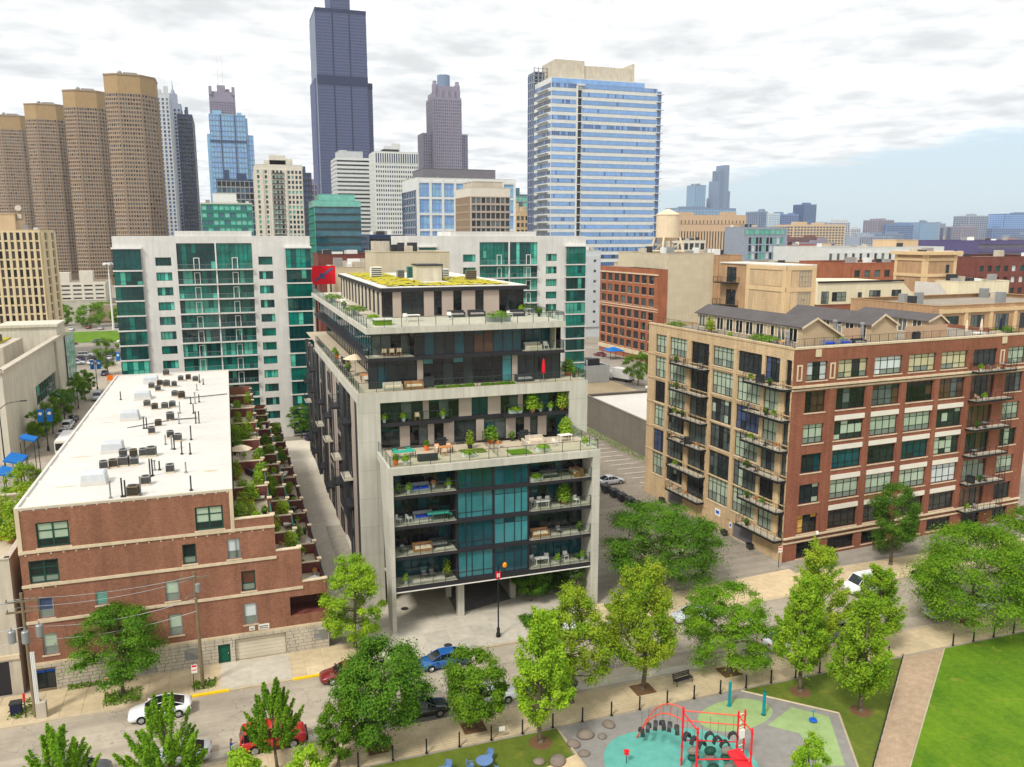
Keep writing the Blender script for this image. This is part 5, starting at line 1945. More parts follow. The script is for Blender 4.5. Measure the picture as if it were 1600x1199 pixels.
# big blue banded tower
t = thing('blue_banded_tower', 'tall residential tower of blue glass ribbons and white floor bands', 'tower', (198, 420, 0))
mb = MB()
mb.box(166, 420.5, 0, 231, 446, 117.6)
mb.box(166.3, 421.2, 117.6, 221, 445.5, 121.3)
mb.build('wall', 'white_grid', t)
F = Face((166, 420.5, 0), (1, 0))
rg = random.Random(41)
nf = 29
dz = 4.05
for k in range(nf):
 z = 1.0 + k * dz
 for (a, b, n) in ((0.3, 14.2, 12), (17.6, 62.4, 40)):
  window(t, F, a, b, z + 1.8, z + dz, n, 1, -0.08, 0.14, 'bluegrey', ('g_sky',) * 7 + ('g_sky_dk',) if k > 10 else (('g_sky', 'g_sky', 'g_sky', 'g_sky_dk') if k > 6 else ('g_dark', 'g_navy', 'g_sky_dk')), name='window_band', rnd=rg)
 mb = MB()
 F.box(mb, 61.8, 65.8, z + 0.9, z + 1.25, -0.5, 1.6)
 F.box(mb, 14.9, 17.3, z + 0.9, z + 1.25, -0.5, 0.7)
 mb.build('balcony', 'white_grid', t)
mb = MB()
F.box(mb, 14.9, 17.3, 1.0, 116, -0.3, 0.05)
mb.build('recess', 'g_black', t)
mb = MB()
F.box(mb, 62.6, 64.8, 1.0, 117, -0.3, 0.06)
mb.build('corner_glazing', 'g_sky_dk', t)
mb = MB()
F.box(mb, 14.2, 14.95, 0, 118.3, -0.3, 0.9)
F.box(mb, 14.2, 19.0, 117.6, 118.4, -0.3, 1.0)
mb.build('pylon', 'white_grid', t)
mb = MB()
F2 = Face((166.3, 421.2, 0), (1, 0))
F2.box(mb, 0.4, 54.3, 117.8, 121.0, -0.1, 0.08)
mb.build('upper_glazing', 'g_sky', t)
Fl = Face((166, 446, 0), (0, -1))
for k in range(nf):
 z = 1.0 + k * dz
 window(t, Fl, 0.4, 25.2, z + 1.8, z + dz, 10, 1, -0.08, 0.16, 'bluegrey', ('g_sky_dk', 'g_navy', 'g_black'), name='window_band', rnd=rg)
 mb = MB()
 Fl.box(mb, 6, 22, z + 0.95, z + 1.25, -0.3, 1.6)
 mb.build('balcony', 'white_grid', t)
mb = MB()
mb.box(165.8, 446.05, 0, 173, 455, 128)
mb.build('glass_fin', 'g_navy', t)
grid_facade(t, Face((165.8, 446.05, 0), (1, 0)), 0.1, 7.1, 118, 127, 3, 2, 0.2, 0.5, 'steelgrey', ('g_navy', 'g_willis'), seed=2)
grid_facade(t, Face((165.8, 455, 0), (0, -1)), 0.1, 8.8, 2, 127, 3, 31, 0.2, 0.6, 'steelgrey', ('g_steel', 'g_navy', 'g_willis'), seed=2)
mb = MB()
mb.box(172, 430, 121.3, 189, 450, 132.2)
mb.box(189, 431, 121.3, 219, 449, 130.0)
mb.box(217.6, 430.5, 121.3, 219.2, 449.5, 132.5)
mb.build('roof_plant', 'limestone_grey', t)
mb = MB()
for x in (164, 166.5, 169, 171.5):
 mb.box(x, 441, 121, x + 0.4, 441.4, 129.5)
for z in (123, 125, 127, 129):
 mb.box(164, 441, z, 172, 441.3, z + 0.3)
mb.build('roof_screen', 'metal_grey', t)

# ------------------------------------------------------------------ left background
t, fc, ln = block('finned_hotel', 'cream mid rise with close vertical concrete fins and brown windows', -82.0, -53.2, 290, 312, 41.5, 'hotel_cream', [('f', 17, 14, 0.75, 0.5, ('g_brownwin', 'g_brownwin', 'g_black'), 2, 0.5, 0.2), ('r', 2, 14, 6.0, 0.5, ('g_brownwin',), 2, 0.5, 0.2)])
roofbox(t, -82, -60.5, 294, 308, 40.8, 46.3, 'sand_stone')
mb = MB()
mb.box(-60.4, 296, 44.5, -58.8, 297, 47.0)
mb.cyl((-59.6, 295.6, 48.2), (-59.6, 296.6, 48.2), 1.1, n=14)
mb.build('roof_sign', 'tower_brown', t)
mb = MB()
mb.box(-60.2, 295.9, 45.0, -59.0, 296, 46.4)
mb.build('sign_face', 'cream_stone', t)
mb = MB()
mb.cyl((-59.6, 295.5, 48.2), (-59.6, 295.6, 48.2), 0.85, n=14)
mb.build('sign_face', 'cream_stone', t)
# school
SC_ = thing('concrete_school', 'low pale concrete building with a long window strip and a planted roof', 'building', (-55, 163, 0))
F = Face((-38, 163, 0), (0, 1))
mb = MB()
sw = [(20.0, 45.0, 5.6, 9.8)]
F.wall(mb, 0, 62, 0, 16.3, [(24.5, 46.0, 5.4, 9.6), (14.0, 58.0, 0.3, 3.4)], 0.5)
Ff = Face((-80, 163, 0), (1, 0))
Ff.wall(mb, 0, 42, 0, 16.3, [], 0.5)
mb.quad((-38, 225, 0), (-80, 225, 0), (-80, 225, 16.3), (-38, 225, 16.3))
mb.build('wall', 'school_concrete', SC_)
rg = random.Random(2)
window(SC_, F, 24.5, 46.0, 5.4, 9.6, 9, [0.45], 0.3, 0.1, 'metal_grey', ('g_green_dk', 'g_screen', 'g_green_lt', 'g_dark'), rnd=rg)
window(SC_, F, 14.0, 58.0, 0.3, 3.4, 20, 1, 0.4, 0.1, 'metal_dark', ('g_black', 'g_dark'), rnd=rg)
mb = MB()
F.box(mb, 14.0, 58.0, 3.4, 4.3, -0.3, 1.1)
F.box(mb, -0.3, 62.3, 16.3, 16.9, -0.8, 0.4)
Ff.box(mb, 0, 42, 16.3, 16.9, -0.8, 0.4)
F.box(mb, 46.8, 47.8, 0, 16.3, -0.2, 0.5)
mb.build('concrete_band', 'limestone_grey', SC_)
mb = MB()
box_shell(mb, -78, 166, 12.2, -38.8, 222, 12.4, 't')
mb.build('roof', 'roof_gravel', SC_)
mb = MB()
mb.box(-70, 196, 12.4, -45, 214, 16.9)
mb.build('roof_storey', 'limestone_grey', SC_)
Fr = Face((-70, 196, 0), (1, 0))
window(SC_, Fr, 2, 23, 12.8, 16.2, 7, 1, -0.06, 0.15, 'metal_grey', ('g_green_dk', 'g_dark', 'g_seafoam'), rnd=rg)
mb = MB()
mb.box(-68, 197, 16.95, -47, 213, 17.2)
mb.build('roof_lawn', 'sedum', SC_)
mb = MB()
mb.box(-52, 202, 16.95, -47.4, 207, 18.6)
mb.build('roof_plant', 'metal_dark', SC_)
mb = MB()
mb.box(-50, 216, 12.4, -38.3, 226, 19.0)
mb.box(-50.4, 215.6, 19.0, -37.9, 226.4, 19.6)
mb.build('stair_tower', 'school_concrete', SC_)
Fg = Face((-37.95, 222.0, 0), (0, 1))
window(SC_, Fg, 0, 12, 0.5, 16, 6, 8, -0.3, 0.1, 'metal_grey', ('g_seafoam', 'g_screen', 'g_green_lt'), rnd=rg, name='glass_stair')
# neighbour at the left edge with a roof garden
t, fc, ln = block('stone_neighbour', 'pale stone low building at the left edge with garden plants on its roof', -33.0, -19.1, 77.6, 98, 12.6, 'limestone_grey', [], roof='paver_terrace')
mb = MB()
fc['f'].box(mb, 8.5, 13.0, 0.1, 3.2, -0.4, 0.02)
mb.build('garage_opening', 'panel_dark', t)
mb = MB()
fc['f'].box(mb, 0, 13.9, 3.4, 3.8, 0, 0.15)
mb.build('stone_band', 'limestone', t)

# ------------------------------------------------------------------ right background
A5 = R(5)
t, fc, ln = block('brick_warehouse', 'seven storey orange brick warehouse with white bands and rows of dark windows', 126.0, 145.0, 227.5, 263, 29.6, 'brick_orange', rz=0.0)
Fw = Face((122.81, 263.13, 0), (math.sin(A5), -math.cos(A5)))
for ch in list(t.children):
 bpy.data.objects.remove(ch, do_unlink=True)
cA = Fw.p(35.6, 0)[:2]
mb = MB()
hs = []
rg = random.Random(77)
zs_ = [25.0, 21.4, 17.9, 13.6, 10.2, 6.9, 3.6]
for i in range(8):
 for z in zs_:
  hs.append((1.0 + i * 4.2, 3.9 + i * 4.2, z - 0.1, z + 2.3))
Fw.wall(mb, 0, 35.6, 0, 29.6, hs, 0.3)
mb.quad((cA[0], cA[1], 0), (cA[0] + 3.2, cA[1], 0), (cA[0] + 3.2, cA[1], 29.6), (cA[0], cA[1], 29.6))
mb.build('wall', 'brick_orange', t)
for h in hs:
 window(t, Fw, h[0], h[1], h[2], h[3], 3, [0.5], 0.2, 0.1, 'metal_dark', ('g_dark', 'g_mid', 'g_dark', 'g_black'), rnd=rg, sill='limestone')
mb = MB()
Fw.box(mb, 0, 35.7, 27.6, 28.0, 0, 0.25)
Fw.box(mb, 0, 35.7, 17.0, 17.3, 0, 0.2)
Fw.box(mb, 0, 35.7, 16.3, 16.5, 0, 0.2)
Fw.box(mb, 0, 35.7, 1.6, 3.0, 0, 0.3)
mb.build('stone_band', 'limestone', t)
mb = MB()
p = [Fw.p(0, 29.5), Fw.p(35.6, 29.5), Fw.p(35.6, 29.5, -20), Fw.p(0, 29.5, -20)]
mb.poly(p)
mb.build('roof', 'roof_gravel', t)
t, fc, ln = block('blank_party_building', 'tall beige windowless block beside the orange brick warehouse', 129.0, 145.5, 227.9, 262, 34.3, 'panel_beige', [])
mb = MB()
mb.box(126.0, 229.5, 0, 129.0, 250, 29.5)
mb.build('side_wall', 'brick_tan', t)
t, fc, ln = block('brown_loft_block', 'narrow tan loft block with three small windows behind the roof deck', 145.6, 154.5, 226, 250, 33.8, 'brick_tan', [('f', 2, 8, 2.4, 2.0, ('g_black', 'g_dark'), 2, 1.2, 0.6)])
# water tank
t = thing('water_tank', 'rusty cream water tank on a tall lattice stand above the warehouse', 'water tank', (186.3, 330, 26))
mb = MB()
mb.lathe((186.3, 330, 38.9), [(3.4, -1.4), (5.1, 0), (5.1, 9.6), (5.3, 9.7), (5.3, 10.1), (0.6, 12.4)], 24)
mb.build('tank', 'tank_cream', t)
mb = MB()
for sx in (-1, 1):
 for sy in (-1, 1):
  mb.cyl((186.3 + sx * 7.2, 330 + sy * 7.2, 22), (186.3 + sx * 4, 330 + sy * 4, 39), 0.5, n=6)
for z, k in ((27, 6.3), (33, 5.1)):
 for a in range(4):
  c = [(1, 1), (-1, 1), (-1, -1), (1, -1)]
  p, q = c[a], c[(a + 1) % 4]
  mb.cyl((186.3 + p[0] * k, 330 + p[1] * k, z), (186.3 + q[0] * k, 330 + q[1] * k, z), 0.3, n=5)
  mb.cyl((186.3 + p[0] * (k + 0.4), 330 + p[1] * (k + 0.4), z - 2), (186.3 + q[0] * (k - 0.6), 330 + q[1] * (k - 0.6), z + 4), 0.22, n=5)
mb.build('stand', 'tank_cream', t)
block('tank_base_block', 'sand coloured loft block carrying the water tank', 175, 262, 326, 360, 27, 'sand_stone', [('f', 20, 6, 1.2, 1.4, ('g_dark', 'g_mid'), 2, 1, 0.5)])
block('cream_grid_loft', 'cream loft building with gridded windows beside the water tank', 240, 262, 420, 445, 37, 'cream_stone', [('f', 6, 7, 0.8, 1.2, ('g_purple', 'g_dark', 'g_mid'), 2, 1, 0.4)])
t, fc, ln = block('post_office_block', 'massive tan stone block with tall slit windows', 455, 550, 800, 860, 61.5, 'tan_stone', [('f', 26, 1, 2.0, 1.0, ('g_dark',), 18, 17, 1.5), ('f', 20, 1, 3.2, 0.5, ('g_dark',), 52, 5.5, 1.5)])
t, fc, ln = block('grey_glass_apartments', 'grey apartment block with a pale green glass front', 287.6, 318, 420, 440, 44.5, 'grey_metal', [('f', 10, 8, 0.5, 0.7, ('g_seafoam', 'g_dark', 'g_green_lt', 'g_black', 'g_pale'), 3, 5.5, 3.0, 'grey_metal')])
grid_facade(t, fc['f'], 0.2, ln['f'] - 2, 40.2, 43.4, 8, 1, 0.3, 0.3, 'metal_grey', ('g_seafoam', 'g_green_lt'), seed=4)
for (lb, x0, x1, y0, d, h, wl_) in (
  ('rose brick stepped tower block behind the beige stair tower', 364.5, 392, 480, 25, 33.4, 'rose_brick'),
  ('mauve brick stepped tower block beside the rose brick one', 350, 364, 480, 25, 35.5, 'mauve_brick'),
  ('low rose brick block in front of the rose brick towers', 372, 398, 455, 20, 31.0, 'rose_brick')):
 block('brick_tower_block', lb, x0, x1, y0, y0 + d, h, wl_, [('f', 6, 9, 1.6, 1.5, ('g_brownwin', 'g_dark'), 2, 2, 0.6), ('l', 5, 9, 1.6, 1.5, ('g_brownwin',), 2, 2, 0.6)], group='brick tower blocks')
t, fc, ln = block('white_flat_roofed_block', 'long white flat roofed low block with a tan roof box', 272, 345, 330, 370, 34.2, 'white_grid', [('f', 16, 5, 2.6, 1.6, ('g_dark', 'g_mid'), 3, 2.2, 0.8)], roof='roof_membrane')
roofbox(t, 318, 332, 334, 350, 33.5, 37.5, 'sand_stone')
block('orange_brick_loft', 'long orange brick loft with wide dark windows behind the cream penthouse', 209, 250, 240, 268, 30.2, 'brick_orange', [('f', 9, 6, 1.8, 2.0, ('g_dark', 'g_black', 'g_mid'), 1.5, 1.5, 0.6)])
# tan stair tower with yellow bands
t, fc, ln = block('banded_stair_tower', 'tan brick stair tower with yellow stucco bands and a flat cap', 182, 193, 180, 191, 34.6, 'brick_tan', [])
mb = MB()
for f_ in ('f', 'r', 'l'):
 for z in (23.6, 28.6, 33.0):
  fc[f_].box(mb, -0.1, ln[f_] + 0.1, z, z + 0.8, -0.1, 0.25)
 for u in (0, ln[f_] - 1.0):
  fc[f_].box(mb, u, u + 1.0, 12, 34.6, -0.1, 0.18)
mb.box(181.0, 179.0, 34.6, 194.2, 192, 35.5)
mb.build('stucco_band', 'yellow_stucco', t)
window(t, fc['f'], 7.4, 8.6, 29.6, 31.9, 1, 2, -0.05, 0.1, 'metal_dark', ('g_dark',))
block('dark_brick_block', 'dark red brick loft with green tinted windows beyond the stair tower', 255.6, 300, 230, 262, 32.2, 'brick_dark', [('f', 11, 7, 1.7, 2.0, ('g_green_dk', 'g_mid', 'g_dark', 'g_pale'), 1.5, 2.2, 0.6)])
block('violet_shed', 'long violet grey shed with a pale roof at the right edge', 367, 430, 330, 370, 37.2, 'violet_panel', [('f', 1, 8, 0, 1.6, ('g_purple',), 4, 1, 0.5)], roof='roof_membrane')
t, fc, ln = block('cream_penthouse_block', 'cream stucco penthouse storey on a red brick block behind the gabled roofs', 134, 172, 165, 190, 23.2, 'brick_red', [], roof='paver_terrace')
mb = MB()
mb.hexa([(136.3, 167, 23.2), (168, 167, 23.2), (168, 184, 23.2), (136.3, 184, 23.2), (136.3, 167, 28.9), (162, 167, 28.4), (162, 184, 28.4), (136.3, 184, 28.9)])
mb.build('penthouse', 'stucco_cream', t)
Fq = Face((136.3, 167, 0), (1, 0))
for (a, b, c, d) in ((1.0, 3.2, 23.4, 26.4), (4.2, 8.4, 23.9, 26.2), (12, 13.2, 23.4, 26.0), (15.5, 19.0, 23.8, 26.4), (22.5, 25.5, 23.8, 26.4)):
 window(t, Fq, a, b, c, d, 3, 2, -0.06, 0.1, 'metal_dark', ('g_dark', 'g_mid', 'g_screen'))
mb = MB()
Fq.box(mb, -0.3, 26.0, 28.5, 28.9, 0.0, 0.3)
mb.build('roof_trim', 'panel_dark', t)
t, fc, ln = block('yellow_pilaster_block', 'tan brick block with yellow stucco pilasters behind the roof deck umbrellas', 128, 172, 124, 146, 26.6, 'brick_tan', [], rz=A4, roof='roof_gravel')
mb = MB()
for u in (0, 7, 14, 21, 28, 35):
 fc['f'].box(mb, u, u + 0.9, 14, 26.0, -0.05, 0.2)
fc['f'].box(mb, 0, 44, 25.2, 25.9, -0.05, 0.3)
mb.build('stucco_band', 'yellow_stucco', t)
for u in (2, 9, 16, 23, 30):
 window(t, fc['f'], u, u + 3.6, 21.5, 24.6, 4, 2, -0.05, 0.1, 'metal_dark', ('g_dark', 'g_green_dk', 'g_mid'))
t, fc, ln = block('cream_roof_pavilion', 'pale stucco roof pavilion with a sloping wing beside the banded stair tower', 186, 204, 172, 180, 27.6, 'stucco_cream', [], roof='roof_membrane')
mb = MB()
mb.hexa([(178, 171, 20), (186, 171, 20), (186, 179, 20), (178, 179, 20), (178, 171, 27.6), (183, 171, 23), (183, 179, 23), (178, 179, 27.6)])
mb.build('sloping_wing', 'roof_membrane', t)

# beige stair tower on the block behind
t = thing('beige_stair_tower', 'pinkish beige brick stair tower with blind panels behind the gabled roofs', 'building', (88.1, 116, 0))
a_ = R(4)
o0 = Vector((88.1, 116, 0))
Fr_ = Face(tuple(o0), (math.cos(a_), math.sin(a_)))
Fl_ = Face(tuple(o0 + Vector((-math.sin(a_), math.cos(a_), 0)) * 10.2), (math.sin(a_), -math.cos(a_)))
mb = MB()
pts = [Fl_.p(0, 0)[:2], Fl_.p(10.2, 0)[:2], Fr_.p(6.3, 0)[:2], Fr_.p(6.3, 0, -10.2)[:2]]
mb.prism(pts, 0, 34.9)
mb.build('wall', 'siding_tan', t)
mb = MB()
for F_, L in ((Fl_, 10.2), (Fr_, 6.3)):
 for z in (26.0, 30.6, 34.2):
  F_.box(mb, 0, L, z, z + 0.7, 0, 0.12)
 for u in (0, L - 0.9):
  F_.box(mb, u, u + 0.9, 20, 34.9, 0, 0.1)
mb.build('pier', 'yellow_stucco', t)
mb = MB()
Fl_.box(mb, 2.0, 9.1, 26.9, 30.4, 0, 0.05)
Fl_.box(mb, 2.0, 9.1, 31.5, 34.0, 0, 0.05)
Fr_.box(mb, 1.1, 2.6, 26.9, 34.0, 0, 0.05)
mb.build('blind_panel', 'brick_buff', t)
window(t, Fr_, 2.8, 5.3, 27.2, 30.3, 4, 3, -0.04, 0.08, 'metal_grey', ('g_green_lt', 'g_screen'))
window(t, Fr_, 2.8, 5.3, 31.4, 34.0, 4, 3, -0.04, 0.08, 'metal_grey', ('g_screen', 'g_brown'))
mb = MB()
mb.prism([(p[0] + (p[0] - 88) * 0.02, p[1]) for p in pts], 34.9, 35.1)
mb.build('roof', 'white_paint', t)
# tan wing with door and black balconies on its far end
t = thing('tan_stair_wing', 'tan brick wing with a tall door and black iron balconies beside the beige stair tower', 'building', (84, 127, 0))
Ft = Face(Fl_.p(-7.5, 0)[:2], (math.sin(a_), -math.cos(a_)))
pts2 = [Ft.p(0, 0)[:2], Ft.p(7.4, 0)[:2], Ft.p(7.4, 0, -6)[:2], Ft.p(0, 0, -6)[:2]]
mb = MB()
mb.prism(pts2, 0, 35.0)
mb.build('wall', 'brick_tan', t)
for z in (27.5, 31.6):
 window(t, Ft, 2.0, 4.6, z, z + 2.7, 2, [0.8], -0.05, 0.12, 'metal_black', ('g_dark', 'g_mid'), name='door')
 mb = MB()
 Ft.box(mb, 0.2, 5.5, z - 0.25, z - 0.1, 0, 1.8)
 sl = mb.build('balcony', 'metal_black', t)
 railing(sl, [Ft.p(0.2, 0, 0.05)[:2], Ft.p(0.2, 0, 1.8)[:2], Ft.p(5.5, 0, 1.8)[:2], Ft.p(5.5, 0, 0.05)[:2]], z - 0.1, 1.0, 'picket', 'metal_black', step=1.2)
mb = MB()
Ft.box(mb, -0.1, 7.5, 34.9, 35.1, -6.1, 0.2)
mb.build('roof', 'white_paint', t)

# low grey block building behind the lot, white shed and grey sign building
t, fc, ln = block('grey_block_shed', 'low grey concrete block building with a flat white roof', 70.6, 92, 120.0, 158, 6.6, 'grey_block', [], roof='roof_membrane', par=0.5)
roofbox(t, 77.0, 80.0, 137, 140.5, 6.1, 7.5, 'metal_grey', 'roof_vent')
roofbox(t, 82.5, 84.0, 131, 132.5, 6.1, 6.8, 'metal_dark', 'roof_vent')
block('white_shed', 'small white shed with a brown roof edge by the gravel lot', 90.5, 98.5, 204, 216, 4.6, 'pale_grey', [], roof='roof_shingle', par=0.1)
t, fc, ln = block('banner_building', 'narrow pale grey building with a tall dark vertical sign', 126, 140, 300, 330, 34, 'pale_grey', [('f', 3, 7, 3.2, 3.0, ('g_mid',), 4, 2, 0.4)])
mb = MB()
fc['l'].box(mb, 20, 29, 6, 28, 0, 0.3)
fc['f'].box(mb, 0.3, 2.2, 8, 22, 0, 0.4)
mb.build('vertical_sign', 'navy_fabric', t)
# things between the wings: long beige roof building with a mural, red billboard, brick rows
t, fc, ln = block('beige_depot', 'long beige depot with a flat roof behind the sedum roof', 25.9, 39.8, 152, 164, 36.9, 'panel_beige', [], roof='roof_membrane')
t, fc, ln = block('red_brick_row', 'low red brick row with small windows between the teal wings', 24.7, 42.0, 240, 255, 34.6, 'brick_dark', [('f', 9, 5, 1.8, 2.2, ('g_dark', 'g_mid'), 2, 1.5, 0.6)])
t, fc, ln = block('tan_row', 'low tan building right of the red billboard', 23.0, 33.0, 190, 205, 32.8, 'panel_beige', [('f', 5, 5, 1.8, 2.2, ('g_dark',), 2, 1.5, 0.6)])
t, fc, ln = block('dark_glass_roof_storey', 'dark blue glazed block left of the rear teal wing', 49.0, 62.0, 300, 318, 40.0, 'g_navy', [('f', 8, 8, 0.3, 0.9, ('g_navy', 'g_black'), 2, 1, 0.2, 'metal_dark')])
t = thing('billboard', 'red billboard with a pale diagonal figure beyond the alley', 'billboard', (20.1, 185, 0))
mb = MB()
mb.box(17.5, 185, 29.4, 22.6, 185.4, 33.4)
mb.build('panel', 'red_fabric', t)
mb = MB()
mb.quad((18.0, 184.97, 30.3), (18.4, 184.97, 30.0), (22.2, 184.97, 32.8), (21.8, 184.97, 33.1))
mb.quad((19.0, 184.965, 31.6), (19.9, 184.965, 30.5), (20.5, 184.965, 30.8), (19.6, 184.965, 31.9))
mb.build('print', 'g_bluewin', t)
mb = MB()
for x in (18.4, 21.6):
 mb.cyl((x, 185.6, 0), (x, 185.6, 29.6), 0.2, n=6)
mb.build('post', 'metal_dark', t)

# ------------------------------------------------------------------ far right skyline
FG = 'hazy towers on the far right skyline'
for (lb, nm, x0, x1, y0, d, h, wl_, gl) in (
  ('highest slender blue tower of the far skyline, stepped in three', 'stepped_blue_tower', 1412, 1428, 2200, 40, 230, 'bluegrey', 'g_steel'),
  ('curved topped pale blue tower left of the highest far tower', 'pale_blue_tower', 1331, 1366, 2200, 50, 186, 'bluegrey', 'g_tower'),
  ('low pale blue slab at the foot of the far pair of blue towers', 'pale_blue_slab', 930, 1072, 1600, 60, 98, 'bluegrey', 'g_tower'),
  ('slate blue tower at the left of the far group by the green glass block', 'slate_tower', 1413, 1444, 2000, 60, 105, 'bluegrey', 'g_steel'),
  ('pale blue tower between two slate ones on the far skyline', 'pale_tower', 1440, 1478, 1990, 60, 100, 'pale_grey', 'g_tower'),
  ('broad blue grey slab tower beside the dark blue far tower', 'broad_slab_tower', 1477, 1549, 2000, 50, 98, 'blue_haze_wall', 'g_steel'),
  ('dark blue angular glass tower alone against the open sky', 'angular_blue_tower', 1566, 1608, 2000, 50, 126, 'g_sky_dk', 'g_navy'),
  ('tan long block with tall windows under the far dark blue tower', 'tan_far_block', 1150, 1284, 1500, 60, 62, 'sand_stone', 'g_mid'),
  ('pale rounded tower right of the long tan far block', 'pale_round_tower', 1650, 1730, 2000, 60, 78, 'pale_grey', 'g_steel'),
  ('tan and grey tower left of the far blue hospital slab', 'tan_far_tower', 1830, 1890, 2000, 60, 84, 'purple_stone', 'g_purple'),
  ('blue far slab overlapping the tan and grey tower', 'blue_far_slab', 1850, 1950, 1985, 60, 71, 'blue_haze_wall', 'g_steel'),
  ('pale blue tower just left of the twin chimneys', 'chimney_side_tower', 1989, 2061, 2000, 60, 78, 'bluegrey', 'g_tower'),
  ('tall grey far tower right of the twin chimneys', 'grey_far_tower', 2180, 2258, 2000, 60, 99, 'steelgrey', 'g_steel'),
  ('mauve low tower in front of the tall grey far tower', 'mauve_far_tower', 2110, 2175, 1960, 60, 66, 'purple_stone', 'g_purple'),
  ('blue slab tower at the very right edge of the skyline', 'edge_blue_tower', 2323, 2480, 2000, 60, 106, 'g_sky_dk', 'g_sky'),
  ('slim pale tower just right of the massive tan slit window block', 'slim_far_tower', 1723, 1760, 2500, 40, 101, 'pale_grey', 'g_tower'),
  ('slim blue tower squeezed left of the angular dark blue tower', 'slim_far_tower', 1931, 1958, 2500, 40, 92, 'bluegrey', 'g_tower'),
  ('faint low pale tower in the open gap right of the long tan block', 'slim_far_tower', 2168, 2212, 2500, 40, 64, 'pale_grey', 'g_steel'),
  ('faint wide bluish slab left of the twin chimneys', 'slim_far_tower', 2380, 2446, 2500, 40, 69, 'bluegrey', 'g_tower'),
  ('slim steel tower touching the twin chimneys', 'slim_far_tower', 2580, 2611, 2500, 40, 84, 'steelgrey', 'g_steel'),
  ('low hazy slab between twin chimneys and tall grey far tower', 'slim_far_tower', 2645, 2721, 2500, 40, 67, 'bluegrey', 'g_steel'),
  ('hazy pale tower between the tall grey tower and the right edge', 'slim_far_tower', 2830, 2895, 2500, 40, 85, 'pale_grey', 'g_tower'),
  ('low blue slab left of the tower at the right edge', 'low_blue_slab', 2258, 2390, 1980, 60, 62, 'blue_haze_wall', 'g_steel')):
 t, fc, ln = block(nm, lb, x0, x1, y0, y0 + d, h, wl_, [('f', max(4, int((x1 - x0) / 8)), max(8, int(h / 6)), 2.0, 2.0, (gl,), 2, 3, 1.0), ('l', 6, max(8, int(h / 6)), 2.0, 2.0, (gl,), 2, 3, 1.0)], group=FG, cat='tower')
 if nm == 'stepped_blue_tower':
  mb = MB()
  for (a, b, z) in ((1404, 1413, 200), (1427, 1446, 246), (1445, 1452, 170), (1398, 1405, 150)):
   mb.box(a, 2202, 0, b, 2245, z)
  mb.build('tube', 'bluegrey', t)
t = thing('twin_chimneys', 'pair of dark industrial chimneys on the far skyline', 'chimney', (1881, 1800, 0))
for x in (1868, 1894):
 mb = MB()
 mb.cyl((x, 1800, 0), (x, 1800, 60), 5, 4, n=10)
 mb.build('chimney', 'g_navy', t)
# low city carpet between the near blocks and the skyline
rgc = random.Random(99)
wl_ = ('rose_brick', 'sand_stone', 'pale_grey', 'mauve_brick', 'bluegrey', 'steelgrey', 'brick_dark', 'cream_stone', 'purple_stone', 'violet_panel')
k = 0
SEEN_BLOCKS = (19, 21, 25, 45, 46, 50, 59, 60, 63, 83, 84, 91, 93, 101)      # only blocks that rise into view between the nearer roofs
for (ya, yb, n, ha, hb) in ((310, 480, 14, 16, 29), (520, 900, 26, 18, 36), (950, 1500, 30, 22, 42), (1550, 2600, 40, 24, 54)):
 for i in range(n):
  y = rgc.uniform(ya, yb)
  f_ = (i + rgc.random()) / n
  x = y * (0.62 + f_ * 0.72)
  if y < 480 and x < 400:
   x += 200
  w_ = rgc.uniform(0.05, 0.10) * y + 8
  h = rgc.uniform(ha, hb)
  m = rgc.choice(wl_)
  cw_ = dict(rose_brick='rose brick', sand_stone='sand coloured', pale_grey='pale grey', mauve_brick='mauve brick', bluegrey='blue grey', steelgrey='steel grey', brick_dark='dark brick', cream_stone='cream', purple_stone='plum grey', violet_panel='violet')[m]
  bw_ = 'just beyond the brick lofts' if ya < 400 else ('in the nearer part of the hazy city carpet' if ya < 900 else ('in the middle of the hazy city carpet' if ya < 1500 else 'far back under the hazy skyline'))
  k += 1
  if k - 1 not in SEEN_BLOCKS:
   continue
  block('low_city_block', ('broad ' if w_ > 0.078 * y + 8 else 'small ') + cw_ + (' taller block ' if h > (ha + hb) / 2 else ' low block ') + bw_, x, x + w_, y, y + rgc.uniform(15, 40), h, m,
     [('f', max(3, int(w_ / 5)), max(3, int(h / 3.5)), 1.6, 1.5, ('g_dark', 'g_steel', 'g_mid'), 1, 1.5, 0.5)], group='low blocks of the hazy city carpet', roof=rgc.choice(('roof_gravel', 'roof_membrane')))
for i, (x, y, w_, h, m) in enumerate(((-60, 420, 30, 8, 'tower_brown'), (60, 520, 30, 35, 'bluegrey'), (-120, 560, 50, 12, 'cream_stone'))):
 block('low_infill_block', ('flat parking deck below the brown towers', 'low blue grey block behind the teal office', 'cream low block between hotel and brown towers')[i],
    x, x + w_, y, y + 25, h, m, [('f', 8, 4, 1.5, 1.5, ('g_dark', 'g_mid'), 1, 1, 0.5)])
# gabled roof houses on the loft building
def LRd(w, d, z):
 q = RB0 + rvv * w + dvv * d
 return (q.x, q.y, z)


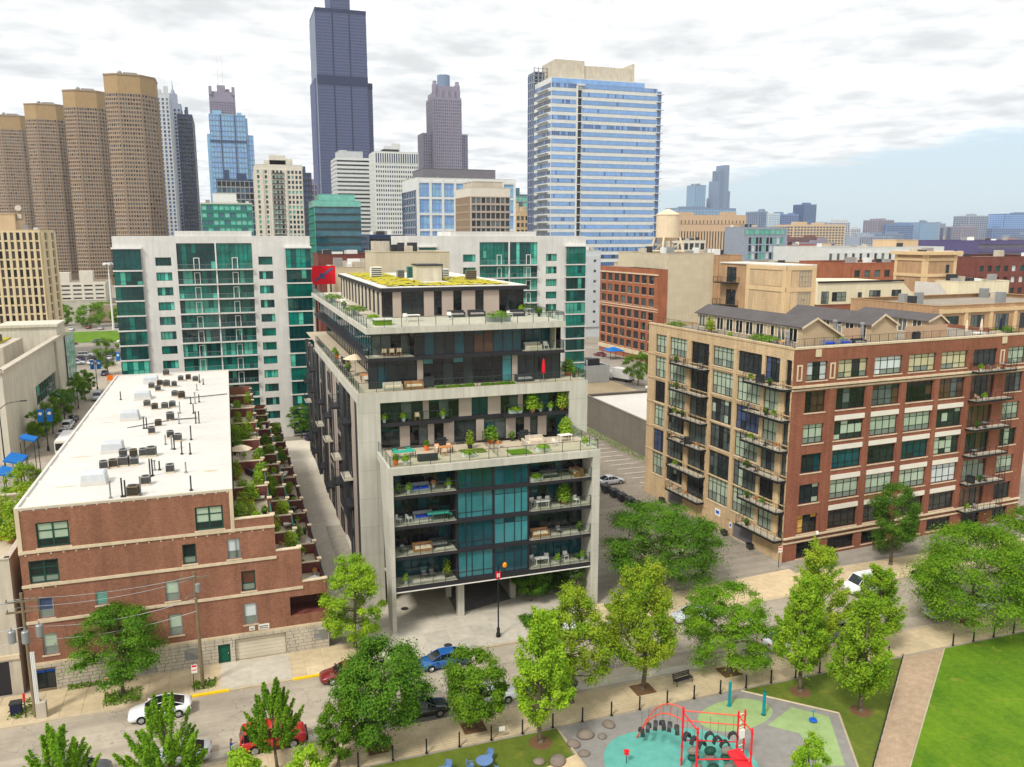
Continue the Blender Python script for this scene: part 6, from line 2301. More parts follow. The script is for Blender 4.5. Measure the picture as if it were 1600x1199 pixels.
for (lb, w0, wr, w1, d0, d1, ze, zr, ze2) in (
  ('tan gabled roof house nearest the buff corner of the loft roof', 6.5, 8.6, 12.9, 6.0, 28.5, 28.6, 29.6, 27.2),
  ('tan gabled roof house in the middle of the loft roof', 18.2, 20.2, 22.6, 6.0, 22.0, 28.4, 29.65, 28.3),
  ('tan gabled roof house farthest from the buff corner of the loft roof', 29.8, 31.7, 33.1, 7.0, 20.0, 28.4, 29.1, 28.1)):
 t = thing('roof_house', lb, 'house', LRd(wr, d0, 26.1), A4, 'gabled houses on the loft roof')
 mb = MB()
 mb.poly([LRd(w0, d0, 26.1), LRd(w1, d0, 26.1), LRd(w1, d0, ze2 - 0.1), LRd(wr, d0, zr - 0.1), LRd(w0, d0, ze - 0.1)])
 mb.poly([LRd(w1, d1, 26.1), LRd(w0, d1, 26.1), LRd(w0, d1, ze - 0.1), LRd(wr, d1, zr - 0.1), LRd(w1, d1, ze2 - 0.1)])
 mb.quad(LRd(w1, d0, 26.1), LRd(w1, d1, 26.1), LRd(w1, d1, ze2 - 0.1), LRd(w1, d0, ze2 - 0.1))
 mb.quad(LRd(w0, d1, 26.1), LRd(w0, d0, 26.1), LRd(w0, d0, ze - 0.1), LRd(w0, d1, ze - 0.1))
 mb.build('wall', 'siding_tan', t)
 mb = MB()
 o_ = 0.35
 for (wa, za, wb, zb) in ((w0 - o_, ze - 0.18, wr, zr), (wr, zr, w1 + o_, ze2 - 0.18)):
  mb.hexa([LRd(wa, d0 - o_, za - 0.12), LRd(wb, d0 - o_, zb - 0.12), LRd(wb, d1 + o_, zb - 0.12), LRd(wa, d1 + o_, za - 0.12), LRd(wa, d0 - o_, za), LRd(wb, d0 - o_, zb), LRd(wb, d1 + o_, zb), LRd(wa, d1 + o_, za)])
 mb.build('roof', 'roof_shingle', t)
 mb = MB()
 for (wa, za, wb, zb) in ((w0 - o_, ze - 0.18, wr, zr), (wr, zr, w1 + o_, ze2 - 0.18)):
  mb.hexa([LRd(wa, d0 - o_ - 0.05, za - 0.25), LRd(wb, d0 - o_ - 0.05, zb - 0.25), LRd(wb, d0 - o_, zb - 0.25), LRd(wa, d0 - o_, za - 0.25), LRd(wa, d0 - o_ - 0.05, za + 0.03), LRd(wb, d0 - o_ - 0.05, zb + 0.03), LRd(wb, d0 - o_, zb + 0.03), LRd(wa, d0 - o_, za + 0.03)])
 mb.build('bargeboard', 'limestone', t)
 Fh = Face(LRd(w0, d1, 0)[:2], tuple(-dvv)[:2])
 n = int((d1 - d0) / 2.2)
 for k in range(n):
  u = 0.4 + k * (d1 - d0 - 0.6) / n
  window(t, Fh, u, u + 1.6, 26.3, 28.2, 2, 1, -0.05, 0.1, 'trim_white', ('g_dark', 'g_mid', 'g_black'), name='glazed_door')
# ------------------------------------------------------------------ trees and plants
def leaf_mesh(name, C, Dv, S_, tint, mat):
 """C centres (n,3), Dv normals (n,3), S_ sizes (n,), tint (n,): one pointed leaf each, slightly folded"""
 n = len(C)
 rs = np.random.RandomState(n)
 t = rs.normal(size=(n, 3))
 u = np.cross(Dv, t)
 u /= np.linalg.norm(u, axis=1)[:, None] + 1e-9
 w = np.cross(Dv, u)
 s = S_[:, None]
 P = np.empty((n, 4, 3))
 P[:, 0] = C - u * s * 0.55
 P[:, 1] = C + w * s * 0.34 - u * s * 0.05 + Dv * s * 0.10
 P[:, 2] = C + u * s * 0.6 - Dv * s * 0.12
 P[:, 3] = C - w * s * 0.34 - u * s * 0.05 + Dv * s * 0.10
 me = bpy.data.meshes.new(name)
 me.vertices.add(n * 4)
 me.vertices.foreach_set('co', P.reshape(-1))
 me.loops.add(n * 4)
 me.loops.foreach_set('vertex_index', np.arange(n * 4, dtype=np.int32))
 me.polygons.add(n)
 me.polygons.foreach_set('loop_start', np.arange(0, n * 4, 4, dtype=np.int32))
 at = me.attributes.new('tint', 'FLOAT', 'POINT')
 at.data.foreach_set('value', np.repeat(np.clip(tint, 0, 1), 4).astype(np.float32))
 me.materials.append(MATS[mat])
 me.update(calc_edges=True)
 return me


ENV = {
 'cone': lambda t: (min(1.0, t / 0.22) ** 0.7) * (1 - max(0.0, (t - 0.22) / 0.78)) ** 0.72,
 'oval': lambda t: math.sin(math.pi * min(1, (0.06 + 0.94 * t) ** 0.8)) ** 0.62,
 'round': lambda t: math.sqrt(max(0.0, 1 - (2 * t - 1) ** 2)) ** 0.85,
 'spread': lambda t: math.sqrt(max(0.0, 1 - ((t - 0.42) / 0.6) ** 2)),
 'feather': lambda t: (min(1.0, t / 0.3) ** 0.5) * (1 - max(0.0, (t - 0.3) / 0.7)) ** 0.8,
}


def make_tree(seed, H, Rc, low, kind, mat, n_leaf=8000, size=0.30, n_cl=80, trunk_r=None):
 rs = np.random.RandomState(seed)
 n_leaf = int(n_leaf * 3.0)
 size = size * 0.62
 n_cl = int(n_cl * 1.15)
 Rc = Rc * (0.84 if kind in ('cone', 'oval') else 0.9)
 env = ENV[kind]
 span = H - low
 cl = []
 tries = 0
 lob = [(rs.uniform(0, 6.28), rs.uniform(0.75, 1.12)) for _ in range(6)]
 while len(cl) < n_cl and tries < 6000:
  tries += 1
  t = rs.uniform(0.03, 0.97)
  a = rs.uniform(0, 2 * math.pi)
  lr = 1.0
  for (la, lk) in lob:
   d = math.cos(a - la)
   if d > 0.55:
    lr *= 1 + (lk - 1) * (d - 0.55) / 0.45
  r = env(t) * Rc * lr
  if rs.uniform() > (0.15 + env(t)):
   continue
  f = rs.uniform(0.35, 1.0) ** 0.55
  p = np.array([r * f * math.cos(a), r * f * math.sin(a), low + t * span])
  rc = Rc * (rs.uniform(0.13, 0.26) if kind != 'spread' else rs.uniform(0.12, 0.23))
  cl.append((p, rc, a, t, rs.uniform(0, 1)))
 per = max(20, n_leaf // len(cl))
 Cs, Ds, Ts = [], [], []
 for (p, rc, a, t, tn) in cl:
  m = int(per * rs.uniform(0.7, 1.3))
  d = rs.normal(size=(m, 3))
  d /= np.linalg.norm(d, axis=1)[:, None]
  rad = np.clip(np.abs(rs.normal(0.55, 0.42, size=m)), 0.05, 1.7)
  if kind == 'spread':
   sc = np.array([1.25, 1.25, 0.42])
   q = d * rad[:, None] * rc * sc
   q[:, 2] -= 0.10 * (q[:, 0] ** 2 + q[:, 1] ** 2) / max(rc, 0.1)
  elif kind == 'feather':
   ax = np.array([math.cos(a) * (1 - t) * 0.9, math.sin(a) * (1 - t) * 0.9, 0.75 + 0.6 * t])
   ax /= np.linalg.norm(ax)
   ln_ = rs.uniform(-1.0, 2.6, size=m)
   q = d * rad[:, None] * rc * (0.62 - 0.17 * ln_)[:, None]
   q += np.outer(ln_, ax) * rc
  elif kind == 'cone':
   ln_ = rs.uniform(-0.8, 1.7, size=m)
   q = d * rad[:, None] * rc * (0.85 - 0.18 * ln_)[:, None]
   q += np.outer(ln_, np.array([math.cos(a) * 0.62, math.sin(a) * 0.62, 0.66])) * rc * 0.9
  else:
   q = d * rad[:, None] * rc * np.array([1.05, 1.05, 0.85])
  Cs.append(p + q)
  out = np.array([math.cos(a), math.sin(a), 0.5])
  nn = d * 0.8 + np.array([0, 0, 0.55]) + out * 0.25 + rs.normal(size=(m, 3)) * 0.45
  nn /= np.linalg.norm(nn, axis=1)[:, None]
  Ds.append(nn)
  Ts.append(np.clip(tn * 0.7 - 0.1 + rs.uniform(0, 0.55, size=m), 0, 1))
 C_ = np.concatenate(Cs)
 D_ = np.concatenate(Ds)
 T_ = np.concatenate(Ts)
 S_ = rs.uniform(0.7, 1.3, size=len(C_)) * size
 crown = leaf_mesh('crown', C_, D_, S_, T_, mat)
 # trunk and limbs
 tr = trunk_r or max(0.1, H * 0.016)
 mb = MB()
 top = np.array([rs.uniform(-0.3, 0.3), rs.uniform(-0.3, 0.3), low + span * 0.72])
 mid = np.array([rs.uniform(-0.15, 0.15), rs.uniform(-0.15, 0.15), max(0.8, low * 0.8)])
 mb.cyl((0, 0, -0.05), tuple(mid), tr * 1.25, tr * 0.95, 9)
 mb.cyl(tuple(mid), tuple(top), tr * 0.95, tr * 0.3, 8)
 mb.lathe((0, 0, -0.05), [(tr * 1.9, 0), (tr * 1.4, 0.12), (tr * 1.2, 0.4)], 9)
 for (p, rc, a, t, tn) in cl[:max(12, n_cl // 3)]:
  f = min(0.95, max(0.0, (p[2] - low * 0.8) / max(0.1, top[2] - low * 0.8)) * 0.75)
  st = mid + (top - mid) * f * 0.9
  k = (st + p) / 2 + np.array([0, 0, -0.12 * span * 0.3])
  r0 = tr * (0.5 - 0.3 * f)
  mb.cyl(tuple(st), tuple(k), r0, r0 * 0.6, 5, False)
  mb.cyl(tuple(k), tuple(p), r0 * 0.6, r0 * 0.2, 5, False)
 trunk = mb.mesh('trunk', 'bark', None, True)
 return crown, trunk


def tree(label, x, y, H, Rc, low, kind, mat, seed, n=8000, size=0.30, ncl=80, group=None, z=0.12, name='street_tree', rz=0.0, cat='tree', sc=1.0):
 cr, tk = make_tree(seed, H, Rc, low, kind, mat, n, size, ncl)
 t = thing(name, label, cat, (x, y, z), rz, group, sc)
 for nm, me in (('trunk', tk), ('crown', cr)):
  o = bpy.data.objects.new(nm, me)
  COL.objects.link(o)
  o.parent = t
  WM[o] = WM[t]
 return t


tree('spreading green street tree before the maroon brick wall', -10.75, 74.1, 8.3, 4.4, 2.6, 'spread', 'leaf_dark', 1, 9000, 0.27, 70)
tree('feathery young tree at the bottom left corner', -13.3, 59.6, 5.8, 2.7, 1.0, 'feather', 'leaf_locust', 2, 6500, 0.27, 46, name='young_tree')
tree('feathery young tree in front of the white car', -6.0, 58.6, 7.4, 3.0, 1.2, 'feather', 'leaf_locust', 3, 7500, 0.28, 52, name='young_tree')
tree('feathery young tree hiding the red vehicle', 1.5, 59.2, 6.6, 2.5, 1.9, 'feather', 'leaf_locust', 4, 6500, 0.26, 46, name='young_tree')
tree('small round green tree by the fence left of the big dark tree', 5.9, 57.9, 5.2, 1.75, 0.8, 'round', 'leaf_mid', 5, 5000, 0.26, 44)
tree('lime young tree at the bottom edge left of the feathery one', -0.9, 50.2, 8.0, 2.3, 2.0, 'oval', 'leaf_lime', 6, 5000, 0.3, 50, z=0.05)
tree('lime young tree at the bottom edge below the red vehicle', 2.9, 50.0, 7.5, 2.2, 2.0, 'oval', 'leaf_lime', 7, 5000, 0.3, 50, z=0.05)
tree('big dark round tree beside the blue car', 9.3, 59.4, 8.9, 4.2, 1.0, 'round', 'leaf_dark', 8, 13000, 0.30, 120)
tree('medium dark round tree by the black car', 17.1, 59.6, 6.5, 3.3, 1.0, 'round', 'leaf_mid', 9, 9000, 0.27, 85)
tree('tall pointed lime tree inside the park fence', 21.6, 55.9, 11.4, 3.1, 1.9, 'cone', 'leaf_lime', 10, 9500, 0.28, 95, z=0.05)
tree('yellowing broad tree right of the black lamp post', 26.2, 60.4, 10.6, 4.0, 2.0, 'oval', 'leaf_yellow', 11, 9500, 0.29, 90)
tree('broad maple with orange tinged leaves in a square pit by the bench', 33.0, 60.2, 11.6, 4.6, 2.6, 'cone', 'leaf_olive', 12, 10500, 0.29, 100)
tree('flat layered pale green tree beyond the bench', 42.0, 60.3, 8.4, 4.9, 1.2, 'spread', 'leaf_locust', 13, 11000, 0.27, 95)
tree('pointed lime tree at the corner of the playground', 46.1, 55.4, 10.9, 3.2, 2.0, 'cone', 'leaf_lime', 14, 9500, 0.28, 95, z=0.05)
tree('pointed lime tree beside the brick path', 49.0, 51.2, 10.3, 3.4, 1.9, 'cone', 'leaf_lime', 15, 9500, 0.28, 95, z=0.05)
tree('lime pavement tree behind the playground corner tree', 51.6, 60.4, 11.6, 3.7, 1.6, 'cone', 'leaf_yellow', 16, 9000, 0.28, 95)
tree('pavement tree behind the tree of the brick path', 58.4, 59.8, 8.4, 3.0, 1.2, 'cone', 'leaf_lime', 17, 8500, 0.28, 85)
tree('dark narrow tree in front of the red brick wall', 75.2, 75.7, 10.8, 4.0, 3.4, 'oval', 'leaf_dark', 18, 8000, 0.27, 70)
tree('very wide layered tree over the parked cars on the right', 71.3, 60.6, 10.6, 8.0, 1.6, 'spread', 'leaf_locust', 19, 17000, 0.29, 150)
tree('wide layered tree cut by the right edge', 81.5, 61.0, 11.0, 7.0, 1.5, 'spread', 'leaf_mid', 20, 13000, 0.29, 120)
tree('wide deep green tree in front of the alley lot', 45.5, 79.2, 10.2, 7.4, 1.4, 'spread', 'leaf_dark', 21, 17000, 0.29, 150)
tree('bright lime tree at the corner of the brick building', 9.9, 76.2, 9.8, 3.5, 1.4, 'oval', 'leaf_lime', 22, 9000, 0.28, 85)
tree('small dark tree under the condominium right side', 29.8, 80.4, 5.2, 2.6, 0.9, 'oval', 'leaf_dark', 23, 5500, 0.26, 60)
tree('slender shrub tree by the right concrete leg', 34.6, 79.0, 5.6, 1.3, 1.0, 'oval', 'leaf_dark', 24, 2500, 0.22, 40)
tree('lime tree at the bottom edge on the playground corner', 37.2, 43.2, 5.2, 2.2, 0.8, 'oval', 'leaf_lime', 25, 4500, 0.27, 50, z=0.06)
tree('dark tree by the end of the condominium alley', 12.4, 166.0, 6.6, 2.9, 1.6, 'spread', 'leaf_dark', 26, 3000, 0.36, 50)
tree('bright tree beside the white box truck', 103.5, 196.6, 8.8, 4.4, 1.8, 'round', 'leaf_mid', 27, 4000, 0.45, 60)
LST = 'trees along the school pavement'
for i, (x, y, H, Rc, lb) in enumerate(((-35.6, 173.5, 7.4, 3.0, 'street tree at the near end of the school wall'), (-35.4, 186, 7.0, 2.7, 'street tree by the blue banners of the school street'),
            (-35.2, 198, 7.2, 2.8, 'street tree near the green awning of the school'), (-34.6, 212, 7.6, 2.6, 'street tree past the green awning of the school'),
            (-34.5, 222, 7.4, 2.6, 'street tree by the glass stair of the school'), (-34.3, 262, 10.8, 4.2, 'larger street tree at the far crossing'))):
 tree(lb, x, y, H, Rc, 1.8, 'round', 'leaf_mid', 30 + i, 2600, 0.42, 45, LST)
for i, (x, y, H, Rc, lb) in enumerate(((-24.6, 108, 8.8, 3.2, 'yellow green tree just behind the white roof edge'), (-28.8, 129, 8.6, 3.4, 'yellow green tree by the blue awnings'), (-26.4, 118, 8.4, 2.8, 'lime tree between the white roof and the blue awnings'))):
 tree(lb, x, y, H, Rc, 1.5, 'oval', 'leaf_lime', 40 + i, 4000, 0.34, 60)
FPK = 'trees on the green by the expressway'
for i, (x, y, H, Rc) in enumerate(((-71, 414, 9.5, 6), (-58, 404, 10.5, 8), (-55, 424, 9.5, 6), (-47, 410, 8, 5))):
 tree(('round tree on the green right of the finned hotel', 'broad tree in the middle of the expressway green', 'tree behind the broad one on the expressway green', 'low tree near the tall light mast')[i],
   x, y, H, Rc, 1.0, 'round', 'leaf_mid', 50 + i, 2200, 0.8, 40, FPK, z=0.02)
sheet('expressway_green', 'lawn_grass', rect(-95, 345, -40, 385), 0.02, 'green embankment by the expressway')
# tree pits
_m = MB()
_m.box(-0.95, -0.85, 0, 0.95, 0.85, 0.03)
_pit = _m.mesh('tree_pit', 'soil')
for (x, y, lb) in ((9.3, 59.4, 'under the big dark round tree'), (17.1, 59.6, 'under the medium dark tree by the black car'), (33.0, 60.2, 'under the orange tinged maple'), (42.0, 60.3, 'under the flat layered pale tree'), (71.3, 60.6, 'under the very wide layered tree')):
 o = single('tree_pit', _pit, (x, y, 0.122), 0, None, None)
 o['kind'] = 'structure'
for (x, y) in ((21.6, 55.9), (46.1, 55.4), (49.0, 51.2)):
 _m2 = MB()
 _m2.dome((x, y, 0.045), 0.95, 0.95, 0.07, 16, 3)
 tag(_m2.build('mulch_ring', 'soil'), None, None, None, 'structure')

# small plants: shared meshes
def clump_mesh(name, seed, n, rx, rz, size, mat, up=0.6, stem=False):
 rs = np.random.RandomState(seed)
 d = rs.normal(size=(n, 3))
 d /= np.linalg.norm(d, axis=1)[:, None]
 d[:, 2] = np.abs(d[:, 2])
 rad = rs.uniform(0.2, 1.0, size=n) ** 0.5
 C_ = d * rad[:, None] * np.array([rx, rx, rz])
 nn = d * 0.7 + np.array([0, 0, up]) + rs.normal(size=(n, 3)) * 0.5
 nn /= np.linalg.norm(nn, axis=1)[:, None]
 return leaf_mesh(name, C_, nn, rs.uniform(0.7, 1.3, n) * size, rs.uniform(0, 1, n), mat)


def pot_kit(kit, seed, mat, rx, rz, pot, n=150, size=0.2, pr=0.22, ph=0.45, box=None):
 mb = MB()
 if box:
  mb.box(-box / 2, -0.22, 0, box / 2, 0.22, ph)
 else:
  mb.lathe((0, 0, 0), [(pr * 0.75, 0), (pr, ph * 0.9), (pr * 1.08, ph * 0.92), (pr * 1.08, ph)], 12)
 me = mb.mesh('pot', pot)
 fo = clump_mesh('foliage', seed, n, rx, rz, size, mat)
 fo.transform(Matrix.Translation((0, 0, ph * 0.92)) @ Matrix.Scale(1.0, 4))
 KITS[kit] = [('pot', me, []), ('foliage', fo, [])]


pot_kit('pot_lime', 1, 'leaf_lime', 0.42, 0.7, 'metal_white')
pot_kit('pot_dark', 2, 'leaf_dark', 0.4, 0.8, 'metal_dark')
pot_kit('pot_terracotta', 3, 'leaf_mid', 0.36, 0.6, 'terracotta', pr=0.28, ph=0.6)
pot_kit('pot_tall', 4, 'leaf_olive', 0.5, 1.6, 'metal_dark', n=260, pr=0.3, ph=0.5)
pot_kit('box_lime', 5, 'leaf_lime', 0.8, 0.4, 'metal_white', n=220, box=1.5, ph=0.4)
pot_kit('box_hedge', 6, 'leaf_mid', 1.5, 0.7, 'metal_grey', n=420, box=2.8, ph=0.6, size=0.2)
pot_kit('pot_big_lime', 7, 'leaf_lime', 0.95, 1.9, 'deck_wood', n=520, size=0.24, pr=0.4, ph=0.5)
pot_kit('pot_big_mid', 8, 'leaf_mid', 0.9, 1.6, 'terracotta', n=460, size=0.24, pr=0.4, ph=0.5)
pot_kit('pot_yellow', 9, 'leaf_yellow', 0.8, 2.0, 'deck_wood', n=460, size=0.22, pr=0.35, ph=0.45)
pot_kit('pot_flower', 10, 'leaf_flower', 0.35, 0.4, 'metal_white', n=110, size=0.16)
# furniture kits
def kit_chair(kit, frame, seat):
 a = MB()
 for sx in (-0.24, 0.24):
  for sy in (-0.24, 0.24):
   a.box(sx - 0.02, sy - 0.02, 0, sx + 0.02, sy + 0.02, 0.45 if sy < 0 else 0.88)
 a.box(-0.26, 0.22, 0.8, 0.26, 0.26, 0.88)
 a.box(-0.27, -0.26, 0.62, -0.23, 0.24, 0.66)
 a.box(0.23, -0.26, 0.62, 0.27, 0.24, 0.66)
 b = MB()
 b.box(-0.25, -0.25, 0.43, 0.25, 0.22, 0.49)
 c = MB()
 c.hexa([(-0.23, 0.2, 0.5), (0.23, 0.2, 0.5), (0.23, 0.25, 0.5), (-0.23, 0.25, 0.5), (-0.23, 0.24, 0.86), (0.23, 0.24, 0.86), (0.23, 0.28, 0.86), (-0.23, 0.28, 0.86)])
 KITS[kit] = [('frame', a.mesh('frame', frame), []), ('seat', b.mesh('seat', seat), []), ('backrest', c.mesh('backrest', seat), [])]


kit_chair('chair_white', 'metal_white', 'off_white')
kit_chair('chair_dark', 'metal_dark', 'grey_fabric')
kit_chair('chair_wood', 'wood_orange', 'cream_fabric')
kit_chair('chair_blue', 'blue_table', 'blue_table')
kit_chair('chair_teal', 'metal_dark', 'teal_fabric')


def kit_table(kit, top, legs, w=1.5, d=0.85, round_=False):
 a = MB()
 if round_:
  a.cyl((0, 0, 0.7), (0, 0, 0.75), w / 2, n=18)
 else:
  a.box(-w / 2, -d / 2, 0.7, w / 2, d / 2, 0.75)
 b = MB()
 if round_:
  b.cyl((0, 0, 0.03), (0, 0, 0.7), 0.06, n=8)
  b.cyl((0, 0, 0), (0, 0, 0.03), 0.32, n=14)
 else:
  for sx in (-1, 1):
   for sy in (-1, 1):
    b.box(sx * (w / 2 - 0.08) - 0.03, sy * (d / 2 - 0.08) - 0.03, 0, sx * (w / 2 - 0.08) + 0.03, sy * (d / 2 - 0.08) + 0.03, 0.7)
 KITS[kit] = [('table_top', a.mesh('table_top', top), []), ('leg', b.mesh('leg', legs), [])]


kit_table('table_white', 'off_white', 'metal_white')
kit_table('table_wood', 'wood_orange', 'metal_dark')
kit_table('table_round', 'metal_grey', 'metal_dark', 0.9, 0.9, True)
kit_table('table_blue', 'blue_table', 'blue_table', 1.3, 1.3, True)
kit_table('table_teal', 'teal_fabric', 'metal_dark', 2.2, 1.0)


def kit_sofa(kit, fab, base, w=2.0):
 a = MB()
 a.box(-w / 2, -0.42, 0, w / 2, 0.42, 0.3)
 b = MB()
 for k in range(3):
  x0 = -w / 2 + 0.12 + k * (w - 0.24) / 3
  b.rings([[(x0, -0.4, 0.3), (x0 + (w - 0.24) / 3 - 0.02, -0.4, 0.3), (x0 + (w - 0.24) / 3 - 0.02, 0.25, 0.3), (x0, 0.25, 0.3)],
     [(x0 + 0.03, -0.37, 0.46), (x0 + (w - 0.24) / 3 - 0.05, -0.37, 0.46), (x0 + (w - 0.24) / 3 - 0.05, 0.22, 0.46), (x0 + 0.03, 0.22, 0.46)]])
 c = MB()
 c.box(-w / 2, 0.25, 0.3, w / 2, 0.45, 0.78)
 c.box(-w / 2, -0.42, 0.3, -w / 2 + 0.12, 0.25, 0.6)
 c.box(w / 2 - 0.12, -0.42, 0.3, w / 2, 0.25, 0.6)
 KITS[kit] = [('base', a.mesh('base', base), []), ('cushion', b.mesh('cushion', fab), []), ('backrest', c.mesh('backrest', base), [])]


kit_sofa('sofa_cream', 'cream_fabric', 'limestone_grey')
kit_sofa('sofa_grey', 'grey_fabric', 'metal_dark')
kit_sofa('sofa_blue', 'blue_fabric', 'metal_grey')
kit_sofa('sofa_wood', 'cream_fabric', 'deck_wood')
a = MB()
a.box(-0.5, -0.28, 0.15, 0.5, 0.28, 0.85)
a.box(-0.75, -0.25, 0.82, 0.75, 0.25, 0.88)
b = MB()
rs_ = []
for k in range(7):
 t_ = math.pi * k / 6
 rs_.append([(-0.5, -0.27 * math.cos(t_), 0.88 + 0.32 * math.sin(t_)), (0.5, -0.27 * math.cos(t_), 0.88 + 0.32 * math.sin(t_)), (0.5, -0.2 * math.cos(t_), 0.88 + 0.25 * math.sin(t_)), (-0.5, -0.2 * math.cos(t_), 0.88 + 0.25 * math.sin(t_))])
b.rings(rs_)
for s_ in (-0.5, 0.49):
 b.poly([(s_, -0.27 * math.cos(math.pi * k / 6), 0.88 + 0.32 * math.sin(math.pi * k / 6)) for k in range(7)])
c = MB()
for sx in (-0.45, 0.45):
 c.cyl((sx, -0.2, 0), (sx, -0.2, 0.16), 0.05, n=6)
 c.cyl((sx, 0.2, 0), (sx, 0.2, 0.16), 0.05, n=6)
KITS['grill'] = [('cabinet', a.mesh('cabinet', 'metal_dark'), []), ('lid', b.mesh('lid', 'metal_black'), []), ('wheel', c.mesh('wheel', 'rubber'), [])]


def kit_umbrella(kit, fab, closed=True):
 a = MB()
 a.cyl((0, 0, 0), (0, 0, 2.5), 0.03, n=6)
 a.cyl((0, 0, 0), (0, 0, 0.08), 0.3, n=12)
 b = MB()
 if closed:
  b.lathe((0, 0, 0), [(0.13, 0.75), (0.2, 0.95), (0.19, 1.6), (0.12, 2.2), (0.03, 2.52)], 10)
 else:
  b.lathe((0, 0, 0), [(1.4, 2.0), (1.38, 2.05), (0.7, 2.35), (0.05, 2.55)], 8)
 KITS[kit] = [('pole', a.mesh('pole', 'metal_grey'), []), ('canopy', b.mesh('canopy', fab), [])]


kit_umbrella('umbrella_red', 'red_fabric')
kit_umbrella('umbrella_navy', 'navy_fabric')
kit_umbrella('umbrella_cream', 'cream_fabric')
kit_umbrella('umbrella_open_cream', 'cream_fabric', False)
a = MB()
a.hexa([(-0.33, -0.95, 0.3), (0.33, -0.95, 0.3), (0.33, 0.35, 0.3), (-0.33, 0.35, 0.3), (-0.33, -0.95, 0.38), (0.33, -0.95, 0.38), (0.33, 0.35, 0.38), (-0.33, 0.35, 0.38)])
a.hexa([(-0.33, 0.35, 0.3), (0.33, 0.35, 0.3), (0.33, 0.95, 0.75), (-0.33, 0.95, 0.75), (-0.33, 0.32, 0.38), (0.33, 0.32, 0.38), (0.33, 0.92, 0.83), (-0.33, 0.92, 0.83)])
b = MB()
for sx in (-0.3, 0.3):
 for sy in (-0.85, 0.3):
  b.box(sx - 0.025, sy - 0.025, 0, sx + 0.025, sy + 0.025, 0.3)
KITS['lounger'] = [('mattress', a.mesh('mattress', 'off_white'), []), ('leg', b.mesh('leg', 'metal_grey'), [])]

rgp = random.Random(61)
SKIP.update(('white potted lime plant on the upper brick terraces, seventh bay from the street', 'white potted lime plant on the upper brick terraces, ninth bay from the street', 'pot of orange flowers on the upper brick terraces, eleventh bay from the street', 'dark potted plant on the middle brick terraces, third bay from the street', 'dark potted plant on the lowest brick terraces, eighth bay from the street', 'white sun lounger on the upper brick terraces, last bay from the street', 'white sun lounger on the middle brick terraces, seventh bay from the street', 'white sun lounger on the lowest brick terraces, eleventh bay from the street', 'dark terrace chair on the upper brick terraces, third bay from the street', 'dark terrace chair on the upper brick terraces, fifth bay from the street', 'white terrace chair on the upper brick terraces, seventh bay from the street', 'white terrace chair on the upper brick terraces, eleventh bay from the street', 'dark terrace chair on the middle brick terraces, ninth bay from the street', 'white terrace chair on the middle brick terraces, tenth bay from the street', 'white terrace chair on the middle brick terraces, tenth bay from the street', 'dark terrace chair on the lowest brick terraces, seventh bay from the street', 'white terrace chair on the lowest brick terraces, twelfth bay from the street', 'grey terrace sofa on the middle brick terraces, fifth bay from the street', 'grey terrace sofa on the middle brick terraces, last bay from the street', 'round terrace table on the upper brick terraces, ninth bay from the street', 'round terrace table on the upper brick terraces, ninth bay from the street'))
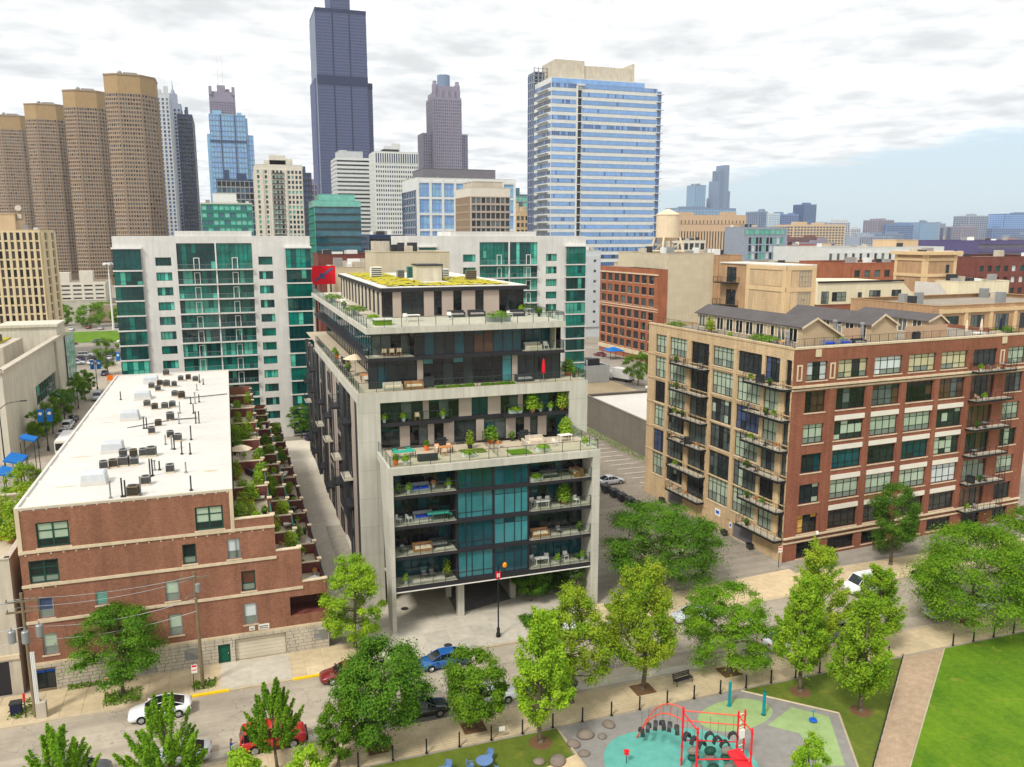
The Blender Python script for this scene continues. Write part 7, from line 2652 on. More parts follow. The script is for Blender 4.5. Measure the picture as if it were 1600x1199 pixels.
# condominium: fifth floor terrace
T5 = 17.54
CT = 'furnishings of the fifth floor terrace'
for (k, n, x, y, rz, lb, ct) in (
  ('table_teal', 'terrace_table', 16.2, 81.0, 0.1, 'teal covered table at the corner of the fifth floor terrace', 'table'),
  ('chair_teal', 'terrace_chair', 15.4, 82.0, 0.2, 'teal chair behind the teal covered table', 'chair'),
  ('chair_teal', 'terrace_chair', 16.8, 82.0, -0.2, 'teal chair by the condominium wall, beside another teal chair', 'chair'),
  ('pot_terracotta', 'flower_pot', 19.0, 83.2, 0, 'orange pot with a plant by the glass wall of the fifth floor terrace', 'planter'),
  ('grill', 'grill', 20.7, 83.6, 0.1, 'black barbecue with a domed lid on the fifth floor terrace', 'grill'),
  ('table_wood', 'terrace_table', 20.6, 81.4, 0.1, 'orange wooden table on the fifth floor terrace', 'table'),
  ('chair_wood', 'terrace_chair', 19.9, 82.2, 0.0, 'orange wooden chair behind the wooden table', 'chair'),
  ('chair_wood', 'terrace_chair', 21.2, 82.2, 0.1, 'orange wooden chair at the back right of the wooden table', 'chair'),
  ('chair_wood', 'terrace_chair', 20.2, 80.5, 3.1, 'orange wooden chair in front of the wooden table', 'chair'),
  ('sofa_grey', 'terrace_sofa', 18.2, 79.4, 3.1, 'dark grey sofa near the fifth floor railing', 'sofa'),
  ('pot_terracotta', 'flower_pot', 14.8, 78.6, 0, 'orange pot at the front corner of the fifth floor terrace', 'planter'),
  ('pot_lime', 'flower_pot', 15.8, 78.6, 0, 'lime plant in a white pot beside the corner orange pot', 'planter'),
  ('box_lime', 'planter_box', 22.6, 79.4, 0, 'white planter box of lime plants at the fifth floor railing', 'planter'),
  ('pot_tall', 'potted_tree', 23.6, 82.6, 0, 'olive bushy potted tree left of the dividing screen', 'planter'),
  ('pot_big_mid', 'potted_tree', 26.4, 84.0, 0, 'tall bushy potted tree right of the dividing screen', 'planter'),
  ('pot_flower', 'flower_pot', 26.6, 81.9, 0, 'orange flowers in a pot near the dividing screen', 'planter'),
  ('pot_dark', 'flower_pot', 28.9, 84.2, 0, 'dark plant by the taupe wall panel of the fifth floor', 'planter'),
  ('grill', 'grill', 30.2, 84.0, 0.0, 'covered dark grill on the right half of the fifth floor terrace', 'grill'),
  ('sofa_cream', 'terrace_sofa', 31.0, 82.6, 0.0, 'cream sofa on the right half of the fifth floor terrace', 'sofa'),
  ('sofa_cream', 'terrace_sofa', 29.6, 81.0, 1.5, 'cream sofa set at a right angle near the artificial lawn', 'sofa'),
  ('box_lime', 'planter_box', 30.6, 79.0, 0, 'white planter box of lime plants below the cream sofas', 'planter'),
  ('chair_white', 'terrace_chair', 32.6, 80.6, 2.0, 'white chair by the cream sofas', 'chair'),
  ('table_white', 'terrace_table', 34.4, 82.2, 0.1, 'white table at the right end of the fifth floor terrace', 'table'),
  ('pot_big_lime', 'potted_tree', 35.3, 84.0, 0, 'tall lime plant against the right concrete pier', 'planter'),
  ('pot_lime', 'flower_pot', 35.6, 79.4, 0, 'lime plant at the right front corner of the fifth floor terrace', 'planter'),
  ):
 place(k, n, (x, y, T5), rz, lb, ct, CT)
mb = MB()
mb.box(26.9, 78.4, T5, 29.2, 80.4, T5 + 0.06)
tag(mb.build('terrace_lawn', 'lawn_grass'), 'small bright lawn mat on the fifth floor terrace', 'lawn mat')
mb = MB()
mb.box(22.2, 80.4, T5, 24.9, 82.2, T5 + 0.05)
tag(mb.build('terrace_bed', 'verge_grass'), 'brownish planted bed on the fifth floor terrace', 'plant bed')
# balconies of the lower block
for (k, n, x, y, z, rz, lb, ct) in (
  ('pot_dark', 'flower_pot', 15.0, 78.6, 14.57, 0, 'dark plant at the left end of the top balcony', 'planter'),
  ('pot_lime', 'flower_pot', 16.0, 78.5, 14.57, 0, 'lime plant on the top left balcony', 'planter'),
  ('sofa_blue', 'balcony_sofa', 17.2, 78.9, 14.57, 0, 'blue seat on the top left balcony', 'sofa'),
  ('pot_lime', 'flower_pot', 20.2, 78.7, 14.57, 0, 'lime plant by the bay on the top left balcony', 'planter'),
  ('pot_flower', 'flower_pot', 18.8, 79.6, 14.57, 0, 'orange flowers on the top left balcony', 'planter'),
  ('sofa_blue', 'balcony_sofa', 17.6, 79.3, 11.42, 0, 'bright blue sofa on the left balcony, third level', 'sofa'),
  ('chair_white', 'balcony_chair', 15.0, 78.8, 11.42, 1, 'white chair at the left end, third level balcony', 'chair'),
  ('chair_white', 'balcony_chair', 16.0, 78.7, 11.42, 2, 'white chair next to the blue sofa on the third level', 'chair'),
  ('table_teal', 'balcony_table', 19.0, 78.7, 11.42, 0, 'pale green covered table on the third level balcony', 'table'),
  ('chair_teal', 'balcony_chair', 20.2, 78.7, 11.42, 0.5, 'teal chair by the bay on the third level balcony', 'chair'),
  ('sofa_wood', 'balcony_sofa', 17.4, 78.9, 8.22, 0, 'wooden seat with tan cushions on the second level left balcony', 'sofa'),
  ('chair_dark', 'balcony_chair', 15.4, 78.8, 8.22, 0.4, 'dark chair on the second level left balcony', 'chair'),
  ('sofa_grey', 'balcony_sofa', 19.2, 79.5, 8.22, 0, 'grey sofa by the glass on the second level left balcony', 'sofa'),
  ('pot_lime', 'flower_pot', 15.5, 78.5, 5.0, 0, 'lime plant in a pot on the lowest left balcony', 'planter'),
  ('chair_dark', 'balcony_chair', 17.6, 79.3, 5.0, 0, 'dark chair on the lowest left balcony', 'chair'),
  ('chair_dark', 'balcony_chair', 18.4, 79.3, 5.0, 0, 'second dark chair on the lowest left balcony', 'chair'),
  ('pot_tall', 'potted_tree', 19.9, 78.8, 5.0, 0, 'tall narrow potted plant on the lowest left balcony', 'planter'),
  ('box_lime', 'planter_box', 29.6, 78.5, 14.57, 0, 'lime planter box on the top right balcony', 'planter'),
  ('sofa_grey', 'balcony_sofa', 31.4, 79.2, 14.57, 0, 'grey sofa on the top right balcony', 'sofa'),
  ('sofa_wood', 'balcony_sofa', 34.4, 79.0, 14.57, -1.57, 'wooden sofa at the right end of the top balcony', 'sofa'),
  ('table_white', 'balcony_table', 30.4, 78.8, 11.42, 0, 'white dining table on the third level right balcony', 'table'),
  ('chair_white', 'balcony_chair', 29.6, 79.5, 11.42, 0, 'white chair at the left of the white dining table', 'chair'),
  ('chair_white', 'balcony_chair', 30.5, 79.6, 11.42, 0, 'white chair behind the white dining table', 'chair'),
  ('chair_white', 'balcony_chair', 31.4, 79.5, 11.42, 0, 'white chair at the right of the white dining table', 'chair'),
  ('pot_big_lime', 'potted_tree', 33.1, 79.2, 11.42, 0, 'bushy potted plant on the third level right balcony', 'planter'),
  ('chair_white', 'balcony_chair', 34.4, 78.8, 11.42, 0.4, 'white lounge chair at the end of the third level right balcony', 'chair'),
  ('sofa_wood', 'balcony_sofa', 30.2, 78.9, 8.22, 0, 'wooden couch on the second level right balcony', 'sofa'),
  ('chair_dark', 'balcony_chair', 32.4, 78.9, 8.22, 0, 'dark chair on the second level right balcony', 'chair'),
  ('pot_dark', 'flower_pot', 34.8, 78.7, 8.22, 0, 'dark plant at the end of the second level right balcony', 'planter'),
  ('table_white', 'balcony_table', 30.4, 78.8, 5.0, 0, 'white table on the lowest right balcony', 'table'),
  ('chair_white', 'balcony_chair', 29.6, 79.3, 5.0, 0.3, 'white chair left of the lowest balcony table', 'chair'),
  ('chair_white', 'balcony_chair', 31.2, 79.3, 5.0, -0.3, 'white chair right of the lowest balcony table', 'chair'),
  ('pot_lime', 'flower_pot', 32.2, 78.5, 5.0, 0, 'lime plant beside the white table of the lowest balcony', 'planter'),
  ('chair_white', 'balcony_chair', 33.4, 79.2, 5.0, 0, 'tall white chair on the lowest right balcony', 'chair'),
  ('pot_lime', 'flower_pot', 35.1, 78.5, 5.0, 0, 'white pot at the right end of the lowest balcony', 'planter')):
 place(k, n, (x, y, z), rz, lb, ct, 'furnishings of the lower balconies')
# sixth floor balconies, seventh and eighth floor terraces
for (k, n, x, y, z, rz, lb, ct) in (
  ('pot_lime', 'flower_pot', 14.9, 85.1, 20.44, 0, 'lime plant at the left end of the sixth floor balcony', 'planter'),
  ('pot_lime', 'flower_pot', 17.0, 85.1, 20.44, 0, 'lime round plant on the left sixth floor balcony', 'planter'),
  ('chair_wood', 'balcony_chair', 18.5, 85.1, 20.44, 0, 'orange wooden chair on the left sixth floor balcony', 'chair'),
  ('pot_lime', 'flower_pot', 21.3, 85.1, 20.44, 0, 'lime plant at the right end of the left sixth floor balcony', 'planter'),
  ('box_lime', 'planter_box', 29.6, 85.1, 20.44, 0, 'lime planter box on the right sixth floor balcony', 'planter'),
  ('pot_big_lime', 'potted_tree', 31.6, 85.1, 20.44, 0, 'tall lime potted plant on the right sixth floor balcony', 'planter'),
  ('pot_lime', 'flower_pot', 32.6, 85.1, 20.44, 0, 'lime potted plant right of the tall one on the sixth floor', 'planter'),
  ('pot_lime', 'flower_pot', 33.8, 85.1, 20.44, 0, 'lime pot near the right pier on the sixth floor', 'planter'),
  ('pot_yellow', 'potted_tree', 35.2, 85.1, 20.44, 0, 'yellowish plant against the right pier on the sixth floor', 'planter'),
  ('umbrella_red', 'closed_umbrella', 33.3, 86.0, 23.82, 0, 'closed bright red umbrella on the seventh floor terrace', 'umbrella'),
  ('sofa_grey', 'terrace_sofa', 31.0, 86.1, 23.82, 0, 'dark grey sofa left of the red umbrella', 'sofa'),
  ('sofa_cream', 'terrace_sofa', 16.0, 85.6, 23.82, 0, 'pale lounge seat at the left corner of the seventh floor', 'sofa'),
  ('sofa_wood', 'terrace_sofa', 18.3, 85.6, 23.82, 0, 'wooden lounge seat on the left of the seventh floor', 'sofa'),
  ('grill', 'grill', 20.0, 85.8, 23.82, 0, 'covered grill on the seventh floor terrace', 'grill'),
  ('pot_dark', 'flower_pot', 37.3, 86.6, 23.82, 0, 'dark plant in a pot at the right end of the seventh floor', 'planter'),
  ('pot_big_mid', 'potted_tree', 37.2, 88.2, 23.82, 0, 'bushy plant at the right end of the seventh floor', 'planter'),
  ('umbrella_open_cream', 'open_umbrella', 13.6, 96.0, 23.82, 0, 'pale open umbrella on the side terrace of the seventh floor', 'umbrella'),
  ('table_wood', 'terrace_table', 14.0, 92.0, 23.82, 1.5, 'wooden table on the side terrace of the seventh floor', 'table'),
  ('chair_white', 'terrace_chair', 14.0, 90.6, 23.82, 3, 'white chair by the side terrace table', 'chair'),
  ('table_wood', 'balcony_table', 16.2, 87.3, 27.24, 0, 'light wooden table on the eighth floor corner balcony', 'table'),
  ('chair_wood', 'balcony_chair', 15.4, 86.9, 27.24, 3.1, 'wooden chair left of the eighth floor table', 'chair'),
  ('chair_wood', 'balcony_chair', 16.2, 86.7, 27.24, 3.1, 'wooden chair in front of the eighth floor table', 'chair'),
  ('chair_wood', 'balcony_chair', 17.0, 86.9, 27.24, 3.1, 'wooden chair right of the eighth floor table', 'chair'),
  ('sofa_cream', 'balcony_sofa', 32.4, 87.2, 27.24, 0, 'cream sofa on the right eighth floor balcony', 'sofa'),
  ('chair_white', 'balcony_chair', 33.9, 86.9, 27.24, 0, 'white chair on the right eighth floor balcony', 'chair'),
  ('sofa_grey', 'terrace_sofa', 25.5, 94.6, 30.43, 0, 'long dark sofa in front of the penthouse', 'sofa'),
  ('sofa_grey', 'terrace_sofa', 28.0, 94.6, 30.43, 0, 'second dark sofa in front of the penthouse', 'sofa'),
  ('table_white', 'terrace_table', 19.6, 91.4, 30.43, 0, 'white table on the penthouse terrace', 'table'),
  ('chair_white', 'terrace_chair', 18.8, 91.8, 30.43, 0, 'white chair by the penthouse terrace table', 'chair'),
  ('chair_white', 'terrace_chair', 24.0, 92.0, 30.43, 0, 'single white chair in the middle of the penthouse terrace', 'chair'),
  ('sofa_grey', 'terrace_sofa', 32.6, 93.4, 30.43, 0, 'curved mauve grey sofa before the penthouse corner window', 'sofa'),
  ('pot_dark', 'flower_pot', 35.0, 92.0, 30.43, 0, 'dark plant at the right end of the penthouse terrace', 'planter'),
  ('pot_lime', 'flower_pot', 34.2, 96.2, 30.43, 0, 'lime plant behind the right end of the penthouse terrace', 'planter'),
  ('box_hedge', 'planter_box', 34.6, 98.8, 30.43, 1.57, 'hedge planter on the far right of the penthouse terrace', 'planter'),
  ('box_hedge', 'planter_box', 14.6, 101.0, 30.43, 1.57, 'hedge planter on the left side of the penthouse terrace', 'planter'),
  ('box_lime', 'planter_box', 15.4, 93.5, 30.43, 0, 'lime planter box near the penthouse corner', 'planter'),
  ('sofa_cream', 'terrace_sofa', 15.6, 106.0, 30.43, 1.57, 'cream sofa on the left side of the penthouse terrace', 'sofa'),
  ('pot_dark', 'flower_pot', 14.4, 110.0, 30.43, 0, 'dark plant by the cream sofa of the penthouse', 'planter'),
  ('lounger', 'sun_lounger', 15.2, 115.0, 30.43, 0.2, 'pale lounger far back on the left penthouse terrace', 'lounger'),
  ('box_hedge', 'planter_box', 14.4, 122.0, 30.43, 1.57, 'far hedge planter on the left penthouse terrace', 'planter'),
  ('chair_white', 'terrace_chair', 31.0, 91.2, 30.43, 0.4, 'white chair before the curved mauve sofa', 'chair'),
  ('box_hedge', 'planter_box', 28.6, 88.0, 30.43, 0, 'low hedge planter by the front railing of the penthouse', 'planter'),
  ('pot_dark', 'flower_pot', 13.2, 99.0, 23.82, 0, 'dark plant on the seventh floor side terrace', 'planter'),
  ('chair_wood', 'terrace_chair', 13.6, 102.0, 23.82, 1.5, 'wooden chair on the seventh floor side terrace', 'chair'),
  ('sofa_grey', 'terrace_sofa', 13.8, 106.0, 23.82, 1.57, 'grey sofa on the seventh floor side terrace', 'sofa'),
  ('pot_terracotta', 'flower_pot', 13.2, 110.0, 23.82, 0, 'orange pot on the seventh floor side terrace', 'planter'),
  ('pot_lime', 'flower_pot', 13.4, 114.0, 23.82, 0, 'lime plant far back on the seventh floor side terrace', 'planter'),
  ('table_round', 'terrace_table', 34.6, 94.4, 30.43, 0, 'round dark table on the right of the penthouse terrace', 'table')):
 place(k, n, (x, y, z), rz, lb, ct, 'furnishings of the upper terraces')
mb = MB()
for (x0, x1) in ((20.8, 25.2), (25.8, 29.6)):
 nx = int((x1 - x0) / 0.2)
 for i in range(nx):
  for j in range(3):
   a = [(x0 + i * 0.2 + rgp.uniform(-.03, .03), 84.95 + j * 0.25, 23.84 + rgp.uniform(0.12, 0.3)) for _ in range(1)][0]
   mb.dome((a[0], a[1], 23.83), 0.16, 0.17, a[2] - 23.83, 6, 2)
tag(mb.build('sedum_strip', 'leaf_lime'), 'lime green sedum strip along the seventh floor edge', 'plants', None, 'stuff')
tt = thing('planted_block', 'bright green planted block with a white top at the penthouse corner', 'planter', (15.7, 89.1, 30.43))
mb = MB()
mb.box(14.8, 88.2, 30.43, 16.6, 90.0, 31.0)
mb.build('planting', 'leaf_lime', tt)
mb = MB()
mb.box(14.7, 88.1, 31.0, 16.7, 90.1, 31.12)
mb.build('cover', 'white_paint', tt)
# roof plant on the condominium
for (x, y, w, d, h, m, lb) in ((20.6, 121, 1.6, 1.2, 1.5, 'metal_white', 'white roof cabinet among the sedum'), (23.4, 117, 1.0, 1.0, 1.2, 'metal_grey', 'grey condenser among the sedum'),
         (25.2, 118, 1.2, 1.0, 1.6, 'trim_teal', 'teal roof tank behind the sedum'), (29.0, 116, 2.2, 1.4, 1.3, 'metal_white', 'white cooling unit behind the stair box'),
         (31.2, 108, 1.5, 0.4, 1.4, 'wood_pole', 'brown open hatch on the sedum roof'), (27.9, 112, 0.7, 0.7, 2.2, 'metal_grey', 'grey vent stack right of the stair box'), (21.6, 126, 0.7, 0.7, 1.4, 'yellow_paint', 'small yellow roof cabinet')):
 t = thing('roof_unit', lb, 'roof unit', (x, y, 33.95), 0, 'roof units on the condominium')
 m_ = MB()
 m_.box(x - w / 2, y - d / 2, 33.95, x + w / 2, y + d / 2, 33.95 + h)
 m_.build('cabinet', m, t)
 m_ = MB()
 for q in range(5):
  m_.box(x - w / 2 + 0.06, y - d / 2 - 0.03, 34.05 + q * h / 5.5, x + w / 2 - 0.06, y - d / 2, 34.05 + (q + 0.5) * h / 5.5)
 m_.build('grille', 'metal_dark', t)

# ------------------------------------------------------------------ townhouse roof things
a = MB()
a.box(-1.1, -1.0, 0, 1.1, 1.0, 0.35)
b = MB()
b.rings([[(-1.05, -0.95, 0.35), (1.05, -0.95, 0.35), (1.05, 0.95, 0.35), (-1.05, 0.95, 0.35)], [(-1.0, -0.9, 1.0), (1.0, -0.9, 1.0), (1.0, 0.9, 1.0), (-1.0, 0.9, 1.0)], [(-0.85, -0.75, 1.12), (0.85, -0.75, 1.12), (0.85, 0.75, 1.12), (-0.85, 0.75, 1.12)]])
KITS['hatch'] = [('curb', a.mesh('curb', 'roof_membrane'), []), ('cover', b.mesh('cover', 'pale_grey'), [])]
for i, (x, y) in enumerate(((-12.9, 83.9), (-12.7, 96.0), (-12.6, 112.6), (-12.3, 126.6), (-12.2, 140.0))):
 place('hatch', 'roof_hatch', (x, y, 16.96), 0, ('white roof hatch nearest the street on the white roof', 'second white roof hatch from the street', 'third white roof hatch from the street', 'fourth white roof hatch from the street', 'white roof hatch farthest from the street')[i], 'roof hatch', 'white roof hatches')
a = MB()
a.box(-0.38, -0.38, 0.12, 0.38, 0.38, 0.82)
c = MB()
c.box(-0.4, -0.4, 0.0, 0.4, 0.4, 0.12)
b = MB()
for q in range(6):
 b.box(-0.36, -0.4, 0.18 + q * 0.1, 0.36, -0.38, 0.24 + q * 0.1)
 b.box(0.38, -0.36, 0.18 + q * 0.1, 0.4, 0.36, 0.24 + q * 0.1)
d = MB()
d.cyl((0, 0, 0.82), (0, 0, 0.86), 0.3, n=14)
KITS['ac'] = [('casing', a.mesh('casing', 'curtain_grey'), []), ('base', c.mesh('base', 'limestone'), []), ('grille', b.mesh('grille', 'metal_black'), []), ('fan_guard', d.mesh('fan_guard', 'metal_black'), [])]
a2 = MB()
a2.box(-0.38, -0.38, 0.12, 0.38, 0.38, 0.82)
KITS['ac_brown'] = [('casing', a2.mesh('casing', 'wood_pole'), [])] + KITS['ac'][1:]
ORD_ = ('first', 'second', 'third', 'fourth', 'fifth', 'sixth', 'seventh', 'eighth', 'ninth', 'tenth', 'eleventh', 'twelfth', 'thirteenth', 'fourteenth', 'fifteenth', 'sixteenth')
acs = [[-9.03, 78.3], [-8.27, 81.8], [-6.37, 85.4], [-12.74, 88.85], [-11.91, 89.17], [-10.95, 89.47], [-9.98, 89.45], [-11.41, 93.21], [-10.37, 92.85], [-9.44, 92.87], [-8.6, 92.65], [-9.41, 103.49], [-8.94, 107.28], [-7.2, 100.6], [-6.3, 98.76], [-7.77, 110.64], [-10.12, 118.16], [-8.89, 118.29], [-7.98, 119.09], [-11.28, 120.79], [-7.1, 125.31], [-8.1, 127.2], [-10.7, 132.43], [-11.8, 135.2], [-10.77, 137.42], [-9.71, 136.0], [-8.61, 135.6], [-5.65, 139.45], [-6.8, 141.6], [-7.9, 140.7], [-10.46, 147.2]]
for i, (x, y) in enumerate(acs):
 place('ac' if i % 4 else 'ac_brown', 'condenser_unit', (x, y, 16.96), rgp.uniform(-0.15, 0.15), ('brown' if i % 4 == 0 else 'grey') + (' larger' if i % 5 == 0 else '') + ' boxy condenser on the white roof, ' + (ORD_[i] if i < 15 else ORD_[30 - i]) + (' from the street' if i < 15 else ' from the far end'), 'condenser', 'condensers on the white roof', 1.0 if i % 5 else 1.2)
_pm = {}
for i, (x, y) in enumerate([[-10.87, 78.2], [-9.93, 78.3], [-9.67, 78.3], [-8.42, 78.33], [-8.09, 84.3], [-7.89, 84.52], [-7.85, 86.56], [-7.4, 86.41], [-4.18, 78.3], [-4.88, 84.65], [-4.74, 91.94], [-5.59, 92.24], [-6.71, 94.75], [-6.46, 94.66], [-4.89, 98.67], [-7.51, 97.24], [-10.49, 106.46], [-10.16, 106.35], [-6.6, 107.86], [-4.63, 107.18], [-4.25, 107.05], [-6.8, 114.35], [-5.12, 113.77], [-5.69, 120.6], [-5.12, 120.4], [-4.63, 121.41], [-15.21, 126.86], [-5.2, 131], [-4.4, 136], [-5.0, 138]]):
 m_ = MB()
 h = rgp.uniform(0.9, 1.9)
 m_.cyl((0, 0, 0), (0, 0, h), 0.07, n=8)
 m_.cyl((0, 0, 0), (0, 0, 0.12), 0.16, n=10)
 if i % 6 == 0:
  m_.cyl((0, 0, h), (0, 0, h + 0.12), 0.14, n=8)
 single('vent_pipe', m_.mesh('vent_pipe', 'metal_dark' if i % 3 else 'metal_grey'), (x, y, 16.96), 0, ('dark' if i % 3 else 'grey') + (' capped' if i % 6 == 0 else '') + ' vent pipe on the white roof, ' + (ORD_[i] if i < 15 else ORD_[29 - i]) + (' from the street' if i < 15 else ' from the far end'), 'vent pipe', 'vent pipes on the white roof')
mb = MB()
mb.cyl((-7.7, 110.2, 17.05), (-4.6, 110.4, 17.05), 0.06, n=6)
mb.cyl((-12.4, 107.2, 17.05), (-7.9, 110.0, 17.05), 0.05, n=6)
mb.cyl((-6.8, 124.6, 17.05), (-0.9, 126.2, 17.05), 0.06, n=6)
tag(mb.build('roof_pipe_run', 'metal_dark'), 'dark pipe runs lying across the white roof', 'pipe')
# terrace plants and furniture
TPG = 'plants and furniture on the brick terraces'
kinds = [('pot_big_lime', 'potted_tree', 'planter'), ('pot_big_mid', 'potted_tree', 'planter'), ('pot_dark', 'flower_pot', 'planter'), ('pot_yellow', 'potted_tree', 'planter'), ('pot_lime', 'flower_pot', 'planter'),
   ('chair_dark', 'terrace_chair', 'chair'), ('table_round', 'terrace_table', 'table'), ('lounger', 'sun_lounger', 'lounger'), ('grill', 'grill', 'grill'), ('sofa_grey', 'terrace_sofa', 'sofa'), ('chair_white', 'terrace_chair', 'chair'), ('pot_flower', 'flower_pot', 'planter'), ('table_white', 'terrace_table', 'table')]
lbk = {'pot_big_lime': 'big lime potted shrub', 'pot_big_mid': 'big green potted shrub', 'pot_dark': 'dark potted plant', 'pot_yellow': 'tall yellow green potted shrub', 'pot_lime': 'white potted lime plant', 'chair_dark': 'dark terrace chair', 'table_round': 'round terrace table', 'lounger': 'white sun lounger', 'grill': 'dark grill', 'sofa_grey': 'grey terrace sofa', 'chair_white': 'white terrace chair', 'pot_flower': 'pot of orange flowers', 'table_white': 'white terrace table'}
lvl = [(-0.3, 2.5, 12.71, 'on the upper brick terraces'), (3.1, 4.8, 9.41, 'on the middle brick terraces'), (5.4, 7.1, 5.91, 'on the lowest brick terraces')]
ORD = ('first', 'second', 'third', 'fourth', 'fifth', 'sixth', 'seventh', 'eighth', 'ninth', 'tenth', 'eleventh', 'twelfth', 'last')
for li, (xa, xb, z, ls) in enumerate(lvl):
 for k in range(13):
  y0 = 78.0 + k * 5.25
  for q in range((4, 3, 2)[li]):
   w_ = [3, 2, 4, 3, 3, 3, 1, 2, 1, 1, 2, 1, 1]
   kk = rgp.choices(kinds, w_)[0]
   if k == 0 and q < 2 and li == 0:
    kk = kinds[0]
   if k < 3 and li == 1 and q < 2:
    kk = kinds[3]
   old_ = lbk[kk[0]] + ' ' + ls + ', ' + ORD[k] + ' bay from the street'
   new_ = lbk[kk[0]] + ' ' + ls + ', ' + ((('front', 'middle front', 'middle rear', 'rear'), ('front', 'middle', 'rear'), ('front', 'rear'))[li][q]) + ' of the ' + ORD[k] + ' bay'
   (place if old_ not in SKIP else (lambda *a_: None))(kk[0], kk[1], (rgp.uniform(xa, xb), y0 + (q + rgp.random()) * 4.3 / (4, 3, 2)[li], z), rgp.uniform(0, 6.28), new_, kk[2], TPG, rgp.uniform(0.7, 1.0))
place('umbrella_open_cream', 'open_umbrella', (0.4, 101.5, 12.71), 0, 'draped pale umbrella on the upper brick terrace', 'umbrella')
for (x, y, lb) in ((1.5, 87.0, 'white sun lounger pair, nearer one on the upper terrace'), (1.5, 88.2, 'white sun lounger pair, farther one on the upper terrace')):
 place('lounger', 'sun_lounger', (x, y, 12.71), 1.4, lb, 'lounger')
# roof garden of the stone neighbour
for i in (4, 5, 6, 8, 9, 10, 11, 12, 13, 7):
 place(('pot_big_lime', 'pot_yellow', 'pot_big_mid')[i % 3], 'potted_tree', (-20.3 - (i % 4) * 1.1, 79.2 + i * 1.25, 11.82), i, 'lime shrub in the roof garden at the left edge, ' + ORD_[i] + ' from the street', 'planter', 'shrubs of the roof garden', 1.1)
# loft building roof deck
for (k, n, w, d, rz, lb, ct) in (
  ('box_hedge', 'hedge_planter', 2.0, 27.5, 1.57, 'hedge in a planter at the far buff corner of the roof deck', 'planter'), ('box_hedge', 'hedge_planter', 3.0, 10.0, 1.65, 'long bright hedge in a grey planter on the roof deck', 'planter'),
  ('box_hedge', 'hedge_planter', 2.9, 8.0, 1.65, 'second bright hedge planter next to the long one', 'planter'), ('pot_yellow', 'potted_tree', 4.4, 22.5, 0, 'yellow green potted shrub near the far end of the roof deck', 'planter'),
  ('table_wood', 'deck_table', 3.0, 5.4, 0.4, 'wooden table on the roof deck corner', 'table'), ('chair_dark', 'deck_chair', 2.2, 5.6, 1.3, 'dark chair left of the roof deck corner table', 'chair'), ('chair_dark', 'deck_chair', 3.9, 5.2, -1.3, 'dark chair right of the roof deck corner table', 'chair'),
  ('sofa_blue', 'deck_sofa', 9.0, 4.0, 0.0, 'blue sofa in front of the first gabled roof house', 'sofa'), ('sofa_blue', 'deck_sofa', 11.4, 3.9, 0.0, 'blue sofa right of the other blue sofa on the roof deck', 'sofa'), ('sofa_grey', 'deck_sofa', 13.6, 3.6, 0.0, 'grey sofa right of the blue sofas on the roof deck', 'sofa'),
  ('box_lime', 'planter_box', 12.6, 5.4, 0, 'low green planter behind the blue sofas', 'planter'), ('grill', 'grill', 24.2, 4.0, 0, 'dark grill by the roof deck fence', 'grill'),
  ('umbrella_cream', 'closed_umbrella', 32.6, 3.2, 0, 'closed cream umbrella by the farthest gabled house', 'umbrella'), ('umbrella_cream', 'closed_umbrella', 36.0, 3.6, 0, 'closed cream umbrella between its cream and navy neighbours', 'umbrella'),
  ('umbrella_navy', 'closed_umbrella', 39.6, 3.4, 0, 'closed navy umbrella at the right end of the roof deck', 'umbrella'), ('table_white', 'deck_table', 33.8, 2.4, 0, 'white table by the closed cream umbrella', 'table'), ('sofa_cream', 'deck_sofa', 38.0, 2.6, 0, 'cream sofa by the navy umbrella', 'sofa'),
  ('chair_white', 'deck_chair', 35.0, 2.4, 0.5, 'white chair by the white roof deck table', 'chair'), ('box_hedge', 'hedge_planter', 41.3, 4.0, 0, 'dark hedge planter at the right end of the roof deck', 'planter'), ('pot_lime', 'flower_pot', 1.4, 14.0, 0, 'lime potted plant at the buff parapet', 'planter'), ('chair_teal', 'deck_chair', 1.6, 17.5, 1, 'teal chair by the buff parapet', 'chair'), ('sofa_blue', 'deck_sofa', 1.6, 20.0, 1.6, 'blue seat by the buff parapet', 'sofa')):
 place(k, n, LRd(w, d, 26.12), rz + A4, lb, ct, 'furnishings of the roof deck')
# plank fences on the deck, plank by plank
def plank_fence(lb, w0, w1, d, n):
 t = thing('plank_fence', lb, 'fence', LRd(w0, d, 26.1), A4)
 me = None
 st = (w1 - w0) / n
 m_ = MB()
 m_.box(0, 0, 0, st - 0.03, 0.04, 1.75)
 me = m_.mesh('plank', 'fence_wood')
 for k in range(n):
  put('plank', me, t, Matrix.Translation(LRd(w0 + k * st, d, 26.12 + rgp.uniform(-0.02, 0.04))) @ Matrix.Rotation(A4, 4, 'Z'))
 m_ = MB()
 for zz in (26.5, 27.4):
  m_.cyl(LRd(w0, d + 0.08, zz), LRd(w1, d + 0.08, zz), 0.04, n=4)
 m_.build('rail', 'fence_wood', t)


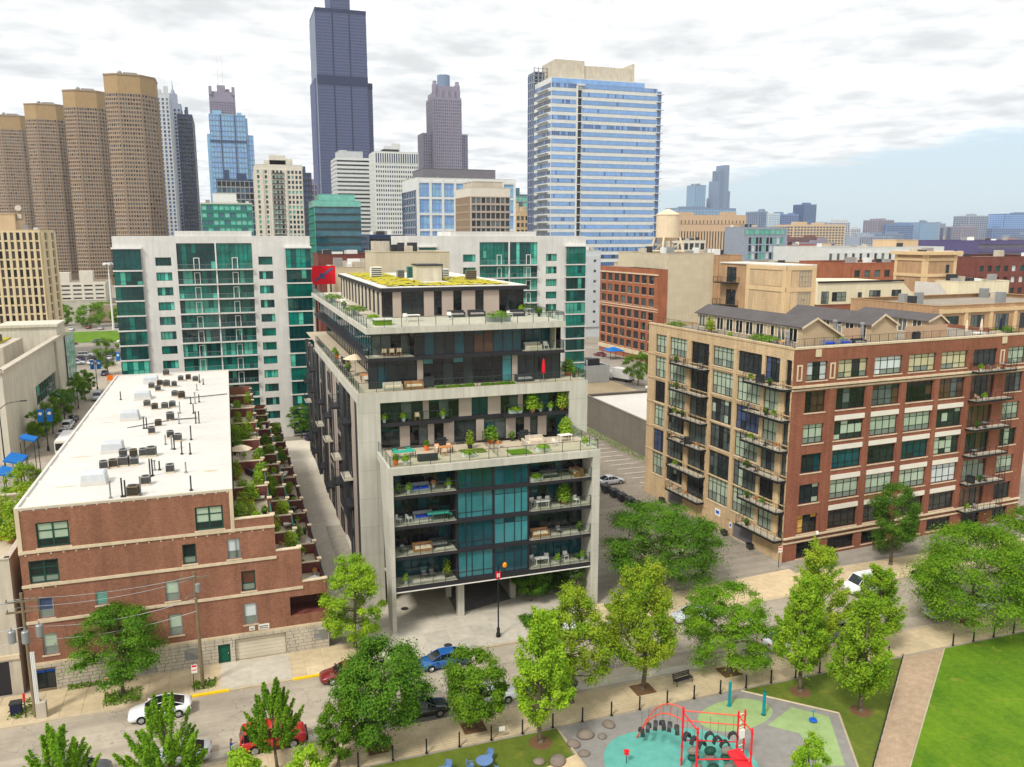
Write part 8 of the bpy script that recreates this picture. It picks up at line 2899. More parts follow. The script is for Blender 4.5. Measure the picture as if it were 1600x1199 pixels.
plank_fence('tan plank privacy fence right of the middle gabled house', 23.4, 31.4, 5.2, 40)
plank_fence('tan plank fence between the first two gabled houses', 14.0, 17.6, 6.6, 18)
for (w, d, h, lb) in ((13.4, 7.6, 2.6, 'silver roof vent stack by the first gabled house'), (15.6, 9.0, 1.8, 'short silver roof vent stack between the gabled houses'), (17.2, 6.6, 2.2, 'silver roof vent stack by the middle gabled house'), (3.2, 5.0, 1.9, 'white chimney pipe on the roof deck corner')):
 p = LRd(w, d, 26.1)
 m_ = MB()
 m_.cyl((0, 0, 0), (0, 0, h), 0.22, n=10)
 m_.cyl((0, 0, h), (0, 0, h + 0.25), 0.34, 0.3, n=10)
 single('vent_stack', m_.mesh('vent_stack', 'metal_grey'), p, 0, lb, 'vent stack', 'vent stacks on the roof deck')
# balcony things on the loft
bk = [('pot_dark', 'flower_pot', 'planter', 'dark potted plant'), ('grill', 'grill', 'grill', 'black barbecue'), ('chair_dark', 'balcony_chair', 'chair', 'dark balcony chair'), ('pot_flower', 'flower_pot', 'planter', 'pot of orange flowers'), ('table_round', 'balcony_table', 'table', 'small round balcony table'), ('pot_lime', 'flower_pot', 'planter', 'lime potted plant'), ('chair_wood', 'balcony_chair', 'chair', 'wooden balcony chair')]
for bi, (F_, u0, u1, z) in enumerate(BALC):
 side_ = ('of the buff side near the far end', 'of the buff side near the street corner')[bi % 2] if bi < 12 else 'of the red front'
 fl = ('top', 'fifth', 'fourth', 'third', 'second', 'lowest')[(bi // 2) if bi < 12 else bi - 12]
 used = set()
 for q in range(rgp.choice((2, 3, 4))):
  kk = rgp.choices(bk, [4, 2, 3, 1, 2, 2, 1])[0]
  if kk[0] in used:
   continue
  used.add(kk[0])
  place(kk[0], kk[1], F_.p(u0 + 0.6 + (u1 - u0 - 1.2) * (q + rgp.random() * 0.6) / 4, z + 0.07, 0.75), rgp.uniform(0, 6.28), kk[3] + ' on the ' + fl + ' balcony ' + side_, kk[2], 'things on the loft balconies', 0.95)
# ------------------------------------------------------------------ vehicles (x forward)
def car_parts(L, Wd, st, gh, belt, roofz, paint, roofmat=None, wheel_r=0.33, wb=0.58, frame=None, suv=False):
 """st: body stations (x fraction, half width fraction, z bottom, z top); gh: cabin stations (x, zlow, ztop, half w low, half w top)"""
 w = Wd / 2
 body = MB()
 rings = []
 for (fx, fw, zb, zt) in st:
  x = fx * L
  h = w * fw
  zm = zb + (zt - zb) * 0.55
  rings.append([(x, -h * 0.86, zb), (x, -h * 0.98, zb + (zt - zb) * 0.22), (x, -h, zm), (x, -h * 0.955, zt - (zt - zb) * 0.12), (x, -h * 0.84, zt),
       (x, h * 0.84, zt), (x, h * 0.955, zt - (zt - zb) * 0.12), (x, h, zm), (x, h * 0.98, zb + (zt - zb) * 0.22), (x, h * 0.86, zb)])
 body.rings(rings)
 glass = MB()
 roof = MB()
 fr = MB()
 for a, b in zip(gh[:-1], gh[1:]):
  la, lb = (a[0] * L, a[1], a[2], a[3] * w, a[4] * w), (b[0] * L, b[1], b[2], b[3] * w, b[4] * w)
  for s in (-1, 1):
   q = [(la[0], s * la[3], la[1]), (lb[0], s * lb[3], lb[1]), (lb[0], s * lb[4], lb[2]), (la[0], s * la[4], la[2])]
   glass.quad(*(q if s > 0 else q[::-1]))
   fr.cyl((la[0], s * la[4], la[2]), (lb[0], s * lb[4], lb[2]), 0.035, n=5)
  top = [(la[0], -la[4], la[2]), (la[0], la[4], la[2]), (lb[0], lb[4], lb[2]), (lb[0], -lb[4], lb[2])]
  if abs(la[2] - lb[2]) > 0.12:
   glass.quad(*top)
  else:
   k = 0.03
   mid = [(la[0], -la[4] * 0.55, la[2] + k), (la[0], la[4] * 0.55, la[2] + k), (lb[0], lb[4] * 0.55, lb[2] + k), (lb[0], -lb[4] * 0.55, lb[2] + k)]
   roof.quad(*mid)
   roof.quad(top[0], mid[0], mid[3], top[3])
   roof.quad(mid[1], top[1], top[2], mid[2])
 for i, g in enumerate(gh):
  if 0 < i < len(gh) - 1:
   for s in (-1, 1):
    fr.cyl((g[0] * L, s * (g[3] * w + 0.005), g[1]), (g[0] * L, s * (g[4] * w + 0.005), g[2]), 0.035, n=5)
 P = [('body', body.mesh('body', paint, None, True), [])]
 seam = MB()
 for fx in (0.14, -0.06, -0.25):
  for s in (-1, 1):
   seam.box(fx * L - 0.008, s * w * 0.985 - 0.006, 0.32, fx * L + 0.008, s * w * 0.985 + 0.016 * s, belt - 0.06)
 hd = MB()
 for fx in (-0.02, -0.22):
  for s in (-1, 1):
   hd.box(fx * L - 0.08, s * w * 0.985 - 0.02, belt - 0.2, fx * L + 0.08, s * w * 0.985 + 0.03 * s, belt - 0.16)
 P[0] = ('body', P[0][1], [('door_seam', seam.mesh('door_seam', 'metal_black')), ('door_handle', hd.mesh('door_handle', 'chrome'))])
 P.append(('window_glass', glass.mesh('window_glass', 'car_glass'), []))
 if roof.f:
  P.append(('roof', roof.mesh('roof', roofmat or paint), []))
 P.append(('window_frame', fr.mesh('window_frame', frame or paint), []))
 for fx in (wb / 2, -wb / 2):
  for s in (-1, 1):
   t = MB()
   c0, c1 = s * (w - 0.2), s * (w + 0.012)
   x = fx * L
   t.cyl((x, c0, wheel_r), (x, c1, wheel_r), wheel_r, n=20)
   r = MB()
   r.cyl((x, c1 - 0.02 * s, wheel_r), (x, c1 + 0.012 * s, wheel_r), wheel_r * 0.64, n=16)
   for q in range(5):
    an = 2 * math.pi * q / 5
    r.cyl((x, c1 + 0.014 * s, wheel_r), (x + math.cos(an) * wheel_r * 0.6, c1 + 0.014 * s, wheel_r + math.sin(an) * wheel_r * 0.6), 0.028, n=4)
   arch = MB()
   pts = []
   n_ = 12
   for q in range(n_):
    a0, a1 = math.pi * q / n_, math.pi * (q + 1) / n_
    R0, R1 = wheel_r * 1.04, wheel_r * 1.17
    arch.quad((x + R0 * math.cos(a0), s * (w + 0.006), wheel_r + R0 * math.sin(a0)), (x + R1 * math.cos(a0), s * (w + 0.006), wheel_r + R1 * math.sin(a0)),
        (x + R1 * math.cos(a1), s * (w + 0.006), wheel_r + R1 * math.sin(a1)), (x + R0 * math.cos(a1), s * (w + 0.006), wheel_r + R0 * math.sin(a1)))
   P.append(('wheel', t.mesh('wheel', 'rubber', None, False), [('rim', r.mesh('rim', 'rim_silver')), ('arch', arch.mesh('arch', 'metal_black'))]))
 zf = st[1][3] - 0.14
 for s in (-1, 1):
  m = MB()
  m.hexa([(L * 0.44, s * w * 0.62 - 0.16, zf - 0.1), (L * 0.497, s * w * 0.6 - 0.16, zf - 0.1), (L * 0.485, s * w * 0.6 + 0.16, zf - 0.1), (L * 0.43, s * w * 0.62 + 0.16, zf - 0.1),
    (L * 0.44, s * w * 0.62 - 0.16, zf + 0.06), (L * 0.49, s * w * 0.6 - 0.16, zf + 0.05), (L * 0.478, s * w * 0.6 + 0.16, zf + 0.05), (L * 0.43, s * w * 0.62 + 0.16, zf + 0.06)])
  P.append(('headlight', m.mesh('headlight', 'lamp_glass'), []))
  m = MB()
  zr = st[-2][3] - 0.2
  m.box(-L * 0.503, s * w * 0.62 - 0.17, zr - 0.08, -L * 0.46, s * w * 0.62 + 0.17, zr + 0.1)
  P.append(('tail_light', m.mesh('tail_light', 'lens_red'), []))
  m = MB()
  m.box(L * 0.17, s * (w + 0.0), belt, L * 0.17 + 0.14, s * (w + 0.18), belt + 0.13)
  P.append(('mirror', m.mesh('mirror', paint), []))
 m = MB()
 m.box(L * 0.49, -w * 0.5, 0.3, L * 0.503, w * 0.5, 0.46)
 P.append(('grille', m.mesh('grille', 'metal_black'), []))
 m = MB()
 m.box(-L * 0.505, -0.26, 0.55, -L * 0.497, 0.26, 0.67)
 P.append(('number_plate', m.mesh('number_plate', 'off_white'), []))
 return P


SEDAN = ([(0.5, 0.74, 0.34, 0.58), (0.475, 0.88, 0.24, 0.68), (0.4, 0.97, 0.2, 0.78), (0.22, 1.0, 0.2, 0.92), (0.0, 1.0, 0.2, 0.95), (-0.25, 1.0, 0.2, 0.98), (-0.42, 0.97, 0.22, 1.0), (-0.48, 0.9, 0.3, 0.94), (-0.5, 0.76, 0.4, 0.82)],
   [(0.24, 0.9, 0.92, 0.84, 0.82), (0.07, 0.93, 1.38, 0.88, 0.68), (-0.05, 0.94, 1.44, 0.88, 0.68), (-0.18, 0.96, 1.40, 0.88, 0.68), (-0.39, 0.99, 1.02, 0.82, 0.74)])
HATCH = ([(0.5, 0.74, 0.34, 0.60), (0.475, 0.88, 0.24, 0.72), (0.4, 0.97, 0.2, 0.84), (0.25, 1.0, 0.2, 0.96), (0.0, 1.0, 0.2, 0.98), (-0.25, 1.0, 0.2, 1.02), (-0.42, 0.97, 0.22, 1.06), (-0.485, 0.9, 0.3, 1.04), (-0.5, 0.78, 0.4, 0.9)],
   [(0.29, 0.94, 0.96, 0.84, 0.82), (0.08, 0.97, 1.44, 0.88, 0.68), (-0.06, 0.98, 1.49, 0.88, 0.68), (-0.24, 1.0, 1.46, 0.88, 0.66), (-0.46, 1.05, 1.16, 0.8, 0.68)])
SUV = ([(0.5, 0.82, 0.42, 0.80), (0.48, 0.93, 0.32, 0.98), (0.42, 0.99, 0.28, 1.06), (0.25, 1.0, 0.28, 1.12), (0.0, 1.0, 0.28, 1.14), (-0.25, 1.0, 0.28, 1.15), (-0.44, 0.99, 0.3, 1.16), (-0.49, 0.95, 0.36, 1.12), (-0.5, 0.9, 0.45, 1.0)],
    [(0.24, 1.10, 1.12, 0.86, 0.84), (0.13, 1.12, 1.72, 0.9, 0.74), (-0.03, 1.13, 1.78, 0.9, 0.75), (-0.22, 1.14, 1.78, 0.9, 0.75), (-0.44, 1.15, 1.72, 0.9, 0.74), (-0.485, 1.15, 1.2, 0.86, 0.8)])
VAN = ([(0.5, 0.82, 0.4, 0.85), (0.48, 0.92, 0.32, 1.05), (0.40, 0.98, 0.3, 1.2), (0.33, 1.0, 0.3, 1.28), (0.0, 1.0, 0.3, 1.3), (-0.3, 1.0, 0.3, 1.3), (-0.47, 1.0, 0.32, 1.3), (-0.495, 0.98, 0.4, 1.28), (-0.5, 0.95, 0.5, 1.1)],
    [(0.36, 1.22, 1.24, 0.88, 0.86), (0.24, 1.28, 2.0, 0.95, 0.84), (0.12, 1.29, 2.05, 0.95, 0.85), (-0.49, 1.29, 2.05, 0.95, 0.85), (-0.497, 1.29, 1.95, 0.95, 0.84)])
_CK = {}


def car(kind, paint, label, x, y, rz, group=None, name='parked_car', roofmat=None, z=0.008, cat='car', sc=1.0):
 key = kind + paint + str(roofmat)
 if key not in KITS:
  L, Wd, (st, gh), belt, wr, suv = {'sedan': (4.75, 1.85, SEDAN, 0.94, 0.33, 0), 'hatch': (4.5, 1.78, HATCH, 0.98, 0.32, 0), 'suv': (4.8, 1.95, SUV, 1.13, 0.39, 1), 'van': (5.4, 2.0, VAN, 1.28, 0.36, 1)}[kind]
  KITS[key] = car_parts(L, Wd, st, gh, belt, 1.4, 'paint_' + paint, roofmat, wr, 0.58, None, suv)
 return place(key, name, (x, y, z), rz, label, cat, group, sc)


PI = math.pi
NC = 'cars on the street by the park'
car('sedan', 'white', 'white sedan with a black glass roof driving before the brick building', -7.4, 70.0, PI + 0.03, NC, 'car', 'car_glass', sc=1.04)
car('hatch', 'blue', 'blue hatchback beside the pale forecourt', 17.2, 70.2, PI + 0.02, NC)
car('suv', 'white', 'white crossover parked right of the black lamp post', 29.2, 70.7, PI, NC, sc=0.95)
car('sedan', 'maroon', 'dark red sedan half hidden behind the big dark tree', 8.3, 70.9, PI, NC)
car('sedan', 'black', 'black sedan parked beside the big dark tree', 13.5, 62.9, 0.03, NC)
car('sedan', 'white', 'white sedan hidden behind the medium dark tree', 19.6, 63.0, 0.02, NC)
car('sedan', 'navy', 'navy sedan whose tail shows right of the tall lime tree', 25.2, 62.9, PI, NC)
car('sedan', 'silver', 'silver sedan whose end shows below the feathery young tree', -5.6, 62.8, PI, NC)
car('hatch', 'grey', 'dark hatchback behind the bottom left young tree', -12.6, 62.9, 0, NC)
car('sedan', 'grey', 'grey sedan parked behind the orange tinged maple', 36.4, 70.9, PI, NC)
car('sedan', 'silver', 'silver sedan parked behind the flat layered pale tree', 44.6, 70.9, PI, NC)
car('sedan', 'white', 'white sedan showing left of the playground corner tree', 50.2, 62.9, 0, NC)
car('suv', 'grey', 'grey crossover showing between the two pointed lime trees', 56.2, 62.9, 0, NC)
car('sedan', 'silver', 'silver sedan under the very wide layered tree', 70.4, 63.0, 0, NC)
car('sedan', 'white', 'white sedan farther right under the wide layered trees', 76.4, 63.0, 0, NC)
car('suv', 'black', 'black crossover by the pavement near the red brick wall', 76.8, 70.9, PI, NC)
car('van', 'white', 'white delivery van parked in front of the red brick building', 67.0, 70.7, PI + 0.02, NC, 'delivery_van', cat='van')
# red off-road vehicle with dark bumpers
t = car('suv', 'red', 'boxy red off road vehicle behind a feathery young tree', 1.4, 62.6, 0.02, NC, sc=1.05)
m_ = MB()
m_.box(3.62, 61.75, 0.42, 4.05, 63.45, 0.78)
m_.build('bumper', 'metal_black', t)
# lot and street cars
car('sedan', 'silver', 'silver sedan crossing the lot behind the condominium', 57.4, 117.6, 0.1)
car('sedan', 'navy', 'dark sedan at the far end of the condominium alley', 15.0, 163.6, 0.05)
LG = 'vehicles on the school street'
car('van', 'silver', 'silver van driving on the school street', -31.8, 222.5, -PI / 2, LG, 'van', cat='van')
car('sedan', 'silver', 'silver sedan parked near the bus', -33.2, 184.0, PI / 2, LG)
car('suv', 'white', 'white crossover parked between sedans on the school street', -33.3, 190.6, PI / 2, LG)
car('sedan', 'black', 'black sedan parked ahead of the white crossover', -33.4, 197.2, PI / 2, LG)
car('sedan', 'navy', 'navy car driving at the far crossing', -35.0, 262.0, PI / 2, LG)
for i in range(9):
 car('sedan' if i % 3 else 'suv', ('silver', 'white', 'grey', 'navy', 'black')[i % 5], 'small ' + ('silver', 'white', 'grey', 'navy', 'black')[i % 5] + (' car' if i % 3 else ' crossover') + ' in the ' + ('nearest', 'middle', 'farthest')[i // 3] + ' row at the far crossing', -46 + (i % 3) * 4.2, 286 + (i // 3) * 9, PI / 2 if i % 2 else 0.1, 'cars at the far crossing')
for i in (4, 5, 6):
 car('sedan', ('silver', 'black', 'white', 'navy', 'maroon', 'grey', 'white')[i], ('tiny maroon car', 'tiny grey car', 'tiny white car')[i - 4] + ' on the expressway by the green', -92 + i * 9, 340 + (i % 2) * 3.5, 0, 'cars on the expressway')
for i, c in enumerate(('silver', 'white', 'black', 'grey', 'white', 'maroon', 'silver', 'navy')):
 if i < 4:
  continue
 car('sedan', c, 'tiny ' + c + ' car parked beyond the expressway green', -86 + i * 5.6, 392 + (i % 2) * 6, PI / 2, 'cars parked beyond the green')
car('sedan', 'maroon', 'dark red car on the street behind the gravel lot', 117.0, 250, 2.0)
car('sedan', 'white', 'white car beside the tree behind the gravel lot', 104.8, 190.5, 0.3)
# white box truck
t = thing('box_truck', 'white box truck parked by the bright tree behind the gravel lot', 'truck', (102.2, 205, 0), R(112))
M_ = WM[t]


def loc_box(parent, name, mat, *bx):
 m = MB()
 m.box(*bx)
 m.v = [tuple(M_ @ Vector(p)) for p in m.v]
 return m.build(name, mat, parent)


loc_box(t, 'cargo_box', 'metal_white', -4.6, -1.2, 0.9, 2.0, 1.2, 3.6)
loc_box(t, 'cab', 'paint_white', 2.05, -1.1, 0.5, 4.0, 1.1, 2.5)
loc_box(t, 'windscreen', 'car_glass', 3.6, -1.0, 1.5, 4.02, 1.0, 2.35)
loc_box(t, 'chassis', 'metal_black', -4.5, -1.0, 0.45, 2.0, 1.0, 0.9)
for x in (-3.2, 3.0):
 for s in (-1, 1):
  m = MB()
  m.cyl((x, s * 0.85, 0.45), (x, s * 1.15, 0.45), 0.45, n=16)
  m.v = [tuple(M_ @ Vector(p)) for p in m.v]
  m.build('wheel', 'rubber', t)
# bus
t = thing('shuttle_bus', 'cream shuttle bus parked beside the long white roof', 'bus', (-30.2, 169.5, 0), R(-90))
M_ = WM[t]
loc_box(t, 'body', 'paint_cream', -4.6, -1.25, 0.45, 4.4, 1.25, 2.95)
loc_box(t, 'roof', 'metal_white', -4.5, -1.15, 2.95, 4.2, 1.15, 3.1)
loc_box(t, 'windscreen', 'car_glass', 4.38, -1.1, 1.3, 4.43, 1.1, 2.6)
for k in range(6):
 for s in (-1, 1):
  loc_box(t, 'side_window', 'car_glass', -4.2 + k * 1.4, s * 1.24 - 0.02, 1.5, -3.0 + k * 1.4, s * 1.24 + 0.02, 2.5)
loc_box(t, 'bumper', 'metal_black', 4.4, -1.2, 0.4, 4.6, 1.2, 0.8)
for x in (-3.0, 3.0):
 for s in (-1, 1):
  m = MB()
  m.cyl((x, s * 0.95, 0.45), (x, s * 1.27, 0.45), 0.45, n=16)
  m.v = [tuple(M_ @ Vector(p)) for p in m.v]
  m.build('wheel', 'rubber', t)
# wheeled bins in the lot
a = MB()
a.hexa([(-0.7, -0.45, 0.15), (0.7, -0.45, 0.15), (0.7, 0.45, 0.15), (-0.7, 0.45, 0.15), (-0.85, -0.6, 1.15), (0.85, -0.6, 1.15), (0.85, 0.6, 1.15), (-0.85, 0.6, 1.15)])
b = MB()
b.hexa([(-0.88, -0.62, 1.16), (0.88, -0.62, 1.16), (0.88, 0.62, 1.2), (-0.88, 0.62, 1.2), (-0.86, -0.6, 1.22), (0.86, -0.6, 1.22), (0.86, 0.6, 1.3), (-0.86, 0.6, 1.3)])
c = MB()
for sx in (-0.6, 0.6):
 for sy in (-0.35, 0.35):
  c.cyl((sx, sy - 0.04, 0.09), (sx, sy + 0.04, 0.09), 0.09, n=8)
KITS['bin'] = [('container', a.mesh('container', 'metal_dark'), []), ('lid', b.mesh('lid', 'metal_black'), []), ('wheel', c.mesh('wheel', 'rubber'), [])]
for i, (x, y) in enumerate(((54.6, 113.6), (54.9, 111.2), (55.1, 108.9), (55.3, 106.7), (55.5, 104.4))):
 place('bin', 'waste_container', (x, y, 0.008), 1.5, ('dark waste container next to the silver sedan', 'second dark waste container from the silver sedan', 'middle dark waste container of the row of five', 'fourth dark waste container from the silver sedan', 'dark waste container nearest the wide tree')[i], 'waste container', 'waste containers in the lot')

# ------------------------------------------------------------------ street furniture
t = thing('street_lamp', 'black lamp post with an amber lantern on the pale forecourt', 'street lamp', (23.85, 73.7, 0.13))
m = MB()
m.lathe((23.85, 73.7, 0.13), [(0.24, 0), (0.24, 0.35), (0.15, 0.5), (0.17, 0.9), (0.08, 1.05), (0.065, 7.4)], 12)
m.build('post', 'metal_black', t)
m = MB()
m.tube([(23.85, 73.7, 7.5), (23.85, 73.3, 7.9), (24.3, 73.3, 8.1)], 0.05)
m.cyl((23.85, 73.7, 7.3), (23.85, 73.7, 7.6), 0.1, n=8)
m.build('arm', 'metal_black', t)
m = MB()
m.lathe((24.4, 73.3, 7.6), [(0.1, 0), (0.22, 0.12), (0.22, 0.4), (0.08, 0.52)], 12)
m.build('lantern', 'lens_amber', t)
m = MB()
m.box(23.6, 73.66, 6.3, 24.1, 73.7, 7.1)
bn = m.build('banner', 'red_fabric', t)
m = MB()
m.box(23.72, 73.64, 6.5, 23.98, 73.66, 6.9)
m.build('banner_mark', 'off_white', bn)


def slim_lamp(label, x, y, h, z=0.13, group=None):
 t = thing('slim_lamp', label, 'street lamp', (x, y, z), 0, group)
 m = MB()
 m.lathe((x, y, z), [(0.14, 0), (0.14, 0.25), (0.06, 0.4), (0.05, h)], 8)
 m.build('post', 'metal_black', t)
 m = MB()
 m.lathe((x, y, z + h), [(0.06, 0), (0.17, 0.1), (0.17, 0.38), (0.05, 0.5)], 10)
 m.build('lantern', 'lamp_glass', t)


slim_lamp('slim black lamp with a pale lantern before the red brick corner', 65.0, 77.0, 4.6)
# sign posts
def sign_post(label, x, y, h, w, col, rz=0.0, txt=True):
 t = thing('sign_post', label, 'sign', (x, y, 0.12))
 m = MB()
 m.box(x - 0.03, y - 0.03, 0.12, x + 0.03, y + 0.03, 0.12 + h)
 m.build('post', 'metal_dark', t)
 m = MB()
 m.box(x - w / 2 + 0.12, y - 0.06, h - 0.75, x + w / 2 + 0.12, y - 0.04, h + 0.05)
 p = m.build('plate', 'off_white', t)
 m = MB()
 m.box(x - w / 2 + 0.17, y - 0.066, h - 0.18, x + w / 2 + 0.07, y - 0.06, h)
 m.box(x - w / 2 + 0.17, y - 0.066, h - 0.5, x + w / 2 + 0.07, y - 0.06, h - 0.42)
 m.build('print', col, p)


sign_post('white and red parking sign beside the spreading tree', -11.9, 72.8, 2.7, 0.5, 'red_fabric')
sign_post('white parking sign with a red top by the wooden pole', -4.8, 72.7, 2.7, 0.5, 'red_fabric')
sign_post('white sign at the corner of the red brick building', 61.6, 79.4, 2.8, 0.6, 'red_fabric')
sign_post('small blue and white sign near the white van', 62.2, 73.2, 2.8, 0.5, 'blue_paint')


def util_pole(label, x, y, h, arms):
 t = thing('utility_pole', label, 'pole', (x, y, 0.1))
 m = MB()
 m.cyl((x, y, 0), (x - 0.1, y, h), 0.17, 0.11, n=10)
 m.build('pole', 'wood_pole', t)
 m = MB()
 for z in arms:
  m.box(x - 1.3, y - 0.08, z, x + 1.1, y + 0.08, z + 0.14)
  for dx in (-1.2, -0.6, 0.5, 1.0):
   m.cyl((x + dx, y, z + 0.14), (x + dx, y, z + 0.36), 0.05, n=6)
 m.build('cross_arm', 'wood_pole', t)
 return t


t = util_pole('tall wooden pole with three grey transformers at the left edge', -17.3, 73.0, 11.2, (10.4, 9.5))
for (dx, dy, z) in ((-1.0, -0.3, 7.1), (0.0, -0.45, 7.0), (1.0, -0.2, 7.3)):
 m = MB()
 m.lathe((-17.3 + dx, 73.0 + dy, z), [(0.26, 0), (0.3, 0.05), (0.3, 1.0), (0.22, 1.08)], 12)
 m.cyl((-17.3 + dx, 73.0 + dy, z + 1.08), (-17.3 + dx, 73.0 + dy, z + 1.35), 0.05, n=6)
 m.build('transformer', 'metal_grey', t)
m = MB()
for dx in (0.14, 0.26, 0.38):
 m.cyl((-17.3 + dx, 72.85, 0.1), (-17.3 + dx, 72.85, 6.0), 0.055, n=8)
m.build('conduit', 'metal_white', t)
m = MB()
m.box(-17.15, 72.5, 0.1, -16.4, 73.1, 1.5)
m.build('base_cabinet', 'limestone_grey', t)
t = util_pole('slim wooden pole beside the yellow kerb', -4.1, 73.5, 11.0, (10.4,))
m = MB()
m.lathe((-3.95, 73.3, 9.2), [(0.2, 0), (0.22, 0.05), (0.22, 0.75), (0.12, 0.8)], 10)
m.build('transformer', 'metal_grey', t)
m = MB()
m.tube([(-4.1, 73.5, 8.9), (-4.7, 72.2, 9.4), (-4.9, 71.6, 9.4)], 0.04)
m.build('lamp_arm', 'metal_grey', t)
WIRES = iter(('topmost overhead wire on the cross arms', 'second overhead wire from the top', 'sagging service wire crossing the spreading tree', 'lowest overhead wire between the poles', 'long wire leaving the left pole towards the camera', 'wire leaving the left pole along the street'))
for (z0, z1, y, dz) in ((10.7, 10.7, 73.0, 0.4), (9.9, 10.4, 73.2, 0.5), (8.2, 8.6, 73.1, 0.7), (7.0, 7.4, 73.1, 0.6)):
 m = MB()
 pts = []
 for k in range(13):
  f = k / 12
  pts.append((-60 + f * 43 if False else -17.3 + f * 13.2, y + f * 0.3, z0 + (z1 - z0) * f - dz * 4 * f * (1 - f)))
 m.tube(pts, 0.022, 4)
 pts = []
 for k in range(9):
  f = k / 8
  pts.append((-17.3 - f * 25, y, z0 - dz * 4 * f * (1 - f)))
 m.tube(pts, 0.022, 4)
 tag(m.build('overhead_wire', 'metal_grey'), next(WIRES), 'wire', 'overhead wires')
for (x1, y1, z1) in ((-60, 60, 9.5), (-50, 66, 10)):
 m = MB()
 m.cyl((-17.3, 73, 10.6), (x1, y1, z1), 0.02, n=4)
 tag(m.build('overhead_wire', 'metal_grey'), next(WIRES), 'wire', 'overhead wires')
# mail box, red post, debris at the left edge
t = thing('storage_box', 'dark blue kerbside box at the left edge', 'storage box', (-18.9, 73.9, 0.12))
m = MB()
m.box(-19.3, 73.6, 0.12, -18.5, 74.2, 1.15)
m.build('box', 'navy_fabric', t)
m = MB()
m.box(-19.35, 73.55, 1.15, -18.45, 74.25, 1.28)
m.build('lid', 'metal_dark', t)
t = thing('marker_post', 'short red topped marker post by the dark kerbside box', 'post', (-18.1, 73.3, 0.12))
m = MB()
m.cyl((-18.1, 73.3, 0.12), (-18.1, 73.3, 1.5), 0.05, n=8)
m.build('post', 'metal_dark', t)
m = MB()
m.cyl((-18.1, 73.3, 1.5), (-18.1, 73.3, 2.2), 0.1, n=8)
m.build('cap', 'red_paint', t)
# weeds along the kerb
for (x0, x1, y0, y1, n, sd) in ((-15.5, -10.0, 76.6, 77.2, 260, 1), (-12.2, -9.2, 72.6, 74.8, 420, 2), (-5.0, -3.0, 72.9, 74.2, 260, 3), (-19.5, -17.6, 73.0, 76, 200, 4), (68.0, 70.2, 120, 158, 900, 5)):
 rs = np.random.RandomState(sd)
 C_ = np.stack([rs.uniform(x0, x1, n), rs.uniform(y0, y1, n), 0.13 + rs.uniform(0, 0.35, n)], 1)
 nn = rs.normal(size=(n, 3)) + np.array([0, 0, 0.7])
 nn /= np.linalg.norm(nn, axis=1)[:, None]
 o = bpy.data.objects.new('weeds', leaf_mesh('weeds', C_, nn, rs.uniform(0.15, 0.3, n), rs.uniform(0, 1, n), 'leaf_mid'))
 COL.objects.link(o)
 tag(o, ('weeds at the foot of the brick wall', 'weeds round the spreading tree trunk', 'weeds at the foot of the slim pole', 'weeds by the dark kerbside box', 'weeds along the grey block wall')[sd - 1], 'weeds', None, 'stuff')
# low hedge under the condominium right corner and planting strips
for (x0, x1, y0, y1, n, sd, zt, lb, mt) in ((27.0, 31.5, 74.0, 76.8, 1500, 11, 0.5, 'dark low hedge bed by the white crossover', 'leaf_dark'), (30.5, 35.5, 81.0, 86.0, 2200, 12, 1.2, 'dark shrub bed under the condominium', 'leaf_dark'), (36.8, 42.0, 73.5, 76.5, 1800, 13, 0.4, 'grass bed behind the orange tinged maple', 'leaf_mid'), (66.0, 69.0, 77.5, 79.5, 900, 14, 1.5, 'green shrub at the red brick wall', 'leaf_mid'), (76.5, 80.5, 78.5, 80.5, 900, 15, 1.3, 'green shrubs beside the dark narrow tree', 'leaf_mid')):
 rs = np.random.RandomState(sd)
 C_ = np.stack([rs.uniform(x0, x1, n), rs.uniform(y0, y1, n), 0.13 + zt * rs.uniform(0, 1, n) ** 0.6], 1)
 nn = rs.normal(size=(n, 3)) * 0.6 + np.array([0, 0, 0.8])
 nn /= np.linalg.norm(nn, axis=1)[:, None]
 o = bpy.data.objects.new('shrub_bed', leaf_mesh('shrub_bed', C_, nn, rs.uniform(0.15, 0.32, n), rs.uniform(0, 1, n), mt))
 COL.objects.link(o)
 tag(o, lb, 'shrubs', None, 'stuff')
# bench
t = thing('park_bench', 'slatted metal bench between the maple and the layered tree', 'bench', (36.9, 59.95, 0.12), R(8))
M_ = WM[t]


def locm(parent, name, mat, m):
 m.v = [tuple(M_ @ Vector(p)) for p in m.v]
 return m.build(name, mat, parent)


for k in range(4):
 m = MB()
 m.box(-0.95, -0.25 + k * 0.13, 0.42, 0.95, -0.15 + k * 0.13, 0.46)
 locm(t, 'seat_slat', 'metal_dark', m)
for k in range(3):
 m = MB()
 m.box(-0.95, 0.27 + k * 0.03, 0.54 + k * 0.14, 0.95, 0.30 + k * 0.03, 0.64 + k * 0.14)
 locm(t, 'back_slat', 'metal_dark', m)
for x in (-0.85, 0.85):
 m = MB()
 m.tube([(x, -0.28, 0), (x, -0.26, 0.6), (x, 0.28, 0.62)], 0.03)
 m.tube([(x, 0.24, 0), (x, 0.28, 0.5), (x, 0.36, 0.98)], 0.03)
 locm(t, 'leg', 'metal_black', m)
